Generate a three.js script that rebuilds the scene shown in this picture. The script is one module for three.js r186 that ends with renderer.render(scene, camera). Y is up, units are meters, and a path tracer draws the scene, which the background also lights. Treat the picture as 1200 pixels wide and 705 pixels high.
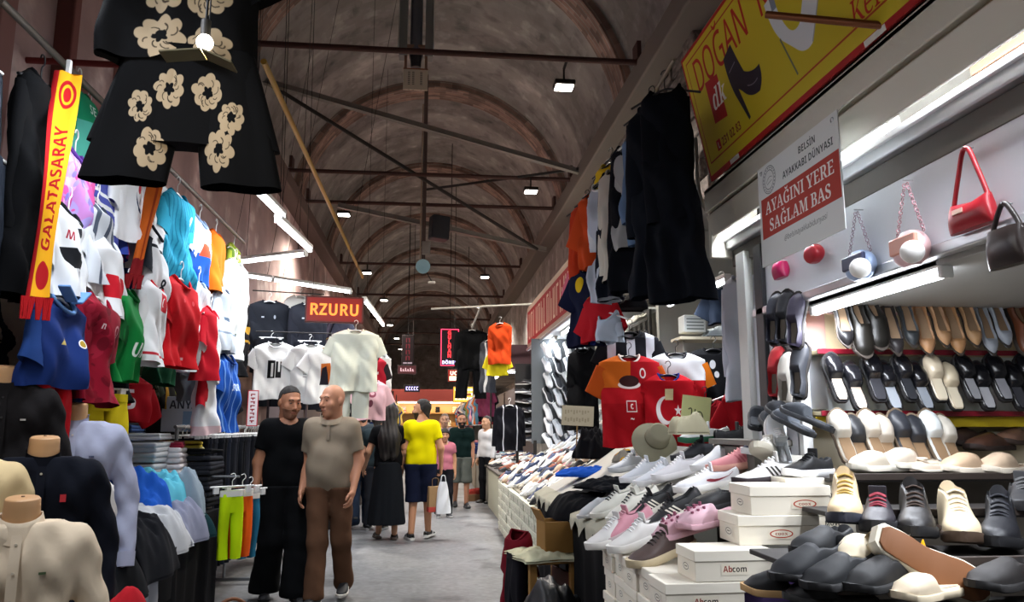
import * as THREE from 'three';
import { RoundedBoxGeometry } from 'three/addons/geometries/RoundedBoxGeometry.js';
import { mergeGeometries, toCreasedNormals } from 'three/addons/utils/BufferGeometryUtils.js';
import { RectAreaLightUniformsLib } from 'three/addons/lights/RectAreaLightUniformsLib.js';

// ---------- camera, lights, exposure ----------
RectAreaLightUniformsLib.init();
const scene = new THREE.Scene();
scene.background = new THREE.Color(0x000000);
const FOCAL = 900, CX = 600, CY = 352.5;
const camera = new THREE.PerspectiveCamera(2 * Math.atan(352.5 / FOCAL) * 180 / Math.PI, 1200 / 705, 0.05, 120);
camera.position.set(0, 1.5, 0);
camera.rotation.order = 'YXZ';
const pitch = Math.atan(147.5 / FOCAL), yaw = Math.atan(97 / FOCAL * Math.cos(pitch));
camera.rotation.set(pitch, -yaw, 0);
camera.updateMatrixWorld();
scene.add(camera);
const renderer = new THREE.WebGLRenderer({ antialias: true });
renderer.toneMapping = THREE.LinearToneMapping;
renderer.toneMappingExposure = 2.15;
renderer.shadowMap.enabled = true;
const TUBE = 66, TUBE_GLOW = 9;          // radiance of the fluorescent tubes' light and of their visible face
const FLOOD = 34;                        // candela of the ceiling floodlights
const COOL = 0xf1f6ff, NEUTRAL = 0xfff6ea, WARM = 0xffd9a0;

// ---------- pixel -> place ----------
function ray(px, py) { return new THREE.Vector3((px - CX) / FOCAL, -(py - CY) / FOCAL, -1).applyQuaternion(camera.quaternion); }
function atZ(px, py, Z) { const d = ray(px, py); return d.multiplyScalar(-Z / d.z).add(camera.position); }   // Z metres down the aisle
function atX(px, py, X) { const d = ray(px, py); return d.multiplyScalar(X / d.x).add(camera.position); }    // on a plane along the aisle
function atY(px, py, Y) { const d = ray(px, py); return d.multiplyScalar((Y - 1.5) / d.y).add(camera.position); } // on a level

// ---------- helpers ----------
let seedState = 12345;
function srand(s) { seedState = s >>> 0; }
function rnd() { seedState = (seedState + 0x6D2B79F5) >>> 0; let t = seedState; t = Math.imul(t ^ (t >>> 15), t | 1); t ^= t + Math.imul(t ^ (t >>> 7), t | 61); return ((t ^ (t >>> 14)) >>> 0) / 4294967296; }
const rr = (a, b) => a + (b - a) * rnd();
const pick = a => a[Math.floor(rnd() * a.length)];
const lerp = (a, b, t) => a + (b - a) * t;
const clamp = (x, a, b) => Math.min(b, Math.max(a, x));
const sm = (a, b, x) => { const t = clamp((x - a) / (b - a), 0, 1); return t * t * (3 - 2 * t); };
function curve(keys, t) {   // keys [[t,v],...] smooth
  for (let i = 0; i < keys.length - 1; i++) if (t <= keys[i + 1][0]) { const [a, va] = keys[i], [b, vb] = keys[i + 1]; let k = clamp((t - a) / (b - a), 0, 1); return lerp(va, vb, k * k * (3 - 2 * k) * .5 + k * .5); }
  return keys[keys.length - 1][1];
}
const taken = new Map();
function numbered(n) { const k = taken.get(n) || 0; taken.set(n, k + 1); return k ? n + '_' + String(k).padStart(3, '0') : n; }
const V = (x, y, z) => new THREE.Vector3(x, y, z);
function mesh(name, geo, mat, parent) { const m = new THREE.Mesh(geo, mat); m.name = parent ? name : numbered(name); m.castShadow = m.receiveShadow = true; (parent || scene).add(m); return m; }
function thing(name, label, category, pos = [0, 0, 0], rotY = 0, group) {
  const g = new THREE.Group(); g.name = numbered(name); g.userData = { label, category }; if (group) g.userData.group = group;
  if (pos.isVector3) g.position.copy(pos); else g.position.set(...pos);
  g.rotation.order = 'YXZ'; g.rotation.y = rotY; scene.add(g); return g;
}
function tag(o, label, category, group) { o.userData.label = label; o.userData.category = category; if (group) o.userData.group = group; return o; }
function struct(name, geo, mat, parent) { const m = mesh(name, geo, mat, parent); if (!parent) m.userData.kind = 'structure'; return m; }
function dup(root, pos, rot, label, group) {
  const r = root.clone(); r.name = numbered(root.name.replace(/_\d\d\d$/, '')); r.userData = { ...root.userData }; scene.add(r);
  if (pos) { if (pos.isVector3) r.position.copy(pos); else r.position.set(...pos); }
  if (rot !== undefined) { if (Array.isArray(rot)) r.rotation.set(...rot); else r.rotation.y = rot; }
  if (label) r.userData.label = label; if (group) r.userData.group = group; return r;
}
function fix(g) {
  for (const k of Object.keys(g.attributes)) if (!['position', 'normal', 'uv'].includes(k)) g.deleteAttribute(k);
  if (!g.attributes.normal) g.computeVertexNormals();
  const n = g.attributes.position.count;
  if (!g.attributes.uv) g.setAttribute('uv', new THREE.BufferAttribute(new Float32Array(n * 2), 2));
  if (!g.index) { const ix = new Uint32Array(n); for (let i = 0; i < n; i++) ix[i] = i; g.setIndex(new THREE.BufferAttribute(ix, 1)); }
  g.morphAttributes = {}; return g;
}
function merge(list) { return mergeGeometries(list.filter(Boolean).map(fix), false); }
function box(w, h, d, x = 0, y = 0, z = 0, r = 0.004) {
  const m = Math.min(w, h, d); const g = r > 0 && m > 0.004 ? new RoundedBoxGeometry(w, h, d, 1, Math.min(r, m * .45)) : new THREE.BoxGeometry(w, h, d);
  g.translate(x, y, z); return g;
}
function rod(a, b, r, r2 = r, seg = 8) {
  const A = Array.isArray(a) ? V(...a) : a, B = Array.isArray(b) ? V(...b) : b; const d = B.clone().sub(A), L = d.length();
  const g = new THREE.CylinderGeometry(r2, r, L, seg); g.applyQuaternion(new THREE.Quaternion().setFromUnitVectors(V(0, 1, 0), d.normalize()));
  const c = A.clone().add(B).multiplyScalar(.5); g.translate(c.x, c.y, c.z); return g;
}
function bar(a, b, w, h) {   // rectangular bar
  const A = Array.isArray(a) ? V(...a) : a, B = Array.isArray(b) ? V(...b) : b; const d = B.clone().sub(A), L = d.length();
  const g = box(w, h, L, 0, 0, 0, .003); const q = new THREE.Quaternion().setFromRotationMatrix(new THREE.Matrix4().lookAt(B, A, V(0, 1, 0)));
  g.applyQuaternion(q); const c = A.clone().add(B).multiplyScalar(.5); g.translate(c.x, c.y, c.z); return g;
}
function pipe(pts, r, seg = 24, rad = 6, closed = false) { return new THREE.TubeGeometry(new THREE.CatmullRomCurve3(pts.map(p => Array.isArray(p) ? V(...p) : p), closed), seg, r, rad, closed); }
function loft(rings, { closed = true, cap0 = false, cap1 = false } = {}) {
  const n = rings[0].length, c = closed ? n + 1 : n, pos = [], uv = [], ix = [];
  rings.forEach((R, i) => { for (let j = 0; j < c; j++) { const p = R[j % n]; pos.push(p[0], p[1], p[2]); uv.push(p[3] !== undefined ? p[3] : j / (c - 1), p[4] !== undefined ? p[4] : 1 - i / (rings.length - 1)); } });
  for (let i = 0; i < rings.length - 1; i++) for (let j = 0; j < c - 1; j++) { const a = i * c + j, b = a + 1, d = a + c, e = d + 1; ix.push(a, d, b, b, d, e); }
  const cap = (i, flip) => { const R = rings[i], k = pos.length / 3; let x = 0, y = 0, z = 0; for (const p of R) { x += p[0]; y += p[1]; z += p[2]; } pos.push(x / n, y / n, z / n); uv.push(.5, .5); for (let j = 0; j < n; j++) { const p = R[j]; pos.push(p[0], p[1], p[2]); uv.push(.5, .5); } for (let j = 0; j < n; j++) { const a = k + 1 + j, b = k + 1 + (j + 1) % n; flip ? ix.push(k, b, a) : ix.push(k, a, b); } };
  if (cap0) cap(0, false); if (cap1) cap(rings.length - 1, true);
  const g = new THREE.BufferGeometry(); g.setAttribute('position', new THREE.Float32BufferAttribute(pos, 3)); g.setAttribute('uv', new THREE.Float32BufferAttribute(uv, 2)); g.setIndex(ix);
  g.computeVertexNormals();
  if (closed) { const N = g.attributes.normal; for (let i = 0; i < rings.length; i++) { const a = i * c, b = a + n; const x = N.getX(a) + N.getX(b), y = N.getY(a) + N.getY(b), z = N.getZ(a) + N.getZ(b), l = Math.hypot(x, y, z) || 1; N.setXYZ(a, x / l, y / l, z / l); N.setXYZ(b, x / l, y / l, z / l); } }
  return g;
}
function lathe(pts, seg = 20) { return new THREE.LatheGeometry(pts.map(p => new THREE.Vector2(p[0], p[1])), seg); }

// ---------- noise + textures ----------
function hash(x, y) { let h = Math.imul(x, 374761393) + Math.imul(y, 668265263) | 0; h = Math.imul(h ^ (h >>> 13), 1274126177); return ((h ^ (h >>> 16)) >>> 0) / 4294967296; }
function vnoise(x, y, per) { const xi = Math.floor(x), yi = Math.floor(y), fx = x - xi, fy = y - yi, u = fx * fx * (3 - 2 * fx), v = fy * fy * (3 - 2 * fy); const w = a => ((a % per) + per) % per; const A = hash(w(xi), w(yi)), B = hash(w(xi + 1), w(yi)), C = hash(w(xi), w(yi + 1)), D = hash(w(xi + 1), w(yi + 1)); return lerp(lerp(A, B, u), lerp(C, D, u), v); }
function fbm(x, y, per, oct) { let s = 0, a = .5, n = 0; for (let o = 0; o < oct; o++) { s += a * vnoise(x * per, y * per, per); n += a; a *= .5; per *= 2; } return s / n; }
function dataTex(N, fn, srgb = true) {   // fn(u,v)->[r,g,b] 0..255
  const d = new Uint8Array(N * N * 4); for (let y = 0; y < N; y++) for (let x = 0; x < N; x++) { const c = fn(x / N, y / N), i = (y * N + x) * 4; d[i] = clamp(c[0], 0, 255); d[i + 1] = clamp(c[1], 0, 255); d[i + 2] = clamp(c[2], 0, 255); d[i + 3] = 255; }
  const t = new THREE.DataTexture(d, N, N); t.wrapS = t.wrapT = THREE.RepeatWrapping; t.magFilter = THREE.LinearFilter; t.minFilter = THREE.LinearMipmapLinearFilter; t.generateMipmaps = true; if (srgb) t.colorSpace = THREE.SRGBColorSpace; t.needsUpdate = true; return t;
}
function canvasTex(w, h, fn) { const c = document.createElement('canvas'); c.width = w; c.height = h; const g = c.getContext('2d'); fn(g, w, h); const t = new THREE.CanvasTexture(c); t.colorSpace = THREE.SRGBColorSpace; return t; }
const matCache = new Map();
function M(color, roughness = .8, o = {}) { const k = color + '|' + roughness + '|' + JSON.stringify(o); if (!matCache.has(k)) matCache.set(k, new THREE.MeshStandardMaterial({ color, roughness, side: THREE.DoubleSide, ...o })); return matCache.get(k); }
const weaveTex = dataTex(128, (u, v) => { const a = 128 + 60 * Math.sin(u * 402) * Math.sin(v * 402) + 60 * (fbm(u, v, 16, 3) - .5); return [a, a, a]; }, false);
weaveTex.repeat.set(6, 6);
function cloth(color, o = {}) { const k = 'cloth' + color + JSON.stringify(o); if (!matCache.has(k)) matCache.set(k, new THREE.MeshPhysicalMaterial({ color, roughness: .95, specularIntensity: .25, side: THREE.DoubleSide, bumpMap: weaveTex, bumpScale: .0008, ...o })); return matCache.get(k); }
function printed(tex, rough = .9) { return new THREE.MeshPhysicalMaterial({ map: tex, roughness: rough, specularIntensity: .3, side: THREE.DoubleSide }); }
function glow(color, i) { return new THREE.MeshStandardMaterial({ color: 0x000000, emissive: color, emissiveIntensity: i, roughness: .6 }); }
const STEEL = M(0x8d9094, .38, { metalness: .8 }), DARKMETAL = M(0x2a2624, .6, { metalness: .4 }), WHITEPL = M(0xe8e8e4, .45), RUST = M(0x5a2a22, .7);

// ---------- surface nets ----------
function nets(fn, mn, mx, c) {
  const nx = Math.ceil((mx[0] - mn[0]) / c) + 1, ny = Math.ceil((mx[1] - mn[1]) / c) + 1, nz = Math.ceil((mx[2] - mn[2]) / c) + 1;
  const F = new Float32Array(nx * ny * nz); let q = 0;
  for (let k = 0; k < nz; k++) for (let j = 0; j < ny; j++) for (let i = 0; i < nx; i++) F[q++] = fn(mn[0] + i * c, mn[1] + j * c, mn[2] + k * c);
  const id = new Int32Array(nx * ny * nz).fill(-1), pos = [], ix = [], sx = 1, sy = nx, sz = nx * ny;
  const off = [0, sx, sy, sx + sy, sz, sx + sz, sy + sz, sx + sy + sz], E = [[0, 1], [2, 3], [4, 5], [6, 7], [0, 2], [1, 3], [4, 6], [5, 7], [0, 4], [1, 5], [2, 6], [3, 7]];
  for (let k = 0; k < nz - 1; k++) for (let j = 0; j < ny - 1; j++) for (let i = 0; i < nx - 1; i++) {
    const b = i + j * sy + k * sz; let m = 0; for (let t = 0; t < 8; t++) if (F[b + off[t]] < 0) m |= 1 << t; if (m === 0 || m === 255) continue;
    let x = 0, y = 0, z = 0, n = 0;
    for (const [a, e] of E) { const fa = F[b + off[a]], fe = F[b + off[e]]; if ((fa < 0) === (fe < 0)) continue; const t = fa / (fa - fe); x += (a & 1) + t * ((e & 1) - (a & 1)); y += (a >> 1 & 1) + t * ((e >> 1 & 1) - (a >> 1 & 1)); z += (a >> 2) + t * ((e >> 2) - (a >> 2)); n++; }
    id[b] = pos.length / 3; pos.push(mn[0] + (i + x / n) * c, mn[1] + (j + y / n) * c, mn[2] + (k + z / n) * c);
  }
  const quad = (a, b, d, e, f) => { if (a < 0 || b < 0 || d < 0 || e < 0) return; f ? ix.push(a, b, d, a, d, e) : ix.push(a, d, b, a, e, d); };
  for (let k = 1; k < nz - 1; k++) for (let j = 1; j < ny - 1; j++) for (let i = 1; i < nx - 1; i++) {
    const b = i + j * sy + k * sz, f0 = F[b] < 0;
    if (f0 !== (F[b + sx] < 0)) quad(id[b - sy - sz], id[b - sz], id[b], id[b - sy], f0);
    if (f0 !== (F[b + sy] < 0)) quad(id[b - sx - sz], id[b - sx], id[b], id[b - sz], f0);
    if (f0 !== (F[b + sz] < 0)) quad(id[b - sx - sy], id[b - sy], id[b], id[b - sx], f0);
  }
  let vol = 0; for (let t = 0; t < ix.length; t += 3) { const a = ix[t] * 3, b = ix[t + 1] * 3, d = ix[t + 2] * 3; vol += pos[a] * (pos[b + 1] * pos[d + 2] - pos[b + 2] * pos[d + 1]) - pos[a + 1] * (pos[b] * pos[d + 2] - pos[b + 2] * pos[d]) + pos[a + 2] * (pos[b] * pos[d + 1] - pos[b + 1] * pos[d]); }
  if (vol < 0) for (let t = 0; t < ix.length; t += 3) { const a = ix[t]; ix[t] = ix[t + 1]; ix[t + 1] = a; }
  const g = new THREE.BufferGeometry(); g.setAttribute('position', new THREE.Float32BufferAttribute(pos, 3)); g.setIndex(ix); g.computeVertexNormals(); return fix(g);
}
const smin = (a, b, k) => { const h = Math.max(k - Math.abs(a - b), 0) / k; return Math.min(a, b) - h * h * k * .25; };
function cap(x, y, z, c) { const bx = c[3] - c[0], by = c[4] - c[1], bz = c[5] - c[2], px = x - c[0], py = y - c[1], pz = z - c[2]; const l2 = bx * bx + by * by + bz * bz || 1e-9; let h = (px * bx + py * by + pz * bz) / l2; h = h < 0 ? 0 : h > 1 ? 1 : h; const dx = px - h * bx, dy = py - h * by, dz = pz - h * bz; return Math.sqrt(dx * dx + dy * dy + dz * dz) - (c[6] + h * (c[7] - c[6])); }
function blob(x, y, z, caps, k) { let d = 1e3; for (const c of caps) d = smin(d, cap(x, y, z, c), k); return d; }
const ell = (x, y, z, cx, cy, cz, rx, ry, rz) => (Math.hypot((x - cx) / rx, (y - cy) / ry, (z - cz) / rz) - 1) * Math.min(rx, ry, rz);

const vaultY = x => 5.4 + Math.sqrt(Math.max(0, 2.6 * 2.6 - x * x));   // underside of the vault
// ---------- a fluorescent batten: housing, tube, caps and its light ----------
function tubeLight(a, b, label, group, o = {}) {
  const A = a.clone(), B = b.clone(), d = B.clone().sub(A), L = d.length(), c = A.clone().add(B).multiplyScalar(.5);
  const t = thing('tube_light', label, 'light', c, 0, group);
  t.quaternion.setFromRotationMatrix(new THREE.Matrix4().makeBasis(d.clone().normalize(), V(0, 1, 0).addScaledVector(d.clone().normalize(), -d.clone().normalize().y).normalize(), d.clone().normalize().cross(V(0, 1, 0)).normalize()));
  mesh('housing', box(L + .03, .035, .06, 0, .035, 0, .008), WHITEPL, t);
  mesh('tube', rod([-L / 2, 0, 0], [L / 2, 0, 0], .019, .019, 12), glow(o.color || COOL, o.glow || TUBE_GLOW), t);
  for (const s of [-1, 1]) mesh('end_cap', box(.03, .05, .05, s * (L / 2 + .012), .005, 0, .008), WHITEPL, t);
  if (o.hang) for (const s of [-1, 1]) mesh('hanger_wire', rod([s * L * .4, .05, 0], [s * L * .4, vaultY(c.x) - c.y, 0], .003, .003, 5), DARKMETAL, t);
  const l = new THREE.RectAreaLight(o.color || COOL, o.power || TUBE, L, .05); l.name = 'tube_glow'; l.position.set(0, -.026, 0); l.rotation.x = -Math.PI / 2; if (o.tilt) l.rotation.x += o.tilt; l.castShadow = true; t.add(l);
  return t;
}

// ================= THE HALL =================
const concrete = dataTex(512, (u, v) => { const a = fbm(u, v, 4, 6), b = fbm(u + .37, v + .11, 9, 5), s = fbm(u, v, 90, 2); let k = 108 + 46 * (a - .5) + 26 * (s - .5); if (b > .62) k -= (b - .62) * 190; const w = fbm(u * 1 + .2, v, 5, 3); return [k * .985, k, k * 1.005 + 3 * w]; });
concrete.repeat.set(.28, .28);
const concreteBump = dataTex(256, (u, v) => { const a = 255 * fbm(u, v, 24, 4); return [a, a, a]; }, false); concreteBump.repeat.set(1, 1);
const plasterTex = dataTex(512, (u, v) => { const a = fbm(u, v, 5, 6), b = fbm(u + .5, v + .3, 11, 5), row = Math.floor(v * 14), off = (row % 2) * .5, cell = hash(Math.floor(u * 9 + off) % 9, row); let k = 150 + 84 * (a - .5) + 16 * (cell - .5); let r = k, g = k * .965, bl = k * .935; if (b > .6) { const m = (b - .6) * 2.2; r -= 60 * m; g -= 58 * m; bl -= 54 * m; } if (b < .36) { const m = (.36 - b) * 2.4; r += 60 * m; g += 62 * m; bl += 60 * m; } return [r, g, bl]; });
plasterTex.repeat.set(.33, .33);
const plasterBump = dataTex(256, (u, v) => { const a = 255 * (fbm(u, v, 10, 5) * .8 + .2 * hash(Math.floor(u * 9), Math.floor(v * 14))); return [a, a, a]; }, false); plasterBump.repeat.set(.5, .5);
const roseTex = dataTex(512, (u, v) => { const a = fbm(u, v, 4, 6), b = fbm(u + .2, v + .7, 8, 5); const k = 178 + 90 * (a - .5); let r = k * 1.08, g = k * .92, bl = k * .89; if (b > .55) { const m = clamp((b - .55) * 5, 0, 1); r = lerp(r, k * 1.3, m); g = lerp(g, k * 1.2, m); bl = lerp(bl, k * 1.16, m); } return [r, g, bl]; });
roseTex.repeat.set(.4, .4);
const ribTex = dataTex(256, (u, v) => { const row = Math.floor(v * 24), c = hash(Math.floor(u * 10 + (row % 2) * .5) % 10, row), a = fbm(u, v, 8, 5), m = (v * 24) % 1 < .14 ? 1 : 0; const k = 134 + 46 * (c - .5) + 70 * (a - .5); return m ? [k * 1.1, k * 1.06, k] : [k * 1.06, k * .86, k * .77]; });
ribTex.repeat.set(.45, .45);
const MAT = {
  floor: new THREE.MeshStandardMaterial({ map: concrete, roughness: .55, bumpMap: concreteBump, bumpScale: .002 }),
  vault: new THREE.MeshStandardMaterial({ map: plasterTex, roughness: .95, bumpMap: plasterBump, bumpScale: .02, side: THREE.DoubleSide }),
  rib: new THREE.MeshStandardMaterial({ map: ribTex, roughness: .95, bumpMap: plasterBump, bumpScale: .02, side: THREE.DoubleSide }),
  rose: new THREE.MeshStandardMaterial({ map: roseTex, roughness: .9, bumpMap: plasterBump, bumpScale: .012 }),
  roseTrim: M(0x9a6f68, .8),
};
function uvBox(w, h, d, x, y, z) {   // box with uv in metres
  const g = new THREE.BoxGeometry(w, h, d), p = g.attributes.position, n = g.attributes.normal, uv = g.attributes.uv; g.translate(x, y, z);
  for (let i = 0; i < p.count; i++) { const X = p.getX(i), Y = p.getY(i), Z = p.getZ(i); if (Math.abs(n.getX(i)) > .5) uv.setXY(i, Z, Y); else if (Math.abs(n.getY(i)) > .5) uv.setXY(i, X, Z); else uv.setXY(i, X, Y); } return g;
}
const Z0 = -4, Z1 = 46, ZL = Z1 - Z0, ZC = -(Z0 + Z1) / 2;
const RV = 2.6, SPR = 5.4;
struct('floor', uvBox(9, .2, ZL, 0, -.1, ZC), MAT.floor);
function archGeo(r0, r1, za, zb, segs = 44) {
  const rings = []; for (let i = 0; i <= segs; i++) { const a = Math.PI * i / segs, c = Math.cos(a), s = Math.sin(a), u = a * r0; rings.push([[r0 * c, SPR + r0 * s, -za, u, za], [r0 * c, SPR + r0 * s, -zb, u, zb], [r1 * c, SPR + r1 * s, -zb, u, zb + r1 - r0], [r1 * c, SPR + r1 * s, -za, u, za - (r1 - r0)]]); }
  return toCreasedNormals(loft(rings, { cap0: true, cap1: true }), .6);
}
struct('ceiling', archGeo(RV, RV + .3, Z0, Z1), MAT.vault);
const ribs = [-.2, 4.6, 9.4, 14.1, 18.7, 23.3, 27.9, 32.5, 37.1, 41.7];
ribs.forEach((z, i) => struct('trim_' + (i + 1), archGeo(RV - .13, RV + .01, z - .28, z + .28, 36), MAT.rib));
// side walls: an upper wall carrying the vault, shop bays below that run deeper
const wl = struct('wall_left', merge([uvBox(1.4, 2.9, ZL, -2.6 - .7, 4.25, ZC), uvBox(.3, 2.9, ZL, -4.15, 1.4, ZC)]), MAT.rose);
const wr = struct('wall_right', merge([uvBox(1.4, 2.0, ZL, 2.6 + .7, 4.6, ZC), uvBox(.3, 3.7, ZL, 4.15, 1.8, ZC)]), MAT.vault);
struct('wall_back', uvBox(9, 8.4, .3, 0, 4.2, -Z0 + .15), MAT.vault);
struct('wall_front', uvBox(9, 8.4, .3, 0, 4.2, -Z1 - .15), MAT.vault);
// cornice beams at the springing
struct('trim_11', box(.34, .3, 42, 2.46, 5.5, -23.5, .03), M(0x6a625a, .85));
struct('trim_12', box(.3, .26, 42, -2.48, 5.5, -23.5, .03), M(0x6a5850, .85));
// squared stones of the right wall above the shops
srand(77);
const stoneTex = [0, 1, 2].map(k => dataTex(64, (u, v) => { const a = fbm(u + k * .3, v, 6, 4); const b = 132 + 90 * (a - .5) - k * 14; return [b, b * .93, b * .88]; }));
const stoneMat = stoneTex.map(t => new THREE.MeshStandardMaterial({ map: t, roughness: .95, bumpMap: plasterBump, bumpScale: .01 }));
const stoneGeo = [.28, .36, .45].map(l => box(.1, .2, l - .025, 0, 0, 0, .018));
for (let c = 0; c < 9; c++) { let z = 6.6 + (c % 2) * .18; while (z < 12.2) { const k = Math.floor(rnd() * 3), l = [.28, .36, .45][k]; const s = mesh('stone', stoneGeo[k], stoneMat[Math.floor(rnd() * 3)], wr); s.position.set(2.585 + rr(-.025, .012), 3.72 + c * .225, -(z + l / 2)); s.rotation.set(rr(-.02, .02), rr(-.03, .03), 0); z += l; } }
// left wall: painted posts, red rod, blind arch
for (const z of [4.45, 5.25, 6.25]) mesh('post', box(.14, 2.4, z === 5.25 ? .1 : .17, -2.55, 4.1, -z, .015), z === 5.25 ? M(0x7c4a44, .8) : MAT.roseTrim, wl);
{ const pts = []; for (let i = 0; i <= 20; i++) { const a = Math.PI * i / 20; pts.push([-2.58, 3.2 + Math.sin(a) * .75, -5.8 + Math.cos(a) * .55]); } mesh('blind_arch', pipe(pts, .045, 40, 6), MAT.roseTrim, wl); }
// tie rods across the vault, with the floodlights that hang from them
const rodMat = M(0x4c322c, .75, { metalness: .3 });
const tieRows = [[8.05, 0], [12.3, 0], [14.05, 0], [19.5, 0], [24.2, 0], [29.6, 0], [34.2, 0], [39, 0]];
tieRows.forEach(([z, dy], i) => { const t = tag(mesh('tie_rod', merge([rod([-2.55, 5.62, -z], [2.55, 5.62, -z], .035, .035, 8), box(.05, .2, .2, -2.3, 5.74, -z), box(.05, .2, .2, 2.3, 5.74, -z)]), rodMat), 'dark iron tie rod spanning the brick vault from wall to wall', 'rod', 'tie rods of the vault'); });
function flood(p, on = true) {
  const t = thing('floodlight', 'small white floodlight hanging from a tie rod under the vault', 'light', p, 0, 'floodlights under the vault');
  mesh('body', box(.24, .06, .2, 0, .04, 0, .015), DARKMETAL, t); mesh('lens', box(.2, .016, .16, 0, .002, 0, .004), glow(NEUTRAL, 12), t);
  mesh('bracket', merge([rod([0, .06, 0], [0, .24, 0], .012), box(.16, .02, .03, 0, .08, 0)]), DARKMETAL, t);
  const zr = tieRows.reduce((a, q) => Math.abs(q[0] + p.z) < Math.abs(a + p.z) ? q[0] : a, 99); if (Math.abs(zr + p.z) > .02) mesh('arm', bar([0, .235, 0], [0, .245, -zr - p.z], .03, .02), DARKMETAL, t);
  const l = new THREE.SpotLight(NEUTRAL, FLOOD, 0, 1.2, .5, 2); l.position.set(0, -.03, 0); l.target.position.set(0, -3, 0); t.add(l, l.target); l.castShadow = true; l.shadow.radius = 5; return t;
}
const floodPx = [[661, 103, 9.2], [622, 225, 13.9], [403, 252, 13.9], [568, 325, 19.8], [430, 320, 19.8], [450, 352, 24.6], [560, 360, 24.6], [457, 381, 29.4], [549, 388, 29.4], [470, 400, 34.2], [538, 400, 34.2], [475, 412, 39], [532, 412, 39]];
for (const [x, y, z] of floodPx) flood(z > 33 ? V(x < 500 ? -1.5 : 1.5, 5.36, -z) : atY(x, y, 5.36));
// perforated steel angle and bracing bars
function perfBar(a, b, label) { const t = thing('steel_channel', label, 'bar', [0, 0, 0], 0); mesh('channel', bar(a, b, .05, .085), M(0x8f8c86, .6, { metalness: .35 }), t); mesh('flange', bar(a.clone().add(V(0, -.05, .03)), b.clone().add(V(0, -.05, .03)), .1, .012), M(0x77736c, .6, { metalness: .35 }), t); return t; }
perfBar(atZ(300, 92, 10.6), atZ(690, 204, 11.6), 'pale slotted steel channel slung slantwise under the vault, nearer of two');
perfBar(atZ(396, 240, 13.6), atZ(640, 292, 14.4), 'pale slotted steel channel slung behind the hanging loudspeaker');
const braceMat = M(0x33302e, .7, { metalness: .3 });
tag(mesh('brace_bar', bar(atZ(318, 100, 10.8), atZ(630, 292, 14.0), .035, .05), braceMat), 'long dark brace bar running slantwise below the vault', 'bar');
tag(mesh('brace_bar', bar(atZ(500, 222, 13.6), atZ(690, 196, 11.4), .03, .04), braceMat), 'short dark brace bar rising to the stone wall', 'bar');
tag(mesh('yellow_pole', rod(atX(309, 72, -1.15), atX(425, 325, -1.15), .022), M(0xa8842c, .5)), 'long yellow painted pole running along the aisle overhead', 'pole');
tag(mesh('red_rod', rod(atZ(22, 70, 4.9), atZ(178, 78, 4.9), .022), M(0x7a2420, .6)), 'dark red rod fixed to the rose plaster wall above the jerseys', 'rod');
// cable duct and hanging sign box in the middle of the vault
{
  const p = atZ(487, 95, 9.0), t = thing('hanging_duct', 'grey pipe and channels hanging from vault with a small paper notice', 'duct', p);
  const up = 8 - p.y;
  mesh('pipe', merge([rod([0, .3, 0], [0, up, 0], .075, .075, 16), rod([0, .3, 0], [0, .36, 0], .085, .085, 16)]), M(0x5c5f68, .5), t);
  mesh('sensor', rod([0, .16, .03], [0, .33, .03], .06, .075, 16), M(0x23262c, .4), t);
  for (const s of [-1, 1]) { mesh('channel', box(.1, up - .3, .16, s * .16, .3 + (up - .3) / 2, 0), M(0x80817e, .6), t); mesh('channel_edge', box(.016, up - .3, .02, s * .215, .3 + (up - .3) / 2, .085, .004), M(0xc9c8c2, .5), t); }
  mesh('bracket_box', merge([box(.03, .32, .14, -.125, .28, 0), box(.03, .32, .14, .125, .28, 0), box(.28, .04, .14, 0, .43, 0)]), M(0x8a6a58, .7), t);
  mesh('notice', box(.3, .28, .03, 0, .0, .05), printed(canvasTex(128, 128, (g) => { g.fillStyle = '#d3c6b2'; g.fillRect(0, 0, 128, 128); g.fillStyle = '#8f5a40'; g.fillRect(0, 0, 128, 8); g.fillStyle = '#77716a'; for (const x of [24, 46, 88]) for (let i = 0; i < 9; i++) g.fillRect(x, 22 + i * 9, 12, 5); })), t);
}
// loudspeaker post in the middle distance
{
  const p = atZ(497, 318, 13.6), t = thing('hanging_loudspeaker', 'dark loudspeaker with a round blue horn on a hanging post', 'speaker', p);
  const up = 8.0 - p.y;
  mesh('post', box(.07, up - .1, .06, -.02, .1 + (up - .1) / 2, 0), M(0x4c3d38, .6), t); mesh('conduit', rod([-.075, .1, .03], [-.075, up - .6, .03], .012), M(0x9a8a78, .6), t);
  const s = mesh('speaker', box(.34, .44, .26, .22, .84, 0, .03), M(0x22252c, .6), t); s.rotation.y = .3; s.rotation.z = -.06;
  mesh('junction_box', box(.15, .24, .08, .03, .42, .05, .01), M(0x86847f, .5), t);
  const h = mesh('horn', lathe([[.02, -.1], [.06, -.06], [.1, .0], [.13, .05], [.125, .06], [.0, .035]], 24), M(0x8fb7c4, .35), t); h.rotation.x = Math.PI / 2 + .15; h.position.set(-.02, .08, .06);
  mesh('lamp', box(.13, .04, .08, .14, -.2, .02, .01), M(0xcfcdc6, .5), t); mesh('lamp_arm', rod([.02, .02, 0], [.14, -.18, .02], .01), DARKMETAL, t);
}

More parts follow.
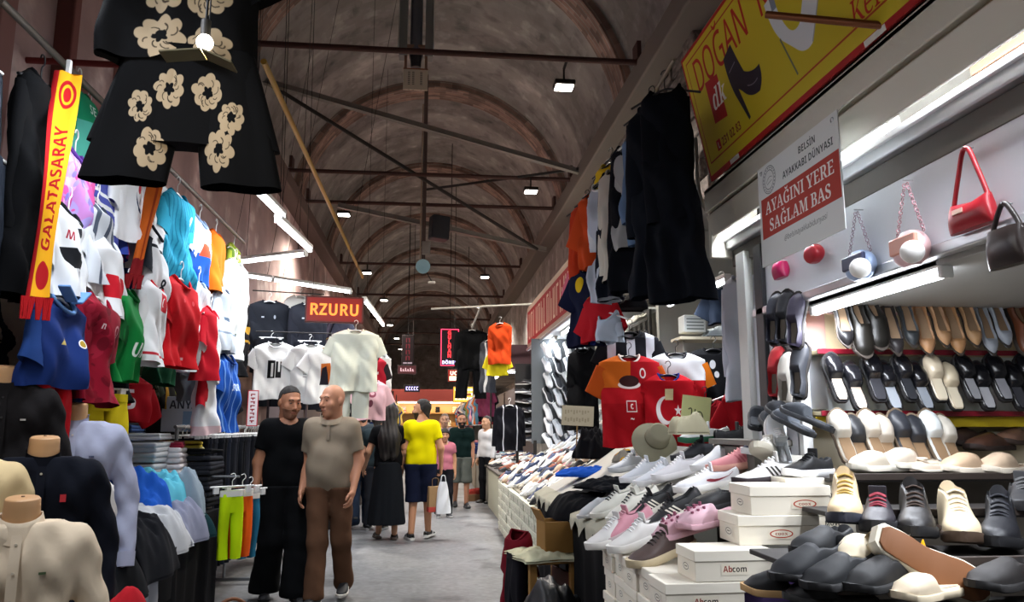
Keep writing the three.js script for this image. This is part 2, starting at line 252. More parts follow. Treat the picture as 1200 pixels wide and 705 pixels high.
// ================= GARMENTS =================
const geoCache = new Map();
function cached(k, f) { if (!geoCache.has(k)) geoCache.set(k, f()); return geoCache.get(k); }
function teeGeo(w, l, seed, o = {}) {   // origin at the neck, hanging down, front towards +z
  return cached(['tee', w, l, seed, JSON.stringify(o)].join(), () => {
    srand(seed * 977 + 5);
    const NU = 64, NV = 26, nh = o.neck || .085, drop = o.drop === undefined ? .07 : o.drop, slope = .065, depth = o.depth || .055;
    const ph = [rr(0, 6), rr(0, 6), rr(0, 6), rr(0, 6)], A = o.fold || .02, pf = rr(0, 6);
    const fold = (x, y) => { const r = sm(.02, l * .8, -y); return A * r * (Math.sin(x * 19 + ph[0] + y * 2) + .7 * Math.sin(x * 34 + ph[1] - y * 3)) + A * .6 * Math.sin(Math.abs(x) * 12 - y * 14 + ph[2]) * sm(0, .12, -y) + A * .45 * Math.sin(y * 16 + x * 7 + ph[3]) + A * .45 * Math.sin(x * 58 + y * 6 + pf) * sm(.15, l, -y) + A * .35 * Math.sin((x * 1.2 + y) * 34 + pf * 2) * sm(.05, .2, -y); };
    const lean = rr(-.05, .05);
    const rings = []; for (let i = 0; i <= NV; i++) {
      const v = i / NV, vs = .16; let hw, y, dp, k = 0;
      if (v < vs) { k = v / vs; hw = lerp(nh, w / 2, k); y = -slope * Math.pow(k, 1.3); dp = lerp(.05, depth, k); }
      else { k = (v - vs) / (1 - vs); hw = w / 2 * (1 - .05 * Math.sin(k * 3) + (o.flare || 0) * k); y = -slope - (l - slope) * k; dp = depth * (1 + .15 * k); }
      const R = []; for (let j = 0; j < NU; j++) {
        const a = Math.PI - 2 * Math.PI * j / NU, c = Math.cos(a), s = Math.sin(a); let x = hw * Math.sign(c) * Math.pow(Math.abs(c), .75), z = dp * Math.sign(s) * Math.pow(Math.abs(s), .85), yy = y;
        if (v < vs) yy -= (s > 0 ? drop : .012) * Math.abs(s) * Math.pow(1 - v / vs, 1.2); else if (i === NV) yy += .008 * Math.sin(x * 20 + ph[1]);
        z += fold(x, yy); const xx = x + lean * yy * sm(0, l, -yy); const fu = x / w + .5; R.push([xx, yy, z, s >= -1e-6 ? fu * .5 : 1 - fu * .5, clamp(1 + yy / l, 0, 1)]);
      } R.push([...R[0]]); R[NU][3] = 1; rings.push(R);
    }
    const body = loft(rings, { closed: false }); const sleeves = [];
    for (const sd of [-1, 1]) {
      const sl = o.sleeve || .2, long = sl > .35, n = long ? 12 : 6, SR = []; let phi = (o.phi !== undefined ? o.phi : (long ? .2 : .5)) + rr(-.08, .08), a0 = o.arm || .105; let cx = w / 2 - Math.cos(phi) * a0 * .85, cy = -slope - Math.sin(phi) * a0 * .9 - .02;
      const f0 = rr(0, 6);
      for (let i = 0; i <= n; i++) { const t = i / n, ang = phi * (long ? (1 - .55 * t) : 1), a = a0 * lerp(1, long ? .5 : .86, t), zt = .036 * lerp(1, .85, t) ; if (i) { cx += Math.sin(ang) * sl / n; cy -= Math.cos(ang) * sl / n; }
        const R = []; for (let j = 0; j < 16; j++) { const b = 2 * Math.PI * j / 16, p = Math.cos(b) * a, q = Math.sin(b) * zt + .008 * Math.sin(t * (long ? 16 : 5) + f0 + p * 20) * t; R.push([sd * (cx + Math.cos(ang) * p), cy + Math.sin(ang) * p, q + fold(sd * (w / 2), -.1) * .6, j / 16, 1 - t]); } SR.push(R); }
      sleeves.push(loft(SR));
    }
    const cp = []; for (let j = 0; j < 20; j++) { const a = 2 * Math.PI * j / 20, s = Math.sin(a); cp.push([nh * Math.cos(a), .002 - (s > 0 ? drop : .012) * Math.abs(s), .05 * s + .002]); }
    const collar = pipe(cp, .009, 36, 6, true);
    return { body, sleeves, collar };
  });
}
const hangerGeo = cached('hanger', () => merge([pipe([[0, .0, 0], [0, .05, 0], [.022, .075, 0], [.012, .105, 0], [-.012, .102, 0], [-.02, .085, 0]], .0035, 20, 5), pipe([[-.2, -.07, 0], [-.1, -.035, 0], [0, -.005, 0], [.1, -.035, 0], [.2, -.07, 0]], .007, 20, 5)]));
const HANG = { white: M(0xe9e9e6, .4), black: M(0x17171a, .4), wood: M(0xb08a50, .5) };
// prints: front on the left half of the sheet, back on the right half
function design(d) {
  return canvasTex(512, 256, (g) => {
    g.fillStyle = d.base; g.fillRect(0, 0, 512, 256); srand(d.seed || 9);
    if (d.stripes) for (const [c, n, w] of d.stripes) { g.fillStyle = c; for (let i = 0; i < n * 2; i++) g.fillRect((i + .5) * 256 / n - w / 2, 0, w, 256); }
    if (d.hoops) for (const [c, y, h] of d.hoops) { g.fillStyle = c; g.fillRect(0, y, 512, h); }
    if (d.half) { g.fillStyle = d.half; g.fillRect(128, 0, 256, 256); }
    if (d.mottle) for (let i = 0; i < 260; i++) { g.fillStyle = pick(d.mottle); const s = rr(4, d.ms || 16); g.beginPath(); g.ellipse(rr(0, 512), rr(0, 256), s, s * rr(.3, 1), rr(0, 3), 0, 7); g.fill(); }
    if (d.diag) { g.strokeStyle = d.diag; g.lineWidth = 5; for (let i = -10; i < 40; i++) { g.beginPath(); g.moveTo(i * 20, 0); g.lineTo(i * 20 + 60, 128); g.lineTo(i * 20, 256); g.stroke(); } }
    for (const r of d.rects || []) { g.fillStyle = r[0]; g.fillRect(r[1], r[2], r[3], r[4]); }
    for (const c of d.discs || []) { g.fillStyle = c[0]; g.beginPath(); g.ellipse(c[1], c[2], c[3], c[4] || c[3], 0, 0, 7); g.fill(); }
    for (const p of d.polys || []) { g.fillStyle = p[0]; g.beginPath(); for (let i = 1; i < p.length; i += 2) i === 1 ? g.moveTo(p[1], p[2]) : g.lineTo(p[i], p[i + 1]); g.closePath(); g.fill(); }
    for (const t of d.text || []) { g.fillStyle = t[0]; g.font = 'bold ' + t[4] + 'px ' + (t[5] || 'sans-serif'); g.textAlign = 'center'; g.fillText(t[1], t[2], t[3]); }
    if (d.draw) d.draw(g);
  });
}
const badge = (c, x = 165, y = 70, c2 = '#ffffff') => [[c2, x, y, 12, 13], [c, x, y, 9, 10]];
function garment(name, label, cat, o) {
  const g = teeGeo(o.w || .5, o.l || .7, o.seed || 1, o.g || {}), p = o.pos; const t = thing(name, label, cat, p, o.rot || 0, o.group);
  t.rotation.z = o.lean || 0; t.rotation.x = o.tilt || 0;
  const mb = o.d ? printed(o.d.isTexture ? o.d : design(o.d)) : cloth(o.color), ms = cloth(o.sleeve || o.color || (o.d && o.d.base)), mc = cloth(o.collar || o.sleeve || o.color || '#cccccc');
  const bd = mesh('body', g.body, mb, t); for (const s of g.sleeves) mesh('sleeve', s, ms, t); const co = mesh('collar', g.collar, mc, bd);
  if (o.hanger !== null) mesh('hanger', hangerGeo, HANG[o.hanger || 'white'], t);
  if (o.polo) mesh('collar_flap', merge([box(.1, .012, .05, -.055, -.03, .06, .005).rotateZ(-.6), box(.1, .012, .05, .055, -.03, .06, .005).rotateZ(.6)]), mc, co);
  return t;
}
function pantsGeo(w, l, seed, o = {}) {
  return cached(['pants', w, l, seed, JSON.stringify(o)].join(), () => {
    srand(seed * 331 + 3); const legs = []; const n = Math.max(8, Math.round(l * 16)), dp = o.depth || .045;
    for (const s of [-1, 1]) { const ph = rr(0, 6), ph2 = rr(0, 6), R = []; for (let i = 0; i <= n; i++) { const t = i / n, y = -l * t, cr = sm(.0, o.crotch || .35, t), hw = w / 4 * lerp(1.0, o.hem || .92, t), cx = s * (w / 4 - .004 + cr * .008 + (o.spread || 0) * t); const r = []; for (let j = 0; j < 20; j++) { const a = 2 * Math.PI * j / 20, c = Math.cos(a), q = Math.sin(a); const x = hw * Math.sign(c) * Math.pow(Math.abs(c), .8); r.push([cx + x, y, dp * Math.sign(q) * Math.pow(Math.abs(q), .8) + (.012 * Math.sin(x * 40 + ph + t * 3) + .008 * Math.sin(y * 14 + ph2)) * sm(0, .4, t), (cx + x) / w / 1.1 + .5, 1 - t]); } R.push(r); } legs.push(loft(R)); }
    const wb = []; for (const [y, k] of [[0.004, 1], [-.035, 1.02]]) { const r = []; for (let j = 0; j < 24; j++) { const a = 2 * Math.PI * j / 24, c = Math.cos(a), q = Math.sin(a); r.push([w / 2 * k * Math.sign(c) * Math.pow(Math.abs(c), .8), y, (dp + .006) * Math.sign(q) * Math.pow(Math.abs(q), .8)]); } wb.push(r); }
    const cf = o.crotch || .32, st = [], sp = rr(0, 6); for (let i = 0; i <= 8; i++) { const t = cf * i / 8, y = -l * t, hw = w / 2 * lerp(1, o.hem || .92, t) + (o.spread || 0) * t, r = []; for (let j = 0; j < 28; j++) { const a = 2 * Math.PI * j / 28, c = Math.cos(a), q = Math.sin(a), x = hw * Math.sign(c) * Math.pow(Math.abs(c), .75); r.push([x, y, (dp - .003) * Math.sign(q) * Math.pow(Math.abs(q), .7) + .008 * Math.sin(x * 22 + sp) * sm(0, .4, t), x / w / 1.1 + .5, 1 - t]); } st.push(r); }
    return { legs, band: loft(wb), seat: loft(st, { cap1: true }) };
  });
}
const clipGeo = cached('clip', () => merge([rod([-.15, .03, 0], [.15, .03, 0], .006), box(.035, .05, .03, -.11, .01, 0), box(.035, .05, .03, .11, .01, 0), pipe([[0, .03, 0], [0, .07, 0], [.02, .09, 0], [.01, .115, 0], [-.015, .11, 0]], .003, 14, 5)]));
function trousers(name, label, cat, o) {
  const g = pantsGeo(o.w || .4, o.l || 1, o.seed || 1, o.g || {}); const t = thing(name, label, cat, o.pos, o.rot || 0, o.group); t.rotation.z = o.lean || 0; t.rotation.x = o.tilt || 0;
  const m = o.d ? printed(design(o.d)) : cloth(o.color); for (const l of g.legs) mesh('leg', l, m, t); mesh('seat', g.seat, m, t); mesh('waistband', g.band, cloth(o.band || o.color), t); if (o.clip !== null) mesh('clip_hanger', clipGeo, HANG[o.clip || 'white'], t); return t;
}
function scarf(label, pTop, pBot, w, tex, fringe, facing) {   // a long flat scarf between two points, with its fringe
  const t = thing('football_scarf', label, 'scarf', pTop); const d = pBot.clone().sub(pTop), L = d.length(); const rings = [], side = facing.clone().normalize(), n = side.clone().cross(d.clone().normalize()).normalize();
  for (let i = 0; i <= 24; i++) { const v = i / 24, c = d.clone().multiplyScalar(v).addScaledVector(n, .015 * Math.sin(v * 9)), row = []; const pts = [[-1, 1, 0], [-.5, 1.4, .25], [0, .8, .5], [.5, 1.3, .75], [1, 1, 1], [1, -1, 1], [.5, -.7, .75], [0, -1.2, .5], [-.5, -.6, .25], [-1, -1, 0]]; for (const [a, b, u] of pts) { const p = c.clone().addScaledVector(side, a * w / 2 * (.8 + .2 * Math.sin(v * 5 + 1))).addScaledVector(n, b * .006 + .012 * Math.sin(a * 4 + v * 7)); row.push([p.x, p.y, p.z, u, 1 - v]); } rings.push(row); }
  mesh('knit_band', loft(rings, { cap0: true, cap1: true }), printed(tex), t);
  const fr = []; srand(31); for (let i = 0; i < 16; i++) { const a = -1 + 2 * (i + .5) / 16, p = d.clone().addScaledVector(side, a * w / 2); const q = p.clone().addScaledVector(d.clone().normalize(), .09).addScaledVector(side, rr(-.01, .01)); fr.push(rod(p, q, .006, .004, 5)); } mesh('fringe', merge(fr), cloth(fringe), t);
  mesh('peg', box(.02, .06, .02, 0, .03, 0), HANG.white, t); return t;
}
// soft folded / heaped cloth
function heapGeo(w, h, d, seed, o = {}) {
  return cached(['heap', w, h, d, seed, JSON.stringify(o)].join(), () => {
    const NX = 40, NZ = 34, rings = []; srand(seed * 71 + 1); const p = Array.from({ length: 8 }, () => rr(0, 6));
    const hh = (u, v) => { const e = Math.pow(Math.max(0, 1 - Math.pow(Math.abs(u), 3.2)), .6) * Math.pow(Math.max(0, 1 - Math.pow(Math.abs(v), 3.2)), .6); return e * (.78 + .12 * Math.sin(u * 3 + p[0]) + .1 * Math.sin(v * 4 + p[1] + u * 2)) + e * (o.wr || .1) * Math.min(1, w / .42) * Math.min(1, w / .42) * (Math.sin(u * 7 + v * 5 + p[2]) + .7 * Math.sin(u * 13 - v * 8 + p[3]) + .5 * Math.sin(v * 15 + u * 6 + p[4]) + .45 * Math.sin(u * 24 + v * 11 + p[7]) + .3 * Math.sin(v * 29 - u * 19 + p[0])); };
    for (let i = 0; i <= NZ; i++) { const v = -1 + 2 * i / NZ, R = []; for (let j = 0; j <= NX; j++) { const u = -1 + 2 * j / NX; const wob = 1 + .06 * Math.sin(v * 5 + p[5]), wob2 = 1 + .07 * Math.sin(u * 4 + p[6]); let y = hh(u, v) * h; const edge = Math.max(0, v - .35) / .65; y -= (o.droop || 0) * edge * edge; R.push([u * w / 2 * wob, y, v * d / 2 * wob2 * (o.droop ? lerp(1, .86, edge) : 1), u * .5 + .5, v * .5 + .5]); } rings.push(R); }
    const top = loft(rings, { closed: false }); const und = rings.map(r => r.map(q => [q[0], Math.min(q[1] - .014, o.droop ? q[1] - .014 : .0), q[2], q[3], q[4]]));
    return merge([top, loft(und, { closed: false })]);
  });
}
function heap(name, label, cat, pos, w, h, d, color, seed, rot = 0, o = {}) { const m = tag(mesh(name, heapGeo(w, h, d, seed, o), o.mat || cloth(color)), label, cat, o.group); if (pos.isVector3) m.position.copy(pos); else m.position.set(...pos); m.rotation.order = 'YXZ'; m.rotation.y = rot; return m; }
function foldedGeo(w, h, d, layers, seed) {   // a neatly folded garment: soft layers with rounded folds
  return cached(['fold', w, h, d, layers, seed].join(), () => { srand(seed * 13 + 7); const L = []; for (let i = 0; i < layers; i++) { const g = new RoundedBoxGeometry(w * rr(.95, 1), h / layers * 1.02, d * rr(.95, 1), 3, h / layers * .48); const p = g.attributes.position, a = rr(0, 6); for (let k = 0; k < p.count; k++) { const x = p.getX(k), z = p.getZ(k); p.setY(k, p.getY(k) + .006 * Math.sin(x * 22 + a) + .006 * Math.sin(z * 18 + a * 2)); } g.translate(rr(-.006, .006), h / layers * (i + .5), rr(-.006, .006)); L.push(fix(g)); g.computeVertexNormals(); } return merge(L); });
}
function folded(name, label, cat, pos, w, h, d, layers, color, seed, rot = 0, group) { const m = tag(mesh(name, foldedGeo(w, h, d, layers, seed), cloth(color)), label, cat, group); if (pos.isVector3) m.position.copy(pos); else m.position.set(...pos); m.rotation.y = rot; return m; }

// ================= SHOES =================  (heel at -z/2, toe towards +z, sole on y=0)
const SHOE = {
  sneaker: { L: .29, hs: .032, W: 1, h: [[0, .068], [.06, .094], [.2, .08], [.36, .088], [.46, .1], [.62, .072], [.78, .056], [.92, .047], [1, .036]], open: [.05, .42], ow: .62 },
  court: { L: .29, hs: .03, W: 1, h: [[0, .07], [.06, .09], [.2, .076], [.34, .084], [.46, .092], [.62, .07], [.78, .06], [.92, .052], [1, .036]], open: [.05, .4], ow: .62 },
  flat: { L: .25, hs: .008, W: .86, h: [[0, .05], [.08, .055], [.25, .044], [.5, .034], [.7, .036], [.85, .036], [1, .014]], open: [.05, .7], ow: .8, point: 1 },
  loafer: { L: .28, hs: .02, W: .95, h: [[0, .06], [.08, .07], [.3, .058], [.48, .074], [.65, .064], [.85, .052], [1, .026]], open: [.05, .46], ow: .68 },
  slipper: { L: .26, hs: .022, W: 1, h: [[0, .026], [.1, .026], [.42, .028], [.5, .07], [.65, .076], [.85, .058], [1, .03]], open: [.0, .5], ow: .9 },
  boot: { L: .29, hs: .03, W: 1.05, h: [[0, .13], [.08, .165], [.2, .165], [.38, .16], [.48, .115], [.62, .085], [.8, .068], [.93, .058], [1, .04]], open: [.06, .4], ow: .66 },
  clog: { L: .26, hs: .022, W: 1.1, h: [[0, .05], [.08, .06], [.3, .05], [.42, .078], [.62, .078], [.82, .066], [1, .036]], open: [.04, .4], ow: .75 },
};
function shoeGeo(kind, lod = 1) {
  return cached(['shoe', kind, lod].join(), () => {
    const P = SHOE[kind], N = lod ? 26 : 13, K = lod ? 16 : 10, L = P.L; const wk = P.point ? [[0, .018], [.05, .03], [.2, .034], [.45, .033], [.65, .04], [.78, .039], [.9, .025], [.97, .011], [1, .003]] : [[0, .02], [.05, .034], [.2, .038], [.42, .036], [.58, .043], [.72, .049], [.86, .045], [.95, .03], [1, .008]];
    const hw = t => curve(wk, t) * P.W, cx = t => .008 * Math.sin(t * 3.1) * (t > .3 ? 1 : .6);
    const up = [], so = [];
    for (let i = 0; i <= N; i++) {
      const t = lod ? .5 - .5 * Math.cos(Math.PI * i / N) * .999 : i / N, w = hw(t), h = curve(P.h, t), z = (t - .5) * L, R = [], base = P.hs - .004;
      const om = P.open[0] <= t && t <= P.open[1] ? Math.min(1, (t - P.open[0] + .01) / .03, (P.open[1] - t + .01) / .03) : 0;
      for (let j = 0; j <= K; j++) { const a = Math.PI * j / K, c = Math.cos(a), s = Math.sin(a); let x = w * .97 * Math.sign(c) * Math.pow(Math.abs(c), .72) * (1 - .18 * s * s), y = base + (h - base) * Math.pow(s, .62); if (om > 0 && Math.abs(c) < P.ow) y = lerp(y, P.hs + .006, om); R.push([cx(t) + x, y, z, j / K, t]); }
      up.push(R);
      const S = [], toe = .012 * sm(.8, 1, t), ws = w * 1.06 + .001, hs = P.hs; for (const [a, b] of [[-1, .15], [-.9, 0], [.9, 0], [1, .15], [1, .85], [.94, 1], [-.94, 1], [-1, .85]]) S.push([cx(t) + a * ws, b * hs * (1 - toe * 8) + toe, (t - .5) * (L + .012)]); so.push(S);
    }
    const upper = loft(up, { closed: false }), sole = toCreasedNormals(loft(so, { cap0: true, cap1: true }), .9); fix(sole);
    // laces: rungs across the vamp ; side mark positions
    const lac = []; for (let i = 0; i < 5; i++) { const t = .44 + i * .05, h = curve(P.h, t) + .003, w = .022; lac.push(pipe([[cx(t) - w, h - .008, (t - .5) * L], [cx(t), h + .001, (t - .495) * L], [cx(t) + w, h - .008, (t - .5) * L]], .0035, 6, 5)); }
    const tongue = box(.05, .05, .008, cx(.42), curve(P.h, .42) + .002, (.4 - .5) * L, .004); tongue.translate(0, 0, 0);
    const side = (t, y, off = .002) => { const w = hw(t), h = curve(P.h, t), k = clamp((y - P.hs) / (h - P.hs), 0, .98), s = Math.pow(k, 1 / .62), c = Math.sqrt(Math.max(0, 1 - s * s)); return [cx(t) + w * .97 * Math.pow(c, .72) * (1 - .18 * s * s) + off, y, (t - .5) * L]; };
    const mir = g => { const m = g.clone(); m.scale(-1, 1, 1); const ix = m.index.array; for (let i = 0; i < ix.length; i += 3) { const q = ix[i]; ix[i] = ix[i + 1]; ix[i + 1] = q; } return m; };
    const st = []; for (let i = 0; i < 3; i++) { const rowA = [], rowB = []; for (let k = 0; k <= 5; k++) { const v = k / 5, t = .37 + i * .058 + v * .075, y = lerp(P.hs + .001, P.hs + .036, v); rowA.push(side(t, y)); rowB.push(side(t + .028, y)); } st.push(fix(loft([rowA, rowB], { closed: false }))); }
    const sw = (() => { const A = [], B = []; const q = [[.52, .3, .46], [.46, .12, .42], [.4, .08, .34], [.33, .16, .34], [.26, .3, .42], [.18, .5, .56], [.1, .74, .78]]; for (const [t, a, b] of q) { const h = curve(P.h, t) - P.hs; A.push(side(t, P.hs + a * h * .75)); B.push(side(t, P.hs + b * h * .75)); } return fix(loft([A, B], { closed: false })); })();
    const ms = []; for (const s of [...st]) ms.push(mir(s)); const stripes = [...st, ...ms], swoosh = [sw, mir(sw)];
    const insole = (() => { const a = [], b = []; for (let i = 0; i <= 8; i++) { const t = lerp(P.open[0] + .02, P.open[1], i / 8), w = hw(t) * P.ow * .8; a.push([cx(t) - w, P.hs + .0085, (t - .5) * L]); b.push([cx(t) + w, P.hs + .0085, (t - .5) * L]); } return loft([a, b], { closed: false }); })();
    return { upper, sole, laces: merge(lac), tongue, stripes, swoosh, insole };
  });
}
function shoe(name, label, kind, c, pos, rot, o = {}) {   // c: [upper, sole, mark, insole]
  const g = shoeGeo(kind, 1), t = thing(name, label, o.cat || 'shoe', pos, 0, o.group); t.rotation.set(...(Array.isArray(rot) ? rot : [0, rot, 0]));
  const rough = o.rough || .6; const u = mesh('upper', g.upper, M(c[0], rough), t); mesh('sole', g.sole, M(c[1], .7), t); mesh('insole', g.insole, M(c[3] || 0x8a8078, .85), t);
  if (o.laces) { mesh('laces', g.laces, M(o.laces, .8), u); if (kind !== 'boot') mesh('tongue', g.tongue, M(c[0], .8), u); }
  if (o.mark === 'stripes') for (const q of g.stripes) mesh('side_stripe', q, M(c[2], .6), u); if (o.mark === 'swoosh') for (const q of g.swoosh) mesh('side_mark', q, M(c[2], .5), u);
  if (o.heel) mesh('heel', rod([0, 0, -.105], [0, -o.heel, -.11], .02, .014, 8), M(c[1], .6), t);
  if (o.bow) { mesh('bow', merge([box(.03, .012, .02, -.016, .045, .075, .005), box(.03, .012, .02, .016, .045, .075, .005)]), M(o.bow, .4), t); }
  if (o.holes) { const h = []; for (const z of [.03, .055, .08]) for (const x of [-.028, 0, .028]) h.push(rod([x + .006, .06, z], [x + .006, .092 - Math.abs(x) * .5 - (z - .03) * .22, z], .006, .006, 8)); mesh('vent_holes', merge(h), M(c[2], .8), t); }
  if (o.scale) t.scale.setScalar(o.scale); return t;
}
const tinyMat = (c) => M(c, .6);
function tinyShoe(kind, c, s) { const t = new THREE.Group(); const g = shoeGeo(kind, 0); const a = new THREE.Mesh(g.upper, M(c, .6)); a.name = 'upper'; const b = new THREE.Mesh(g.sole, M(s, .7)); b.name = 'sole'; for (const m of [a, b]) { m.castShadow = m.receiveShadow = true; t.add(m); } return t; }
// shoe box with lid and print
function shoeBox(label, pos, rot, w, h, d, o = {}) {   // w along local x (long side faces +z), lid on top
  const t = thing('shoe_box', label, 'box', pos, rot, o.group); const c = o.color || 0xe4dccb;
  mesh('carton', box(w, h * .96, d, 0, h * .48, 0, .003), M(c, .75), t); mesh('lid', box(w + .01, h * .36, d + .01, 0, h * .82, 0, .004), M(o.lid || 0xe9e2d2, .7), t);
  if (o.tex) { const p = mesh('print', new THREE.PlaneGeometry(w * .34, h * .36), o.tex, t); p.position.set(o.px === undefined ? 0 : o.px, h * .38, d / 2 + .0015); const q = mesh('end_print', new THREE.PlaneGeometry(d * .4, h * .36), o.tex2 || o.tex, t); q.rotation.y = -Math.PI / 2; q.position.set(-w / 2 - .0015, h * .38, 0); }
  return t;
}

// ================= LEFT STALLS =================
const D = Math.PI / 180;
// lights over the left stall
tubeLight(atX(293, 216, -1.17), atX(331, 254, -1.17), 'fluorescent tube beside the flowered black outfit', undefined, { hang: .5 });
tubeLight(atX(326, 259, -1.17), atX(363, 293, -1.17), 'fluorescent tube in line behind the first, above the jerseys', undefined, { hang: .5, power: 55 });
tubeLight(atZ(281, 307, 8.1), atZ(357, 298, 7.6), 'fluorescent tube set across the aisle end of the jersey row', undefined, { hang: .4, power: 45 });
tubeLight(atZ(322, 328, 9.7), atZ(410, 342, 9.7), 'long fluorescent tube above the red lettered sign', undefined, { hang: .4, power: 60 });
tubeLight(atZ(262, 319, 9.75), atZ(318, 327.5, 9.75), 'fluorescent tube above the black tracksuits', undefined, { hang: .4 });
tubeLight(atX(427, 352, -.85), atX(449, 381, -.85), 'fluorescent tube over the ivory shirt', undefined, { hang: .4 });
tubeLight(V(-1.17, 3.08, -3.6), V(-1.17, 3.08, -2.4), 'fluorescent tube over the shirt mannequins', undefined, { hang: .5 });
tubeLight(V(-1.17, 3.08, -2.0), V(-1.17, 3.08, -.8), 'fluorescent tube at the near end of the left stall', undefined, { hang: .5 });
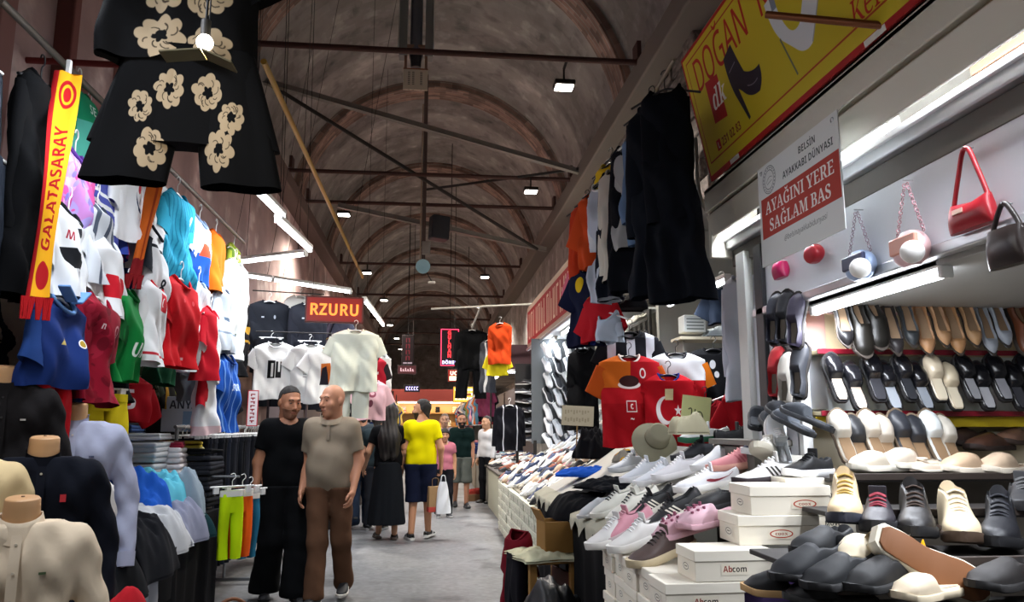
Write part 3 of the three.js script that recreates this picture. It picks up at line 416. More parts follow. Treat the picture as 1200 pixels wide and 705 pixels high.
// rail and pole carrying the jerseys
tag(mesh('garment_rail', rod(atX(0, 0, -1.7), atX(286, 284, -1.7), .016), M(0x6d675f, .5, { metalness: .5 })), 'metal rail along the aisle carrying the upper row of jerseys', 'rail');
tag(mesh('garment_rail', rod([-1.86, 2.62, -2.9], [-1.86, 2.62, -7.6], .014), DARKMETAL), 'thin dark rail hidden behind the lower row of jerseys', 'rail');
const W_ = '#e9ebec', RED = '#b8121e', NAVY = '#1a2a5c';
const lw = [  // px, neck py, hem py, X, width, turn, label, design, sleeve, collar
  [92, 104, 190, -1.78, .44, 62, 'green and teal football jersey hung next to the yellow red scarf', { base: '#1f8f63', rects: [['#57b6a0', 0, 120, 512, 136]], text: [['#d9efe6', 'SE', 128, 90, 44]] }, '#1f8f63'],
  [88, 178, 290, -1.66, .5, 66, 'pink and lilac football jersey', { base: '#c98bd0', mottle: ['#e05aa2', '#b3a2e6', '#e9b5dd', '#8f7fd6'], ms: 34, discs: badge('#e8c341') }, '#d85aa6', '#5d3a8c'],
  [122, 148, 205, -1.85, .48, 62, 'sky blue and white football jersey above the striped ones', { base: '#3fa5de', rects: [[W_, 0, 150, 512, 106]], polys: [['#e9ebec', 60, 40, 110, 60, 60, 90]] }, '#3fa5de', '#ffffff'],
  [116, 196, 300, -1.72, .5, 64, 'violet blue jersey with white chest bands', { base: '#4d55a8', hoops: [[W_, 90, 10], [W_, 118, 12], ['#2b3170', 150, 30]] }, '#5b63b8', '#ffffff'],
  [114, 240, 335, -1.63, .46, 68, 'grey and white jersey with broad dark stripes', { base: '#c9ced4', stripes: [['#4c5565', 3, 26]] }, '#dfe3e6', '#3a4250'],
  [137, 190, 300, -1.74, .42, 66, 'blue and magenta striped football jersey', { base: '#3b4fae', stripes: [['#a8316c', 4, 22]], discs: badge('#d9b032') }, '#3b4fae', '#a8316c'],
  [152, 198, 288, -1.68, .5, 64, 'white jersey with a navy neck loop print beside the slim orange scarf', { base: W_, discs: [['#2c3350', 128, 110, 26, 40], [W_, 128, 100, 22, 34], ['#c03040', 128, 66, 12, 18]] }, W_, '#2c3350'],
  [182, 208, 318, -1.7, .44, 66, 'white jersey with small dark chest lettering left of the cyan one', { base: '#f0f1f1', rects: [['#3a4152', 92, 96, 66, 10], ['#7c8190', 100, 112, 50, 6]] }, '#f0f1f1', '#d02a36'],
  [180, 268, 372, -1.62, .4, 70, 'white jersey with black cuffs below the scarf end', { base: '#eceeef', hoops: [['#20242c', 60, 9]], text: [['#22262e', '8', 128, 190, 60]] }, '#22262e', '#22262e'],
  [208, 226, 343, -1.62, .5, 52, 'cyan football jersey with a wavy tonal pattern', { base: '#35a9c9', diag: '#1f86aa', discs: badge('#dff3f7') }, '#35a9c9', '#1d7f9f'],
  [234, 256, 332, -1.66, .46, 58, 'white jersey with blue waist and red patch right of the cyan one', { base: '#eef0f1', rects: [['#2a5fb8', 0, 150, 512, 106], ['#e2563a', 80, 110, 60, 50]] }, '#eef0f1', '#8fa5c8'],
  [253, 272, 345, -1.68, .46, 60, 'bright orange football jersey at the far end of the rail', { base: '#f0761c', rects: [['#c9471a', 70, 140, 70, 26]] }, '#f0761c', '#d85a12'],
  [274, 288, 352, -1.74, .4, 60, 'yellow green football jersey behind the last white one', { base: '#b9c74a', mottle: ['#6f8f3a', '#e7e9c0'], ms: 26 }, '#a8bb3f'],
  [276, 306, 420, -1.64, .5, 46, 'plain white football shirt ending the upper row', { base: '#e8ebe8', rects: [['#6d7a72', 90, 190, 84, 8]], discs: badge('#9aa8a0', 165, 80, '#dfe4e0') }, '#e4e8e4', '#e8ebe8'],
  [80, 246, 352, -1.6, .5, 66, 'white jersey with black ink brush print', { base: '#e6e9ea', mottle: ['#e6e9ea'], polys: [['#16181c', 40, 130, 90, 118, 130, 150, 180, 190, 120, 168, 84, 176, 60, 160], ['#24272d', 100, 60, 140, 50, 150, 66, 118, 84]], text: [['#a32835', 'M', 70, 100, 34]] }, '#e6e9ea', '#1b1d22'],
  [126, 282, 368, -1.6, .5, 64, 'white jersey with a red chest block', { base: '#eceeef', rects: [['#cf2230', 70, 120, 130, 74]], polys: [['#eceeef', 120, 120, 150, 120, 130, 150]] }, '#eceeef', '#eceeef'],
  [104, 298, 352, -1.66, .44, 66, 'white jersey with one black shoulder panel', { base: '#e4e7ea', rects: [['#22252d', 150, 10, 80, 80]] }, '#d8dce0', '#b23140'],
  [70, 348, 412, -1.56, .52, 60, 'navy polo jersey with pale blue collar', { base: '#1c3474', discs: badge('#b89a3a', 165, 130), polys: [['#d9c36a', 70, 140, 84, 118, 98, 140]] }, '#2a4a8c', '#6c96cc'],
  [115, 348, 472, -1.56, .5, 60, 'dark red football jersey with tonal camouflage', { base: '#8c1228', mottle: ['#7c0f22', '#9c1d33', '#6d0c1d'], ms: 20, discs: [['#c98a90', 165, 84, 16, 19], ['#8c1228', 165, 84, 11, 13]], text: [['#e7d5d6', 'n', 90, 84, 24]] }, '#951a30', '#8c1228'],
  [150, 338, 446, -1.6, .44, 68, 'green football jersey with white UN lettering', { base: '#14803a', text: [['#e8f1ea', 'UN', 128, 190, 54]] }, '#0d5f2a', '#0d5f2a'],
  [180, 330, 428, -1.58, .46, 62, 'white jersey with a small red flag on the chest', { base: '#edeff0', rects: [['#d21f2d', 92, 40, 80, 52]], discs: [['#ffffff', 124, 66, 14], ['#d21f2d', 129, 66, 11]], hoops: [['#c33440', 226, 8]] }, '#edeff0', '#d21f2d'],
  [212, 326, 430, -1.55, .5, 52, 'plain red football jersey below the cyan one', { base: '#c4161f', rects: [['#d9a2a2', 140, 228, 20, 8]], discs: [['#d64a50', 90, 70, 6], ['#d64a50', 170, 70, 7]] }, '#c4161f', '#c4161f'],
  [233, 330, 436, -1.6, .44, 58, 'white jersey hung behind the plain red one', { base: '#e6eaee', stripes: [['#d3d9e0', 6, 8]] }, '#e6eaee', '#9fb0c8'],
  [247, 362, 448, -1.54, .46, 62, 'red and white jersey tilted on its hanger', { base: '#e9ebec', rects: [['#c31a2a', 0, 0, 100, 256], ['#c31a2a', 410, 0, 102, 256]] }, '#c31a2a', '#c31a2a'],
  [243, 428, 508, -1.56, .4, 66, 'white jersey with red cuffs hanging lowest', { base: '#eceeef', rects: [['#e8c9cc', 0, 226, 512, 30]] }, '#c31a2a', '#c31a2a'],
  [262, 338, 412, -1.62, .42, 60, 'pale grey blue jersey under the last orange one', { base: '#c8d2da', rects: [['#56687c', 84, 120, 90, 14]], hoops: [['#8796a6', 180, 8]] }, '#c8d2da', '#56687c'],
  [267, 416, 506, -1.58, .44, 56, 'royal blue jersey with pale vertical lines', { base: '#1d4fa6', stripes: [['#6f9ad6', 7, 6]], text: [['#cfe0f5', 'SPOR', 128, 120, 34]] }, '#1d4fa6', '#0f2f6c'],
];
srand(303);
[[70, 150, 240, 'white and violet'], [104, 130, 220, 'teal and white'], [132, 232, 330, 'black and white'], [160, 262, 350, 'blue and white'], [196, 262, 360, 'pale grey'], [166, 300, 400, 'white and navy'], [222, 300, 400, 'navy and red'], [246, 300, 380, 'pink and white'], [90, 340, 440, 'dark blue'], [138, 372, 470, 'black'], [196, 372, 450, 'dark green'], [222, 400, 470, 'grey and black'], [258, 396, 470, 'white and blue'], [284, 350, 440, 'black and gold']].forEach(([px, py, pb, nm], i) => { const cc = [['#e4e2ea', '#6a4fa8'], ['#2f9a94', '#e8ecec'], ['#17181c', '#e4e6e8'], ['#2a4fa0', '#e8eaee'], ['#c4cad0', '#b4bac2'], ['#e9ebed', '#1c2a58'], ['#18244c', '#a81c2c'], ['#d88ca8', '#f0eef0'], ['#1a2c66', '#22387a'], ['#121316', '#2a2c32'], ['#12462c', '#1a5a3a'], ['#6a6e76', '#1c1d22'], ['#e6e9ee', '#2a5fb0'], ['#101114', '#b08a2c']][i]; lw.push([px, py, pb, -1.84 - (i % 3) * .05, .46, 58 + (i % 4) * 4, nm + ' jersey squeezed in behind the front row of jerseys', { base: cc[0], stripes: i % 3 === 0 ? [[cc[1], 3, 18]] : undefined, hoops: i % 3 === 1 ? [[cc[1], 90, 26], [cc[1], 140, 8]] : undefined, rects: i % 3 === 2 ? [[cc[1], 0, 0, 256, 44], [cc[1], 80, 110, 90, 12]] : undefined, discs: badge(cc[1]) }, cc[0], cc[1]]); });
lw.forEach(([px, py, pb, X, w, turn, label, d, sl, co], i) => { const p = atX(px, py, X), q = atZ(px, pb, -p.z), l = clamp(p.y - q.y, .38, .95); srand(i * 17 + 3); const t = garment('football_jersey', label, 'jersey', { pos: p, rot: (turn + 30) * D, w: w * .84, l, g: { phi: .28, sleeve: .19 }, seed: 1 + i % 9, d: { ...d, seed: i + 2 }, sleeve: sl, collar: co || sl, polo: label.includes('polo'), lean: rr(-.06, .06) }); });
// scarves
const scarfTex = (a, b, txt, c) => canvasTex(128, 1024, (g) => { g.fillStyle = a; g.fillRect(0, 0, 128, 1024); g.fillStyle = b; g.fillRect(0, 0, 22, 1024); g.beginPath(); g.ellipse(74, 100, 40, 66, 0, 0, 7); g.fill(); g.fillStyle = a; g.beginPath(); g.ellipse(74, 100, 28, 48, 0, 0, 7); g.fill(); g.fillStyle = b; g.beginPath(); g.ellipse(74, 100, 18, 34, 0, 0, 7); g.fill(); g.beginPath(); g.ellipse(74, 930, 40, 60, 0, 0, 7); g.fill(); g.save(); g.translate(98, 830); g.rotate(-Math.PI / 2); g.font = 'bold 84px sans-serif'; g.fillStyle = c; g.fillText(txt, 0, 0); g.restore(); });
{ const a = atX(80, 86, -1.55), b = atX(44, 348, -1.5); scarf('yellow and red football scarf with big letters hanging from the rail', a, b, .105, scarfTex('#e0a21c', '#a4171c', 'GALATASARAY', '#a4171c'), '#a4171c', V(.55, 0, -.35)); }
{ const a = atX(184, 206, -1.6), b = atZ(158, 322, 4.15); scarf('slim orange brown football scarf with dark red end', a, b, .085, canvasTex(64, 256, g => { g.fillStyle = '#b5561c'; g.fillRect(0, 0, 64, 256); g.fillStyle = '#8a3516'; g.fillRect(40, 0, 10, 256); g.fillStyle = '#6d1418'; g.fillRect(0, 215, 64, 41); }), '#6d1418', V(.6, 0, -.3)); }
// black garments near the edge
garment('black_jacket', 'plain black long sleeved top hung before the yellow red scarf', 'top', { pos: atX(48, 92, -1.66), rot: 94 * D, w: .36, l: .95, seed: 3, color: '#050608', g: { sleeve: .6, phi: .14 }, hanger: 'black' });
garment('grey_jacket', 'grey blue jacket at the end of the rail', 'jacket', { pos: atX(-52, 40, -1.8), rot: 66 * D, w: .36, l: .4, seed: 4, color: '#3a4048', g: { sleeve: .5, phi: .2 } });
garment('denim_jacket', 'dark denim jacket below the grey one', 'jacket', { pos: atX(-48, 150, -1.75), rot: 66 * D, w: .36, l: .6, seed: 5, color: '#1c222c', g: { sleeve: .55, phi: .2 } });
garment('dark_cardigan', 'dark grey cardigan with a pale strip hanging low at the rail end', 'cardigan', { pos: atX(-20, 330, -1.95), rot: 66 * D, w: .36, l: .6, seed: 6, color: '#33363d', g: { sleeve: .5, phi: .18 } });
garment('cream_shirt', 'narrow cream shirt hanging left of the navy polo', 'shirt', { pos: atX(24, 338, -1.88), rot: 74 * D, w: .34, l: .62, seed: 7, color: '#dcd3bf', g: { sleeve: .5, phi: .12 } });
trousers('red_shorts', 'bright red football shorts clipped over navy trousers', 'shorts', { pos: atX(63, 417, -1.56), rot: 92 * D, w: .24, l: .36, color: '#bd1420', g: { spread: .02 } });
trousers('navy_trousers', 'navy football trousers behind the red shorts', 'trousers', { pos: atX(66, 408, -1.62), rot: 88 * D, w: .42, l: .62, color: '#16234e' });
trousers('yellow_shorts', 'yellow shorts between the dark red and green jerseys', 'shorts', { pos: atX(122, 462, -1.64), rot: 66 * D, w: .28, l: .26, color: '#d8c21e' });
// lower goods in the recess behind the jerseys
garment('folded_red_jersey', 'red jersey with a white 5 hanging over the jeans pile', 'jersey', { pos: atX(146, 438, -1.95), rot: 58 * D, w: .42, l: .3, seed: 4, d: { base: '#b01822', text: [['#f0e6e6', '5', 128, 190, 150]] }, sleeve: '#b01822', hanger: 'black' });
{
  const s = thing('shelf_unit', 'dark shelf standing behind the clothes table with folded jeans', 'shelf', [-2.3, 0, -5.75]); const wd = M(0x2c2622, .7);
  for (const y of [.5, 1.0, 1.34]) mesh('shelf', box(.6, .03, .95, 0, y, 0), wd, s); for (const z of [-.47, .47]) mesh('side_panel', box(.6, 1.36, .025, 0, .68, z), wd, s);
  const cs = [0x22304c, 0x5e6468, 0x3b5486, 0x2d3138, 0x4a5a70, 0x20242c]; srand(5);
  cs.forEach((c, i) => folded('folded_jeans', ['topmost', 'second from the top', 'third from the top', 'fourth from the top', 'second from the bottom', 'bottom'][5 - i] + ' folded jeans of the pile on the dark shelf', 'jeans', [-2.16 + rr(-.02, .02), 1.358 + i * .052, -5.62], .34, .05, .3, 2, c, i + 1, rr(-.1, .1), 'pile of folded jeans'));
  for (let i = 0; i < 5; i++) folded('folded_jeans', 'dark folded jeans in the pile at the back of the shelf', 'jeans', [-2.3, 1.358 + i * .052, -6.02], .34, .05, .28, 2, cs[(i + 3) % 6], i + 1, rr(-.1, .1), 'second pile of folded jeans');
}
[[186, 440, '#22201f', 'black'], [200, 446, '#151517', 'black'], [214, 442, '#0f1013', 'black'], [228, 450, '#191614', 'black'], [242, 448, '#0d0e11', 'black'], [256, 450, '#101014', 'black']].forEach(([px, py, c], i) => garment('dark_shirt', 'dark top hanging in the shade behind the jerseys', 'top', { pos: atZ(px, py, 7.9 + (i % 3) * .2), rot: (20 + 6 * i) * D, w: .46, l: .68, seed: i + 1, color: c, hanger: 'white', group: 'dark tops behind the jerseys' }));
garment('olive_shirt', 'yellow olive top hanging between dark tops', 'top', { pos: atZ(224, 434, 7.4), rot: 40 * D, w: .3, l: .2, seed: 2, color: '#9aa020' });
garment('mustard_shirt', 'mustard striped top hanging in the shade', 'top', { pos: atZ(182, 430, 6.9), rot: 62 * D, w: .34, l: .36, seed: 2, d: { base: '#191714', stripes: [['#b98c2a', 2, 40]] }, sleeve: '#191714' });
garment('camouflage_shirt', 'dark green mottled top under the white jersey hem', 'top', { pos: atZ(164, 420, 6.4), rot: 60 * D, w: .34, l: .34, seed: 5, d: { base: '#3c4534', mottle: ['#6a7458', '#1f241b', '#8b9380'], ms: 14 }, sleeve: '#3c4534' });
{ const p = atZ(216, 485, 7.0), t = thing('letter_board', 'white board with dark lettering behind the hangers', 'sign', p, .35); mesh('panel', box(.36, .3, .02, 0, 0, 0), printed(canvasTex(256, 192, g => { g.fillStyle = '#cfd9e4'; g.fillRect(0, 0, 256, 192); g.fillStyle = '#3a4250'; g.font = 'bold 62px sans-serif'; g.fillText('ANYA', 40, 66); g.fillStyle = '#8fb4d6'; g.fillRect(120, 80, 136, 112); }), .6), t); mesh('hook', rod([0, .15, 0], [0, .42, 0], .004), DARKMETAL, t); }
{ const p = atZ(296, 478, 7.6), t = thing('price_card', 'narrow white card with red border and red letters', 'sign', p, .2); mesh('card', box(.1, .34, .006, 0, 0, 0, .001), printed(canvasTex(64, 200, g => { g.fillStyle = '#c8303c'; g.fillRect(0, 0, 64, 200); g.fillStyle = '#f0e8e8'; g.fillRect(5, 5, 54, 190); g.fillStyle = '#a02a34'; for (let i = 0; i < 8; i++) { g.fillRect(18, 20 + i * 21, 26, 6); g.fillRect(18 + (i % 3) * 9, 20 + i * 21, 7, 14); } }), .6), t); mesh('cord', rod([0, .17, 0], [0, .5, 0], .002, .002, 5), HANG.white, t); }
// ---- mannequins ----
const shirtGeo = (() => {
  const T = [[-.1, -.24, 0, .1, -.24, 0, .112, .112], [-.085, -.45, .01, .085, -.45, .01, .1, .1], [-.09, -.68, 0, .09, -.68, 0, .108, .108], [-.165, -.16, -.005, -.05, -.115, -.005, .058, .055], [.165, -.16, -.005, .05, -.115, -.005, .058, .055]];
  const A = s => [[s * .185, -.175, 0, s * .262, -.44, -.02, .06, .05], [s * .262, -.44, -.02, s * .262, -.72, .05, .05, .04]];
  const f = (x, y, z) => { let d = blob(x, y, z * 1.08, T, .09); for (const s of [-1, 1]) d = smin(d, blob(x, y, z, A(s), .03), .022); d += .006 * Math.sin(y * 38 + x * 22 + z * 9) * Math.sin(x * 9 + y * 5) + .006 * Math.sin(x * 46 - y * 25 + 2) * Math.sin(y * 11) + .0025 * Math.sin(x * 80 + y * 44); return Math.max(d, y + .085, -.78 - y); };
  return nets(f, [-.34, -.8, -.2], [.34, -.05, .2], .011);
})();
function mannequin(label, px, py, Z, turn, color, o = {}) {
  const p = atZ(px, py, Z), sc = o.scale || .86, by = o.base || 0, H = (p.y - by) / sc, t = thing('shirt_mannequin', label, 'mannequin', [p.x, by, p.z], turn * D); t.scale.setScalar(sc);
  const B = new THREE.Group(); const cm = cloth(color), y0 = H; const add = (n, g, m) => { const k = mesh(n, g, m, t); k.position.y = y0; return k; };
  add('shirt', shirtGeo, cm);
  const neck = lathe([[0, .0], [.05, -.001], [.056, -.008], [.057, -.03], [.06, -.09], [.07, -.13]], 28); neck.rotateX(.12); add('neck_block', neck, M(0xc79a6c, .45));
  add('neck_plug', lathe([[0, .004], [.006, .004], [.006, 0]], 10), M(0x6b4a2c, .5));
  const R = []; for (const [y, r, dz] of [[-.1, .066, 0], [-.06, .063, 0], [-.052, .066, 0], [-.07, .071, .002], [-.115, .083, .006]]) { const q = []; for (let j = 0; j < 28; j++) { const a = 2 * Math.PI * j / 28 + Math.PI / 2; const fr = Math.max(0, Math.sin(a)); const gap = o.band ? 0 : .0; q.push([Math.cos(a) * r, y - fr * .032 - (y < -.1 && dz ? fr * fr * .012 : 0), Math.sin(a) * r * 1.02]); } R.push(q); }
  if (!o.band) add('collar', loft(R), cm); else add('collar', loft(R.slice(0, 3)), cm);
  add('placket', (() => { const r = []; for (let i = 0; i <= 12; i++) { const y = -.12 - i * .05, z = .088 + .034 * sm(-.1, -.24, y) - .01 * sm(-.3, -.5, y) + .005; r.push([[-.016, y, z], [.016, y, z + .001]]); } return loft(r, { closed: false }); })(), cm);
  const bt = []; for (let i = 0; i < 6; i++) { const y = -.15 - i * .09, z = .088 + .034 * sm(-.1, -.24, y) - .01 * sm(-.3, -.5, y) + .008; bt.push(rod([0, y, z], [0, y, z + .003], .005, .005, 8)); } add('buttons', merge(bt), M(o.button || 0xdedbd2, .4));
  if (o.logo) add('chest_logo', box(.022, o.logo[1] || .01, .004, .085, -.25, .104, .001), M(o.logo[0], .6));
  for (const s of [-1, 1]) add('cuff', (() => { const a = V(s * .262, -.7, .046), b = V(s * .262, -.765, .06); const g = rod(a, b, .047, .044, 16); return g; })(), cm);
  mesh('pole', rod([0, .03, 0], [0, Math.max(.06, H - .76), 0], .018), STEEL, t); mesh('foot', lathe([[0, .035], [.12, .03], [.16, .012], [.16, 0], [0, 0]], 28), M(0x2b2b2d, .4), t); mesh('torso_end', rod([0, H - .79, 0], [0, H - .76, 0], .1, .1, 20), M(0xc79a6c, .5), t);
  return t;
}
mannequin('mannequin in a cream button-down shirt', 27, 582, 2.55, 22, '#d8c6ac', { logo: [0x4c5f3c, .008], button: 0xcdbfa8 });
mannequin('mannequin in a navy black shirt with a red chest emblem', 53, 511, 3.0, 24, '#10131c', { logo: [0xb5202c, .03], button: 0xb8b4a4, band: 1 });
mannequin('mannequin in a pale lavender blue band-collar shirt', 88, 472, 3.6, 24, '#a9aec4', { base: .97, scale: .92, logo: [0x4c5470, .008], band: 1 });
mannequin('mannequin in a charcoal knit shirt at the table end', 6, 428, 3.2, 30, '#1c1a1b', { scale: .84, logo: [0xa9a49c, .008], button: 0x2a2728 });
mannequin('mannequin in a pale straw shirt mostly hidden by the navy one', -46, 512, 2.8, 24, '#d6bf92', {});
garment('orange_white_shirt', 'white and orange shirt hanging below the lavender mannequin', 'shirt', { pos: atZ(104, 560, 3.85), rot: 60 * D, w: .3, l: .55, seed: 2, d: { base: '#e5e2dc', rects: [['#c25a1e', 0, 130, 512, 70], ['#23211f', 0, 205, 512, 51]] }, sleeve: '#e5e2dc' });
heap('red_bag', 'red and white printed bag behind the cream mannequin', 'bag', [-1.13, .55, -3.1], .3, .4, .3, '#b8222c', 4, .4, { wr: .025 });
{ const t = thing('stool', 'low dark stool under the red bag', 'stool', [-1.13, 0, -3.1]); mesh('seat', box(.34, .04, .34, 0, .53, 0), M(0x3b3330, .7), t); for (const [x, z] of [[-1, -1], [1, -1], [1, 1], [-1, 1]]) mesh('leg', rod([x * .14, .51, z * .14], [x * .16, 0, z * .16], .016), DARKMETAL, t); }
heap('baseball_hat', 'pink red cap lying by the lavender mannequin', 'cap', [-1.62, .97, -3.36], .15, .12, .15, '#c22440', 7);
// ---- clothes table ----
{ const t = thing('clothes_table', 'long table with black cloth skirt piled with folded clothes', 'table', [-1.92, .04, -4.5]); t.scale.z = 1.14;
  mesh('table_top', box(.94, .04, 2.1, 0, .88, 0), M(0x2f2c2b, .7), t); for (const [x, z] of [[-.42, -1], [.42, -1], [.42, 1], [-.42, 1]]) mesh('leg', rod([x, 0, z], [x, .86, z], .022), DARKMETAL, t);
  const R = [], N = 60; for (const [y, k] of [[.9, 0], [.86, .4], [.4, 1], [.03, 1.1]]) { const r = []; for (let i = 0; i <= N; i++) { const z = 1.06 - i * 2.12 / N; r.push([.475 + .012 * k * Math.sin(i * 1.1) + .01 * k * Math.sin(i * .37), y, z]); } R.push(r); } const R2 = []; for (const [y, k] of [[.9, 0], [.86, .4], [.4, 1], [.03, 1.1]]) { const r = []; for (let i = 0; i <= 30; i++) r.push([.475 - i * .95 / 30, y, -1.06 - .012 * k * Math.sin(i * 1.2)]); R2.push(r); }
  mesh('cloth_skirt', merge([loft(R, { closed: false }), loft(R2, { closed: false }), loft([R[0], R[0].map(p => [-.47, .905, p[2]])], { closed: false })]), cloth('#0d0d10'), t); }
const TB = .955;
heap('black_jacket_heap', 'black crumpled jacket drooping over the near end of the table', 'jacket', [-1.54, TB, -3.62], .44, .11, .62, '#15171a', 1, 90 * D, { droop: .2 });
heap('black_jacket_heap', 'charcoal jacket drooping over the table beside the white shirts', 'jacket', [-1.54, TB + .01, -4.12], .46, .13, .62, '#14161b', 2, 90 * D, { droop: .18 });
heap('white_shirt_heap', 'crumpled white shirt drooping over the table edge', 'shirt', [-1.6, TB, -4.58], .44, .13, .62, '#b9bcc0', 3, 90 * D, { droop: .12 });
heap('grey_shirt_heap', 'crumpled lavender grey shirt drooping over the table end', 'shirt', [-1.62, TB, -4.98], .42, .12, .62, '#7e8296', 4, 90 * D, { droop: .12 });
heap('teal_shirt_heap', 'dark teal cloth at the table corner', 'cloth', [-1.62, TB - .02, -5.25], .24, .12, .56, '#123238', 5, 90 * D, { droop: .12 });
heap('striped_shirt_heap', 'striped black and white cloth on the near table end', 'cloth', [-1.82, TB + .06, -4.2], .3, .15, .34, '#8b8d92', 6, 70 * D, { mat: printed(canvasTex(128, 128, g => { g.fillStyle = '#c9ccce'; g.fillRect(0, 0, 128, 128); g.fillStyle = '#3a3d42'; for (let i = 0; i < 8; i++) g.fillRect(0, i * 16, 128, 6); })) });
srand(99);
[[168, 517, -1.85, '#c2c6ca', 'pile of pale grey folded shirts beside the lavender mannequin'], [190, 524, -1.78, '#d6d0d2', 'pile of white folded shirts with maroon piping'], [213, 524, -1.74, '#b3ad84', 'pile of cream and khaki folded shirts'], [231, 533, -1.62, '#23252b', 'pile of dark folded jumpers near the table corner'], [184, 545, -1.66, '#5fb9cf', 'cyan folded shirt in the middle of the table'], [163, 547, -1.66, '#1e55b4', 'blue folded shirt behind the black jackets'], [206, 548, -1.6, '#8796a2', 'grey blue folded shirts before the cream pile']].forEach(([px, py, X, c, lab], i) => { const p = atX(px, py, X), h = clamp(p.y - TB, .06, .5); if (i < 4) folded('folded_clothes', lab, 'clothes', [p.x, TB, p.z], .3, h, .28, Math.max(2, Math.round(h / .035)), c, i + 3, rr(-.25, .25)); else heap('folded_clothes', lab, 'clothes', [p.x, TB, p.z], .36, h * 1.15, .3, c, i + 3, rr(-.4, .4), { wr: .05 }); if (i < 4) folded('folded_shirt', ['white shirt lying on the pale grey pile', 'maroon shirt lying on the white pile', 'yellow shirt lying on the khaki pile', 'black shirt lying on the dark pile'][i], 'shirt', [p.x, TB + h + .004, p.z], .28, .04, .26, 2, ['#d9dcdd', '#8a2438', '#b8a43c', '#101114'][i], i + 11, rr(-.4, .4)); });
heap('baseball_hat', 'orange cap on the table corner', 'cap', [-1.7, TB + .12, -5.2], .17, .1, .19, '#d2541a', 8, .4); heap('baseball_hat', 'black cap beside the orange one', 'cap', [-1.58, TB + .1, -5.3], .2, .13, .22, '#121012', 9, .8);
[[-2.0, -6.0, '#d9d3c8'], [-1.84, -6.1, '#b9b6b2'], [-1.72, -6.15, '#c8cac8']].forEach(([x, z, c], i) => { const m = heap('baseball_hat', ['cream', 'grey', 'white'][i] + ' cap on the rack end beyond the table', 'hat', [x, 1.0, z], .2, .12, .22, c, 10 + i, i); });
{ const t = thing('cap_stand', 'small dark crate stand carrying the pale caps', 'stand', [-1.86, 0, -6.1]); mesh('top', box(.5, .03, .26, 0, .985, 0), M(0x24211f, .8), t); for (const x of [-.22, .22]) mesh('leg', box(.03, .97, .2, x, .485, 0), M(0x24211f, .8), t); }
// trousers hung along the table front
[[3.98, '#7d98b4', 'pale blue jeans hanging at the near end of the table front', .3], [4.16, '#2f4a86', 'blue jeans hanging on the table front', .2], [4.3, '#101114', 'black trousers hanging on the table front between blue and grey ones', .3], [4.52, '#8f9198', 'grey jogging trousers hanging on the table front', .34], [4.86, '#0e0f12', 'black jogging trousers hanging right of the grey ones', .36]].forEach(([z, c, lab, w], i) => trousers('hanging_trousers', lab, 'trousers', { pos: [-1.395 + (i % 2) * .02, .86, -(z - .5)], rot: 86 * D, w, l: .8, seed: i + 1, color: c, clip: null }));
// neon shorts
[[272, 575, 5.5, '#c6ea12', 'neon yellow shorts clipped at the table end', 1.5], [284, 575, 5.65, '#f0611c', 'neon orange shorts behind the yellow pair', 1.56], [293, 578, 5.8, '#256c8c', 'teal blue shorts behind the orange pair', 1.6]].forEach(([px, py, z, c, lab], i) => trousers('neon_shorts', lab, 'shorts', { pos: atZ(px, py, z), rot: (36 + i * 8) * D, w: .16, l: .44, seed: i + 2, color: c, band: '#e8e8e0', g: { depth: .03 } }));
tag(mesh('hook_bar', rod([-1.3, 1.16, -5.62], [-1.8, 1.16, -5.66], .008), STEEL), 'short steel bar holding the neon shorts', 'bar');
{ const p = atZ(249, 690, 5.1), t = thing('leather_bag', 'tan leather bag standing at the foot of the table', 'bag', [p.x + .12, 0, p.z], .5); mesh('bag_body', heapGeo(.3, .34, .22, 3, { wr: .04 }), M(0x9a5a22, .5), t); mesh('strap', pipe([[-.12, .2, 0], [-.1, .4, 0], [0, .46, 0], [.1, .4, 0], [.12, .2, 0]], .012), M(0x6d3c16, .5), t); }
// ---- trouser rack ----
{ const t = thing('clothes_rack', 'long chrome clothes rack of dark trousers beside the aisle', 'rack', [-1.95, 0, -8]); mesh('rail', rod([0, 1.5, 1.75], [0, 1.5, -1.75], .014), STEEL, t); for (const z of [-1.7, 0, 1.7]) { mesh('upright', rod([0, .06, z], [0, 1.5, z], .015), STEEL, t); mesh('foot', box(.5, .03, .04, 0, .05, z), STEEL, t); } }
{ srand(41); const cs = ['#14161b', '#0e0f12', '#1b1f29', '#181a20', '#22242c', '#101218'];
  const protos = cs.map((c, i) => null);
  for (let i = 0; i < 34; i++) { const k = i % 6, pos = V(-1.95 + rr(-.02, .02), 1.4, -6.4 - i * .098), rot = rr(-.12, .12) + .1; if (!protos[k]) protos[k] = trousers('dark_trousers', 'dark trousers on a white clip hanger along the chrome rack', 'trousers', { pos, rot, w: .4, l: 1.08, seed: k + 1, color: cs[k], group: 'trousers on the chrome rack', g: { depth: .035 } }); else dup(protos[k], pos, rot); } }
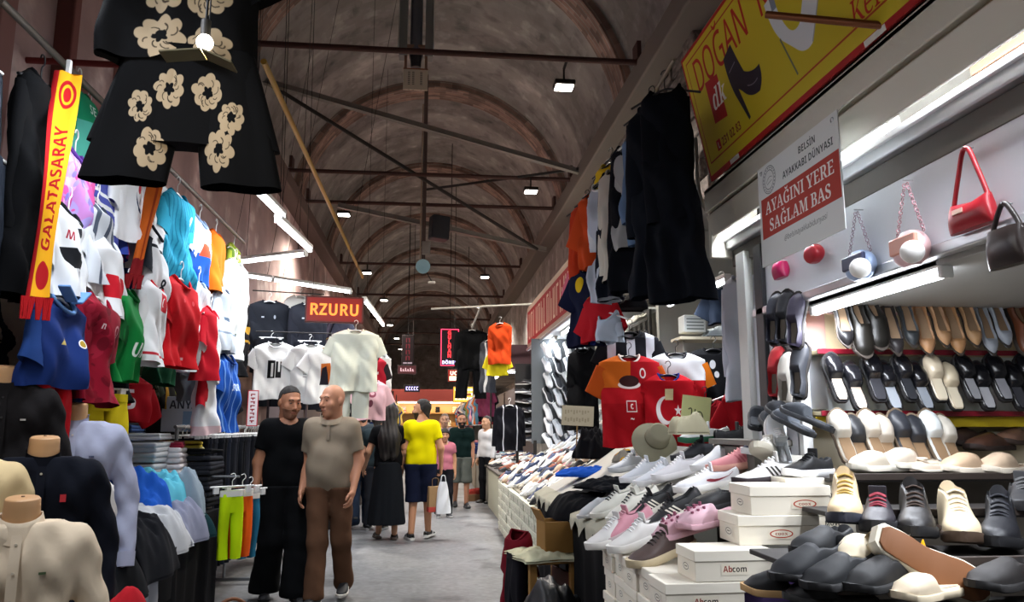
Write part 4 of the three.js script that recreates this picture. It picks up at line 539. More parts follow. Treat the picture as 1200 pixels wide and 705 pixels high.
// ---- back row of the left stall: tracksuits, shirts, lit sign ----
const bl = [[316, 352, 10.2, .5, .95, 12, '#15181e', 'black tracksuit top with white hanger, left of the pair'], [362, 355, 10.2, .46, .9, 14, '#191b22', 'black tracksuit top with white hanger, right of the pair']];
bl.forEach(([px, py, z, w, l, r, c, lab], i) => garment('tracksuit_jacket', lab, 'tracksuit', { pos: atZ(px, py, z), rot: r * D, w, l, seed: i + 1, d: { base: c, discs: [['#8d929c', 165, 60, 7]], rects: [['#9ba0a8', 80, 58, 18, 5]] }, sleeve: c, g: { sleeve: .56, phi: .15 } }));
trousers('tracksuit_trousers', 'black tracksuit trousers under the left tracksuit top', 'trousers', { pos: atZ(318, 398, 10.1), rot: .2, w: .42, l: .85, color: '#14161b' }); trousers('tracksuit_trousers', 'black tracksuit trousers under the right tracksuit top', 'trousers', { pos: atZ(363, 402, 10.1), rot: .2, w: .4, l: .85, color: '#171920' });
garment('white_tee', 'white T-shirt with a black and white photo print', 'shirt', { pos: atZ(323, 401, 9.7), rot: 12 * D, w: .5, l: .7, seed: 2, d: { base: '#eef0f0', rects: [['#17181a', 88, 84, 44, 78], ['#e7e7e7', 108, 96, 14, 60], ['#2b2c2e', 136, 88, 34, 72], ['#eef0f0', 150, 84, 12, 50]] }, sleeve: '#eef0f0', g: { phi: .6 }, hanger: 'black' });
garment('white_tee', 'white T-shirt with small grey lettering', 'shirt', { pos: atZ(365, 403, 9.7), rot: 10 * D, w: .5, l: .72, seed: 3, d: { base: '#eceeee', rects: [['#9a9ea2', 84, 120, 50, 5], ['#9a9ea2', 84, 132, 60, 5], ['#b5b8ba', 84, 144, 40, 5]] }, sleeve: '#eceeee', g: { phi: .6 }, hanger: 'black' });
garment('white_tee', 'white T-shirt with an orange and black figure print', 'shirt', { pos: atZ(384, 406, 9.66), rot: 8 * D, w: .48, l: .7, seed: 4, d: { base: '#edeeee', polys: [['#c2672c', 92, 80, 150, 76, 160, 120, 150, 170, 96, 172], ['#24202a', 100, 100, 126, 90, 140, 130, 150, 172, 92, 174]] }, sleeve: '#edeeee', g: { phi: .6 }, hanger: 'wood' });
garment('ivory_tee', 'large ivory T-shirt hung over the aisle beside the lit sign', 'shirt', { pos: atZ(417, 386, 8.8), rot: 6 * D, w: .54, l: .7, seed: 5, color: '#dde0cf', g: { phi: .45 } });
trousers('ivory_shorts', 'ivory shorts hanging below the ivory T-shirt', 'shorts', { pos: atZ(412, 448, 8.85), rot: .1, w: .4, l: .4, color: '#d5d8c8' });
garment('cream_hoodie', 'cream long sleeved top behind the lit sign', 'top', { pos: atZ(352, 346, 10.6), rot: 30 * D, w: .4, l: .5, seed: 6, color: '#cfcdc6', g: { sleeve: .55, phi: .3 } });
[[372, 372, '#5a3a48'], [380, 374, '#2a2630'], [388, 372, '#8c7c80'], [396, 374, '#38323c'], [404, 374, '#20202a'], [336, 380, '#1c1e24'], [346, 384, '#20242c']].forEach(([px, py, c], i) => garment('patterned_shirt', 'patterned dark top in the row under the lit red sign', 'top', { pos: atZ(px, py, 11.2), rot: 60 * D, w: .44, l: .6, seed: i + 1, color: c, group: 'patterned tops under the lit sign' }));
{ const p = atZ(392, 363, 9.0), t = thing('led_sign', 'lit red and orange lettered sign under the fluorescent tube', 'sign', p, .12); mesh('case', box(.66, .31, .06, 0, 0, 0, .01), M(0x5a2420, .5), t);
  const tx = canvasTex(512, 224, g => { g.fillStyle = '#5e120c'; g.fillRect(0, 0, 512, 224); g.fillStyle = '#ff7a2e'; g.font = 'bold 158px sans-serif'; g.textAlign = 'center'; g.save(); g.translate(256, 168); g.scale(.93, 1); g.fillText('RZURU', 0, 0); g.restore(); });
  const f = mesh('lettering', new THREE.PlaneGeometry(.62, .27), new THREE.MeshStandardMaterial({ color: 0x111111, map: tx, emissive: 0xffffff, emissiveMap: tx, emissiveIntensity: 1.3, roughness: .6 }), t); f.position.z = .032;
  for (const s of [-.25, .25]) mesh('hanging_wire', rod([s, .15, 0], [s, .6, 0], .003), DARKMETAL, t); const l = new THREE.RectAreaLight(0xff6a3a, 3, .6, .26); l.position.z = .04; l.rotation.y = Math.PI; t.add(l); }
// ---- flowered outfit and bare bulb over the aisle ----
{
  const flowers = (list, sx) => (g) => { srand(17); for (const [x, y, r] of list) { g.save(); g.translate(x, y); g.scale(sx, 1); g.fillStyle = '#a8977e'; const n = 8, ph = rr(0, 6); for (let i = 0; i < n; i++) { const a = i * 6.283 / n + ph, q = rr(.5, .72); g.beginPath(); g.ellipse(Math.cos(a) * r * q, Math.sin(a) * r * q, r * rr(.34, .46), r * rr(.26, .38), a + rr(-.5, .5), 0, 7); g.fill(); } g.strokeStyle = '#3a332b'; g.lineWidth = 1.6; for (let i = 0; i < 10; i++) { const a = rr(0, 6.3), q = rr(.4, .6); g.beginPath(); g.arc(Math.cos(a) * r * q, Math.sin(a) * r * q, r * rr(.14, .26), a, a + 2.2); g.stroke(); } g.fillStyle = '#07080b'; for (let i = 0; i < 5; i++) { const a = i * 1.257 + ph; g.beginPath(); g.ellipse(Math.cos(a) * r * .14, Math.sin(a) * r * .14, r * .22, r * .12, a, 0, 7); g.fill(); } g.restore(); } };
  const p = atZ(226, -118, 2.5);
  const t = garment('flowered_shirt', 'black short sleeved shirt with cream flowers hung over the aisle', 'shirt', { pos: p, rot: .1, w: .5, l: .62, seed: 2, d: { base: '#07080b', draw: flowers([[100, 150, 34], [172, 158, 34], [40, 60, 30], [125, 60, 30], [205, 70, 30], [100, 222, 32], [178, 236, 32], [300, 80, 26], [420, 90, 26], [350, 190, 26], [470, 190, 24]], 1.2) }, sleeve: '#07080b', g: { sleeve: .24, phi: .55, arm: .12 } });
  const q = atZ(226, 62, 2.5); const s = trousers('flowered_shorts', 'wide black shorts with cream flowers under the flowered shirt', 'shorts', { pos: q, rot: .1, w: .4, l: .46, seed: 3, g: { spread: .075, hem: 1.3, crotch: .72, depth: .05 }, clip: null, band: '#07080b', d: { base: '#07080b', draw: flowers([[195, 86, 46], [330, 86, 46], [95, 122, 40], [425, 134, 40], [140, 200, 46], [385, 196, 44]].map(([x, y, r]) => [x, y, r * .82]), 1.45) } });
  tag(mesh('outfit_rope', rod([p.x, p.y + .1, p.z], [p.x, 5.6, p.z], .004), DARKMETAL), 'thin rope holding the flowered outfit under the vault', 'rope');
  const b = atZ(240, 50, 1.9), bt = thing('bulb_lamp', 'bare bulb with a folded olive paper shade before the flowered outfit', 'lamp', b);
  mesh('bulb', new THREE.SphereGeometry(.021, 16, 12), glow(0xfff4dc, 5), bt); mesh('socket', rod([0, .018, 0], [0, .06, 0], .013), M(0x2a2a2a, .5), bt); mesh('cable', merge([rod([0, .06, 0], [0, 1.6, -.02], .0035), rod([.008, .06, 0], [.014, 1.6, .02], .002)]), M(0x1c1c1e, .6), bt);
  mesh('paper_shade', merge([box(.1, .004, .06, -.055, -.03, 0, .001).rotateZ(.12), box(.08, .004, .06, .055, -.028, 0, .001).rotateZ(-.4)]), M(0x6d6238, .6), bt);
  const l = new THREE.PointLight(0xfff0d4, .3, 0, 2); l.castShadow = true; bt.add(l);
}

// dense rows of clothes along the left between the T-shirts and the deep stalls
tag(mesh('garment_rail', rod([-1.3, 2.35, -10.6], [-1.3, 2.35, -17], .014), DARKMETAL), 'dark rail of crowded clothes beyond the T-shirts', 'rail');
tag(mesh('garment_rail', rod([-1.5, 1.72, -10.6], [-1.5, 1.72, -17], .014), DARKMETAL), 'lower dark rail of crowded clothes beyond the T-shirts', 'rail');
{ srand(222); const pal = ['#c98a98', '#16171b', '#d8d4cc', '#0e0f12', '#8c2030', '#2a2e38', '#d2b8bc', '#1c1c22', '#b83a3a', '#3a4456', '#e0dcd8', '#15161a'];
  for (let i = 0; i < 30; i++) { const low = i % 2, z = 10.7 + i * .2, ci = Math.floor(rnd() * pal.length), c = pal[ci], cn = ['dusty pink', 'black', 'ivory', 'black', 'crimson', 'slate', 'pale pink', 'black', 'red', 'slate', 'ivory', 'black'][ci]; garment('crowded_garment', cn + (low ? ' shirt on the lower crowded rail beyond the T-shirts' : ' shirt on the upper crowded rail beyond the T-shirts'), 'garment', { pos: V((low ? -1.5 : -1.3) + rr(-.04, .04), low ? 1.63 : 2.26, -z), rot: rr(.3, .9), w: .42, l: low ? rr(.6, .9) : rr(.5, .7), seed: 1 + i % 6, color: c, group: cn + (low ? ' shirts of the lower crowded rail' : ' shirts of the upper crowded rail') }); } }
garment('red_print_shirt', 'red shirt with a dark print above the pink one', 'shirt', { pos: atZ(436, 418, 10.2), rot: .3, w: .4, l: .42, seed: 3, d: { base: '#a01c2c', rects: [['#20181c', 60, 20, 60, 60], ['#d8d0d0', 120, 120, 60, 20]] }, sleeve: '#2a2226' });
garment('pink_print_shirt', 'pale pink shirt with a dark figure print', 'shirt', { pos: atZ(436, 446, 10.1), rot: .25, w: .42, l: .5, seed: 4, d: { base: '#d8b0b8', discs: [['#8a4a5a', 128, 90, 30, 22], ['#d8b0b8', 128, 84, 18, 12], ['#6a3a48', 120, 150, 18, 24]] }, sleeve: '#d8b0b8' });
garment('white_long_shirt', 'narrow white long sleeved shirt beside the pink print shirt', 'shirt', { pos: atZ(447, 414, 10.6), rot: .9, w: .36, l: .55, seed: 5, color: '#d4d4d2', g: { sleeve: .5, phi: .12 } });

for (const [a, b, lab] of [[atZ(300, 388, 9.7), atZ(400, 391, 9.7), 'thin rail carrying the white printed T-shirts'], [atZ(296, 340, 10.2), atZ(380, 345, 10.2), 'thin rail carrying the black tracksuits'], [atZ(332, 360, 11.2), atZ(410, 364, 11.2), 'thin rail carrying the patterned shirts']]) tag(mesh('thin_rail', rod(a, b, .008), DARKMETAL), lab, 'rail');

// ================= RIGHT SHOPS =================
const PARTITION = M(0xaeb0a8, .8), CREAM = M(0xcfcbbd, .6), PANEL = M(0xd9dce2, .5), ALU = M(0xb9bcc0, .35, { metalness: .7 });
// partition walls between the shop bays
struct('wall_1', uvBox(2.2, 3.62, .1, 2.95, 1.81, -3.9), PARTITION);
struct('wall_2', uvBox(1.6, 3.62, .1, 3.2, 1.81, -7.9), PARTITION);
struct('wall_3', uvBox(1.5, 3.62, .1, 3.25, 1.81, -13.2), PARTITION);
struct('wall_4', uvBox(2.2, 3.62, .1, 2.95, 1.81, .6), PARTITION);
// door frame of the shoe shop
{ const t = thing('door_frame', 'white metal door frame post between the two shops', 'frame', atX(881, 505, 1.8).setY(0)); const h = 2.5; mesh('post', box(.05, h, .12, 0, h / 2, 0, .006), M(0xcfd0cc, .5), t); mesh('dark_post', box(.06, h, .1, .02, h / 2, .2, .006), M(0x25272b, .5), t); }
// fascia, sign and lit soffit
{
  const t = thing('shop_fascia', 'cream shop fascia with a groove and an aluminium rail under the yellow sign', 'fascia', [0, 0, 0]); const zl = 4.1, zc = -2.34;
  mesh('upper_board', box(.06, .14, zl, 1.68, 2.855, zc, .008), CREAM, t); mesh('groove_strip', box(.04, .03, zl, 1.70, 2.772, zc, .004), M(0x7a6d58, .7), t);
  const lp = mesh('lower_panel', box(.03, .13, zl, 0, 0, 0, .006), CREAM, t); lp.position.set(1.69, 2.705, zc); lp.rotation.z = .3;
  mesh('roof_board', box(1.1, .03, zl, 2.2, 2.91, zc), CREAM, t); mesh('rail', box(.06, .06, zl, 1.80, 2.585, zc, .01), ALU, t); mesh('rail_lip', box(.02, .03, zl, 1.765, 2.62, zc, .006), M(0xe4e6e8, .3), t);
  mesh('dark_strip', box(.04, .1, zl, 1.83, 2.505, zc), M(0x57524c, .7), t);
  mesh('end_board', box(.3, .42, .04, 1.83, 2.72, -4.4), CREAM, t); mesh('conduit', pipe([[1.64, 3.3, -4.47], [1.66, 2.9, -4.47], [1.72, 2.8, -4.47], [1.95, 2.78, -4.47]], .012), M(0x8c8a84, .5), t);
}
{
  const t = thing('shop_sign', 'yellow shop sign with red border, lettering and shoe pictures', 'sign', [1.655, 2.94, -4.24]); t.rotation.order = 'XYZ';
  const L = 3.4, Hh = .77; const tx = canvasTex(1700, 360, (g) => {
    const u = 500, Y = v => 360 - v * 500; g.fillStyle = '#a81f1e'; g.fillRect(0, 0, 1700, 360); g.fillStyle = '#c9b428'; g.fillRect(9, 9, 1690, 338); g.strokeStyle = '#a8421c'; g.lineWidth = 4; g.strokeRect(30, 26, 1800, 290);
    g.fillStyle = '#d6d6d0'; g.fillRect(150, 348, 60, 12); g.fillRect(820, 348, 70, 12);
    g.fillStyle = '#b3261a'; g.save(); g.translate(62, 128); g.scale(1.62, 1.85); g.font = '66px sans-serif'; g.fillText('DOĞAN  KUNDURA', 0, 0); g.restore();
    g.save(); g.translate(800, 312); g.font = 'italic 62px serif'; g.fillText('Kemer', 0, 0); g.restore();
    g.fillStyle = '#b01f20'; g.beginPath(); g.moveTo(120, 120); g.lineTo(205, 130); g.lineTo(205, 245); g.lineTo(120, 235); g.closePath(); g.fill(); g.fillStyle = '#f0e8e0'; g.font = 'italic bold 72px serif'; g.fillText('dk', 132, 206);
    g.fillStyle = '#b01f20'; g.fillRect(96, 276, 28, 28); g.fillStyle = '#f0e8e0'; g.font = 'bold 24px sans-serif'; g.fillText('L', 103, 299); g.fillStyle = '#7a2a18'; g.font = 'bold 30px sans-serif'; g.fillText('231 02 83', 132, 302);
    // ankle boot
    g.fillStyle = '#2a2430'; g.beginPath(); g.moveTo(262, 118); g.lineTo(318, 104); g.quadraticCurveTo(336, 158, 352, 190); g.quadraticCurveTo(392, 214, 432, 208); g.quadraticCurveTo(436, 244, 404, 262); g.quadraticCurveTo(350, 262, 318, 226); g.lineTo(302, 214); g.lineTo(326, 296); g.lineTo(316, 300); g.lineTo(276, 218); g.quadraticCurveTo(256, 166, 262, 118); g.fill(); g.strokeStyle = '#75707e'; g.lineWidth = 3; g.beginPath(); g.moveTo(274, 160); g.lineTo(318, 150); g.stroke(); g.beginPath(); g.moveTo(350, 226); g.quadraticCurveTo(380, 240, 408, 232); g.stroke();
    // heeled sandal
    g.fillStyle = '#d6d8dc'; g.beginPath(); g.moveTo(520, 112); g.lineTo(566, 108); g.quadraticCurveTo(566, 170, 592, 204); g.quadraticCurveTo(612, 226, 640, 214); g.lineTo(700, 148); g.quadraticCurveTo(728, 140, 734, 166); g.lineTo(730, 196); g.lineTo(664, 272); g.quadraticCurveTo(626, 282, 596, 250); g.lineTo(556, 214); g.quadraticCurveTo(524, 180, 520, 112); g.fill(); g.strokeStyle = '#6d6f58'; g.lineWidth = 6; g.beginPath(); g.moveTo(548, 206); g.lineTo(580, 302); g.stroke(); g.strokeStyle = '#9aa0aa'; g.lineWidth = 4; g.beginPath(); g.moveTo(666, 270); g.lineTo(732, 198); g.moveTo(522, 130); g.quadraticCurveTo(552, 150, 566, 126); g.stroke(); g.fillStyle = '#7f8694'; g.beginPath(); g.ellipse(706, 164, 9, 15, .6, 0, 7); g.fill(); g.fillRect(546, 108, 22, 34);
  });
  const face = mesh('face', box(.02, Hh, L, 0, Hh / 2, L / 2), M(0xa81f1e, .6), t); const pl = mesh('print', new THREE.PlaneGeometry(L, Hh), printed(tx, .5), t); pl.rotation.y = -Math.PI / 2; pl.position.set(-.012, Hh / 2, L / 2); t.rotation.z = .21;
}
struct('wall_5', box(.86, .7, 3.9, 2.16, 3.29, -2.3), M(0x6f675d, .9));
tag(mesh('sign_pole', rod(atZ(898, 17, 2.75), atZ(1180, 44, 2.25), .015, .015, 12), M(0x7d4a2c, .4, { metalness: .5 })), 'copper brown pole sticking out before the yellow sign', 'pole');
{ const p = atZ(1185, 50, 2.2); tag(mesh('pole_bracket', box(.2, .1, .3, p.x + .06, p.y, p.z), M(0x6a4a38, .6)), 'brown bracket box holding the copper pole', 'bracket'); }
tubeLight(V(1.75, 2.745, -4.3), V(1.75, 2.745, -3.4), 'fluorescent tube in the fascia behind the white banner', undefined, { power: 55 });
tubeLight(V(1.79, 2.67, -3.25), V(1.79, 2.67, -2.7), 'fluorescent tube in the fascia right of the white banner', undefined, { power: 95 });
tubeLight(V(1.75, 2.75, -2.5), V(1.75, 2.75, -1.2), 'fluorescent tube at the near end of the fascia', undefined, { power: 95 });
// hanging banner
{
  const t = thing('hanging_banner', 'white banner with a red text block hanging under the yellow sign', 'banner', [1.6, 2.262, -3.505]); const L = .755, h = .49;
  const tx = canvasTex(730, 485, (g) => { g.fillStyle = '#dfe2e0'; g.fillRect(0, 0, 730, 485); g.fillStyle = '#b4443a'; g.fillRect(24, 160, 700, 196); g.fillStyle = '#4a5050'; g.textAlign = 'center'; g.font = 'bold 44px sans-serif'; g.fillText('BELSİN', 480, 66); g.font = 'bold 46px sans-serif'; g.fillText('AYAKKABI DÜNYASI', 470, 128); g.fillStyle = '#f2ece8'; g.font = 'bold 82px serif'; g.fillText('AYAĞINI YERE', 374, 244); g.fillText('SAĞLAM BAS', 374, 332); g.fillStyle = '#6a706e'; g.font = 'italic 34px sans-serif'; g.fillText('@belsinayakkabidunyasi', 420, 410); g.strokeStyle = '#7d8384'; g.lineWidth = 4; g.beginPath(); g.arc(118, 84, 66, 0, 7); g.stroke(); g.beginPath(); g.arc(118, 84, 46, 0, 7); g.stroke(); g.lineWidth = 7; g.setLineDash([9, 8]); g.beginPath(); g.arc(118, 84, 57, 0, 7); g.stroke(); g.setLineDash([]); g.lineWidth = 3; g.beginPath(); g.moveTo(88, 96); g.quadraticCurveTo(116, 60, 150, 78); g.moveTo(96, 104); g.lineTo(146, 92); g.stroke(); });
  mesh('sheet', box(.004, h, L, 0, h / 2, L / 2, 0), M(0xdfe2e0, .6), t); const p = mesh('print', new THREE.PlaneGeometry(L, h), printed(tx, .6), t); p.rotation.y = -Math.PI / 2; p.position.set(-.0035, h / 2, L / 2);
  for (const z of [.04, L - .04]) { mesh('eyelet', new THREE.TorusGeometry(.01, .003, 6, 12).rotateY(Math.PI / 2).translate(-.004, h - .03, z), ALU, t); mesh('cord', rod([0, h - .02, z], [.07, h + .06, z], .002, .002, 5), HANG.white, t); }
}
// bag panel and its light
{ const t = thing('bag_panel', 'white wall panel on which the handbags hang', 'panel', [0, 0, 0]); mesh('panel', box(.03, .34, 3.6, 1.83, 2.29, -2.3), PANEL, t); mesh('soffit', box(1.3, .03, 3.4, 2.5, 2.1, -2.2), M(0xb5b5b2, .6), t); mesh('lower_rail', box(.05, .045, 3.6, 1.815, 2.125, -2.3, .008), ALU, t); mesh('side_panel', box(.03, 1.0, .62, 1.83, 1.66, -3.98), PANEL, t); mesh('corner_post', box(.05, 1.1, .06, 1.84, 1.6, -3.66), M(0xe6e6e4, .5), t); }
tubeLight(V(1.88, 2.06, -3.55), V(1.88, 2.06, -2.6), 'slim tube under the bag panel lighting the shoe shelves', undefined, { power: 60 });
tubeLight(V(1.95, 2.06, -2.3), V(1.95, 2.06, -1.1), 'slim tube at the near end under the bag panel', undefined, { power: 60 });
function bag(label, px, py, w, h, strapH, c, o = {}) {
  const p = atX(px, py, 1.8), t = thing('handbag', label, 'handbag', [1.765, p.y, p.z], -Math.PI / 2); // py at the bag bottom
  const R = []; for (let i = 0; i <= 10; i++) { const v = i / 10, hw = w / 2 * (1 - .16 * v) * (o.round ? Math.sqrt(Math.max(.15, 1 - Math.pow(2 * v - 1, 2) * .85)) : 1), dp = .035 * Math.pow(Math.sin(Math.PI * clamp(.1 + v * .75, 0, 1)), .6); const r = []; for (let j = 0; j < 24; j++) { const a = 2 * Math.PI * j / 24, ca = Math.cos(a), sa = Math.sin(a); r.push([hw * Math.sign(ca) * Math.pow(Math.abs(ca), .6), v * h - (o.sag || 0) * (1 - Math.pow(ca, 2)) * v, dp * Math.sign(sa) * Math.pow(Math.abs(sa), .7)]); } R.push(r); }
  mesh('bag_body', loft(R, { cap0: true, cap1: true }), M(c, .35), t); const a = w * .4;
  if (strapH) mesh('strap', o.chain ? merge(Array.from({ length: 26 }, (_, i) => { const k = i / 25, s = k < .5 ? -1 : 1, q = k < .5 ? k * 2 : (1 - k) * 2; return new THREE.TorusGeometry(.007, .0022, 5, 8).rotateY(i % 2 ? 0 : 1.5).translate(s * a * (1 - q * .92), h * .92 + q * strapH, 0); })) : pipe([[-a, h * .85, 0], [-a * .55, h + strapH * .5, 0], [-a * .1, h + strapH * .97, 0], [a * .1, h + strapH * .97, 0], [a * .55, h + strapH * .5, 0], [a, h * .85, 0]], .0085, 30, 6), M(o.strap || c, .4), t);
  if (o.plate) mesh('logo_plate', box(.05, .018, .006, -.02, h * .62, .036), M(o.plate, .3, { metalness: .8 }), t); if (o.pom) mesh('pompom', new THREE.IcosahedronGeometry(.042, 3).translate(w * .32, h * .3, .04), cloth(o.pom), t);
  if (o.flap) mesh('flap', box(w * .8, h * .5, .02, 0, h * .62, .03, .008), M(o.flap, .4), t); mesh('hook', rod([0, h + (strapH || .02), -.03], [0, h + (strapH || .02), .01], .003), ALU, t); return t;
}
bag('red shoulder bag with short wide strap', 1152, 268, .21, .1, .18, 0xa01824, { plate: 0xd8b8a8, sag: .02 });
bag('pale pink purse with beaded chain and white pompom', 1080, 312, .2, .13, .2, 0xd9b3b4, { chain: 1, strap: 0xb88c94, pom: '#e8e6e2', round: 1, flap: 0xe0a08c });
bag('blue and white purse with beaded chain and white pompom', 1019, 328, .2, .12, .18, 0x8fa3c4, { chain: 1, strap: 0x9a8a94, pom: '#e9e8e4', round: 1, flap: 0x2a3252 });
bag('shiny red quilted purse below the banner', 963, 308, .13, .085, 0, 0xa81626, { round: 1 }); bag('small magenta purse below the banner', 923, 326, .12, .08, 0, 0xb81a58, { round: 0 });
bag('dark brown bag at the edge of the bag panel', 1196, 312, .16, .12, .08, 0x2a211e, {});
// shoe shelves facing the aisle mouth
{
  const t = thing('shoe_shelves', 'wall of shoe shelves with red shelf edges', 'shelf', [0, 0, 0]); const zb = -3.72, x0 = 1.88, x1 = 3.4, xc = (x0 + x1) / 2, w = x1 - x0;
  mesh('back_panel', box(w, .5, .02, xc, 1.9, zb), M(0xd9c9a8, .6), t); mesh('back_panel', box(w, .3, .02, xc, 1.72, zb + .02), M(0xdfe6ea, .5), t); mesh('back_panel', box(w, .3, .02, xc, 1.42, zb), M(0xc9c0a8, .6), t); mesh('pink_panel', box(.12, .24, .025, x0 + .06, 2.0, zb + .012), M(0xd8a9a0, .6), t); mesh('upper_panel', box(w, .3, .02, xc, 2.22, zb + .02), M(0xe0c2cc, .6), t);
  for (const [y, c] of [[2.145, 0x921a2c], [1.865, 0x921a2c], [1.565, 0x921a2c]]) { mesh('shelf', box(w, .018, .14, xc, y, zb + .08), M(0xd0c09a, .6), t); mesh('shelf_edge', box(w, .026, .012, xc, y, zb + .155, .003), M(c, .4), t); }
  mesh('yellow_edge', box(w, .05, .012, xc, 1.525, zb + .1, .003), M(0xd2b81c, .5), t); mesh('shelf', box(w, .02, .3, xc, 1.3, zb + .14), M(0xb8aa90, .7), t); mesh('lower_cabinet', box(w, 1.28, .26, xc, .65, zb + .12), M(0x6d655a, .7), t);
  mesh('side_strip', box(.1, .26, .03, x0 + .05, 1.715, zb + .03), PANEL, t);
}
const up = (x, y, tilt) => [tilt, x, y];
const NZ = 3.5;
[[985, 0x141214, 'flat'], [1003, 0x17140f, 'loafer'], [1020, 0x15130f, 'loafer'], [1043, 0x2e2a2b, 'flat'], [1061, 0x34383b, 'flat'], [1080, 0xb0835c, 'flat'], [1097, 0xb58a62, 'flat'], [1115, 0xb08358, 'flat'], [1133, 0xb89066, 'flat'], [1152, 0x9aa0a8, 'flat'], [1168, 0xa2a8b2, 'flat'], [1192, 0x6d3a20, 'loafer'], [1208, 0x5d3018, 'loafer']].forEach(([px, c, k], i) => {
  const p = atZ(px, 378 + (i % 2) * 9, NZ); shoe('ballet_flat', ['black pointed flat at the end of the top shelf', 'black suede loafer on the top shelf, left one', 'black suede loafer on the top shelf, right one', 'dark grey flat beside the black suede loafers', 'grey flat with a grey toe cap', 'tan pointed flat beside the grey one', 'tan pointed flat, second of four', 'camel pointed flat, third of four', 'camel pointed flat beside the silver pair', 'silver grey flat with beige lining, left of pair', 'silver grey flat with beige lining, right of pair', 'brown leather loafer beside the silver flats', 'brown leather loafer at the shelf end'][i], k, [c, 0x3a322c, c, 0xa08468], p, [72 * D, rr(-.12, .12), rr(-.08, .08)], { rough: .45, scale: 1.1, heel: k === 'flat' ? .02 : 0 });
});
[[978, 0x16161a, 0xd8c6b4], [1000, 0x1a1a1e, 0xd4c0ae], [1024, 0x101014, 0x2a2a30], [1040, 0x121216, 0x9aa0a8], [1058, 0x141418, 0x22242a], [1076, 0x101014, 0x8a9098], [1094, 0xcdbfa6, 0xd9cdb4], [1112, 0xc9bba0, 0xd9cdb4], [1131, 0x0f0f13, 0x9a9a9e], [1149, 0x121216, 0xa8a8ac], [1168, 0x101014, 0x8e8e94], [1187, 0x131317, 0x3a3a40], [1204, 0x131317, 0x3a3a40]].forEach(([px, c, ins], i) => {
  const p = atZ(px, 443 + (i % 2) * 10, NZ + .02); const cream = c > 0x800000; shoe('slide_sandal', cream ? 'cream loafer mule on the middle shelf among black slides' : ins > 0xc00000 ? 'black jewelled slide with pale insole on the middle shelf' : 'glossy black slide on the middle shelf', 'slipper', [c, 0x1c1a1a, 0, ins], p, [-70 * D, Math.PI + rr(-.12, .12), rr(-.1, .1)], { rough: .25, scale: .95, cat: 'slide', group: cream ? 'cream mules on the middle shelf' : ins > 0xc00000 ? 'jewelled slides on the middle shelf' : 'black slides on the middle shelf' });
});
[[987, 0xc4bdb0], [1003, 0x1c1d20], [1020, 0xb9b0a2], [1036, 0xa89f92], [1056, 0x24262c], [1074, 0x202228], [1092, 0xc8cccb], [1108, 0xb8b2a6]].forEach(([px, c], i) => { const p = atZ(px, 512 + (i % 2) * 6, 3.42); shoe('house_slipper', c > 0x800000 ? 'pale leather slipper standing upright under the yellow shelf edge' : 'black leather slipper standing upright under the yellow shelf edge', 'slipper', [c, 0x6a5a48, 0, 0x8a6f52], p, [-66 * D, Math.PI + rr(-.1, .1), rr(-.08, .08)], { rough: .5, cat: 'slipper', group: c > 0x800000 ? 'pale upright slippers' : 'black upright slippers' }); });
// slippers on the side panel
[[912, 374, 0x1a1c2c, 'navy spotted slipper, outer one of the hanging pair'], [924, 372, 0x15161e, 'navy black slipper, middle one of the hanging ones'], [937, 376, 0x2a2438, 'navy slipper with purple specks, inner one'], [914, 436, 0xb02028, 'red and white slipper on the white side panel'], [926, 444, 0xd8d2c8, 'white slipper beside the red one on the side panel'], [941, 434, 0x34363c, 'slate loafer hanging on the white side panel']].forEach(([px, py, c, lab], i) => { const p = atX(px, py, 1.78); shoe('hanging_slipper', lab, 'loafer', [c, 0x2a2624, 0, 0x6a6258], p, [-78 * D, Math.PI - 1.0, 0], { cat: 'slipper' }); });
[[888, 494, 0x2e3238], [904, 500, 0x3a3f46], [916, 490, 0x23262c], [928, 500, 0x474c54], [943, 494, 0x2c3036]].forEach(([px, py, c], i) => { const p = atX(px, py, 1.72 - i * .02); shoe('grey_slipper', 'dark grey felt slipper heaped below the white side panel', 'slipper', [c, 0x202226, 0, 0x3a3e44], p, [-20 * D, 2.6 + i * .25, .2], { rough: .9, cat: 'slipper', group: 'grey slippers below the side panel' }); });
{ const t = thing('slipper_stand', 'narrow grey stand under the felt slippers', 'stand', [1.72, 0, -4.05]); mesh('top', box(.24, .03, .6, 0, 1.42, 0), M(0x77736c, .7), t); mesh('body', box(.2, 1.4, .56, 0, .7, 0), M(0x5f5b55, .7), t); }

// ---- shoe boxes ----
const ovalTex = printed(canvasTex(192, 96, g => { g.fillStyle = '#e2d9c6'; g.fillRect(0, 0, 192, 96); g.strokeStyle = '#a83a24'; g.lineWidth = 9; g.beginPath(); g.ellipse(96, 48, 78, 34, 0, 0, 7); g.stroke(); g.fillStyle = '#9a3a28'; g.font = 'bold 38px serif'; g.textAlign = 'center'; g.fillText('coox', 96, 60); }), .75);
const wordTex = printed(canvasTex(192, 72, g => { g.fillStyle = '#e2d9c6'; g.fillRect(0, 0, 192, 72); g.font = 'bold 54px sans-serif'; g.fillStyle = '#8a2f26'; g.fillText('Ab', 14, 52); g.fillStyle = '#3a3230'; g.fillText('com', 78, 52); }), .75);
const greyTex = printed(canvasTex(128, 96, g => { g.fillStyle = '#e2dccd'; g.fillRect(0, 0, 128, 96); g.strokeStyle = '#77726a'; g.lineWidth = 7; g.beginPath(); g.ellipse(64, 48, 44, 28, 0, 0, 7); g.stroke(); g.fillStyle = '#77726a'; g.fillRect(40, 42, 48, 10); }), .75);
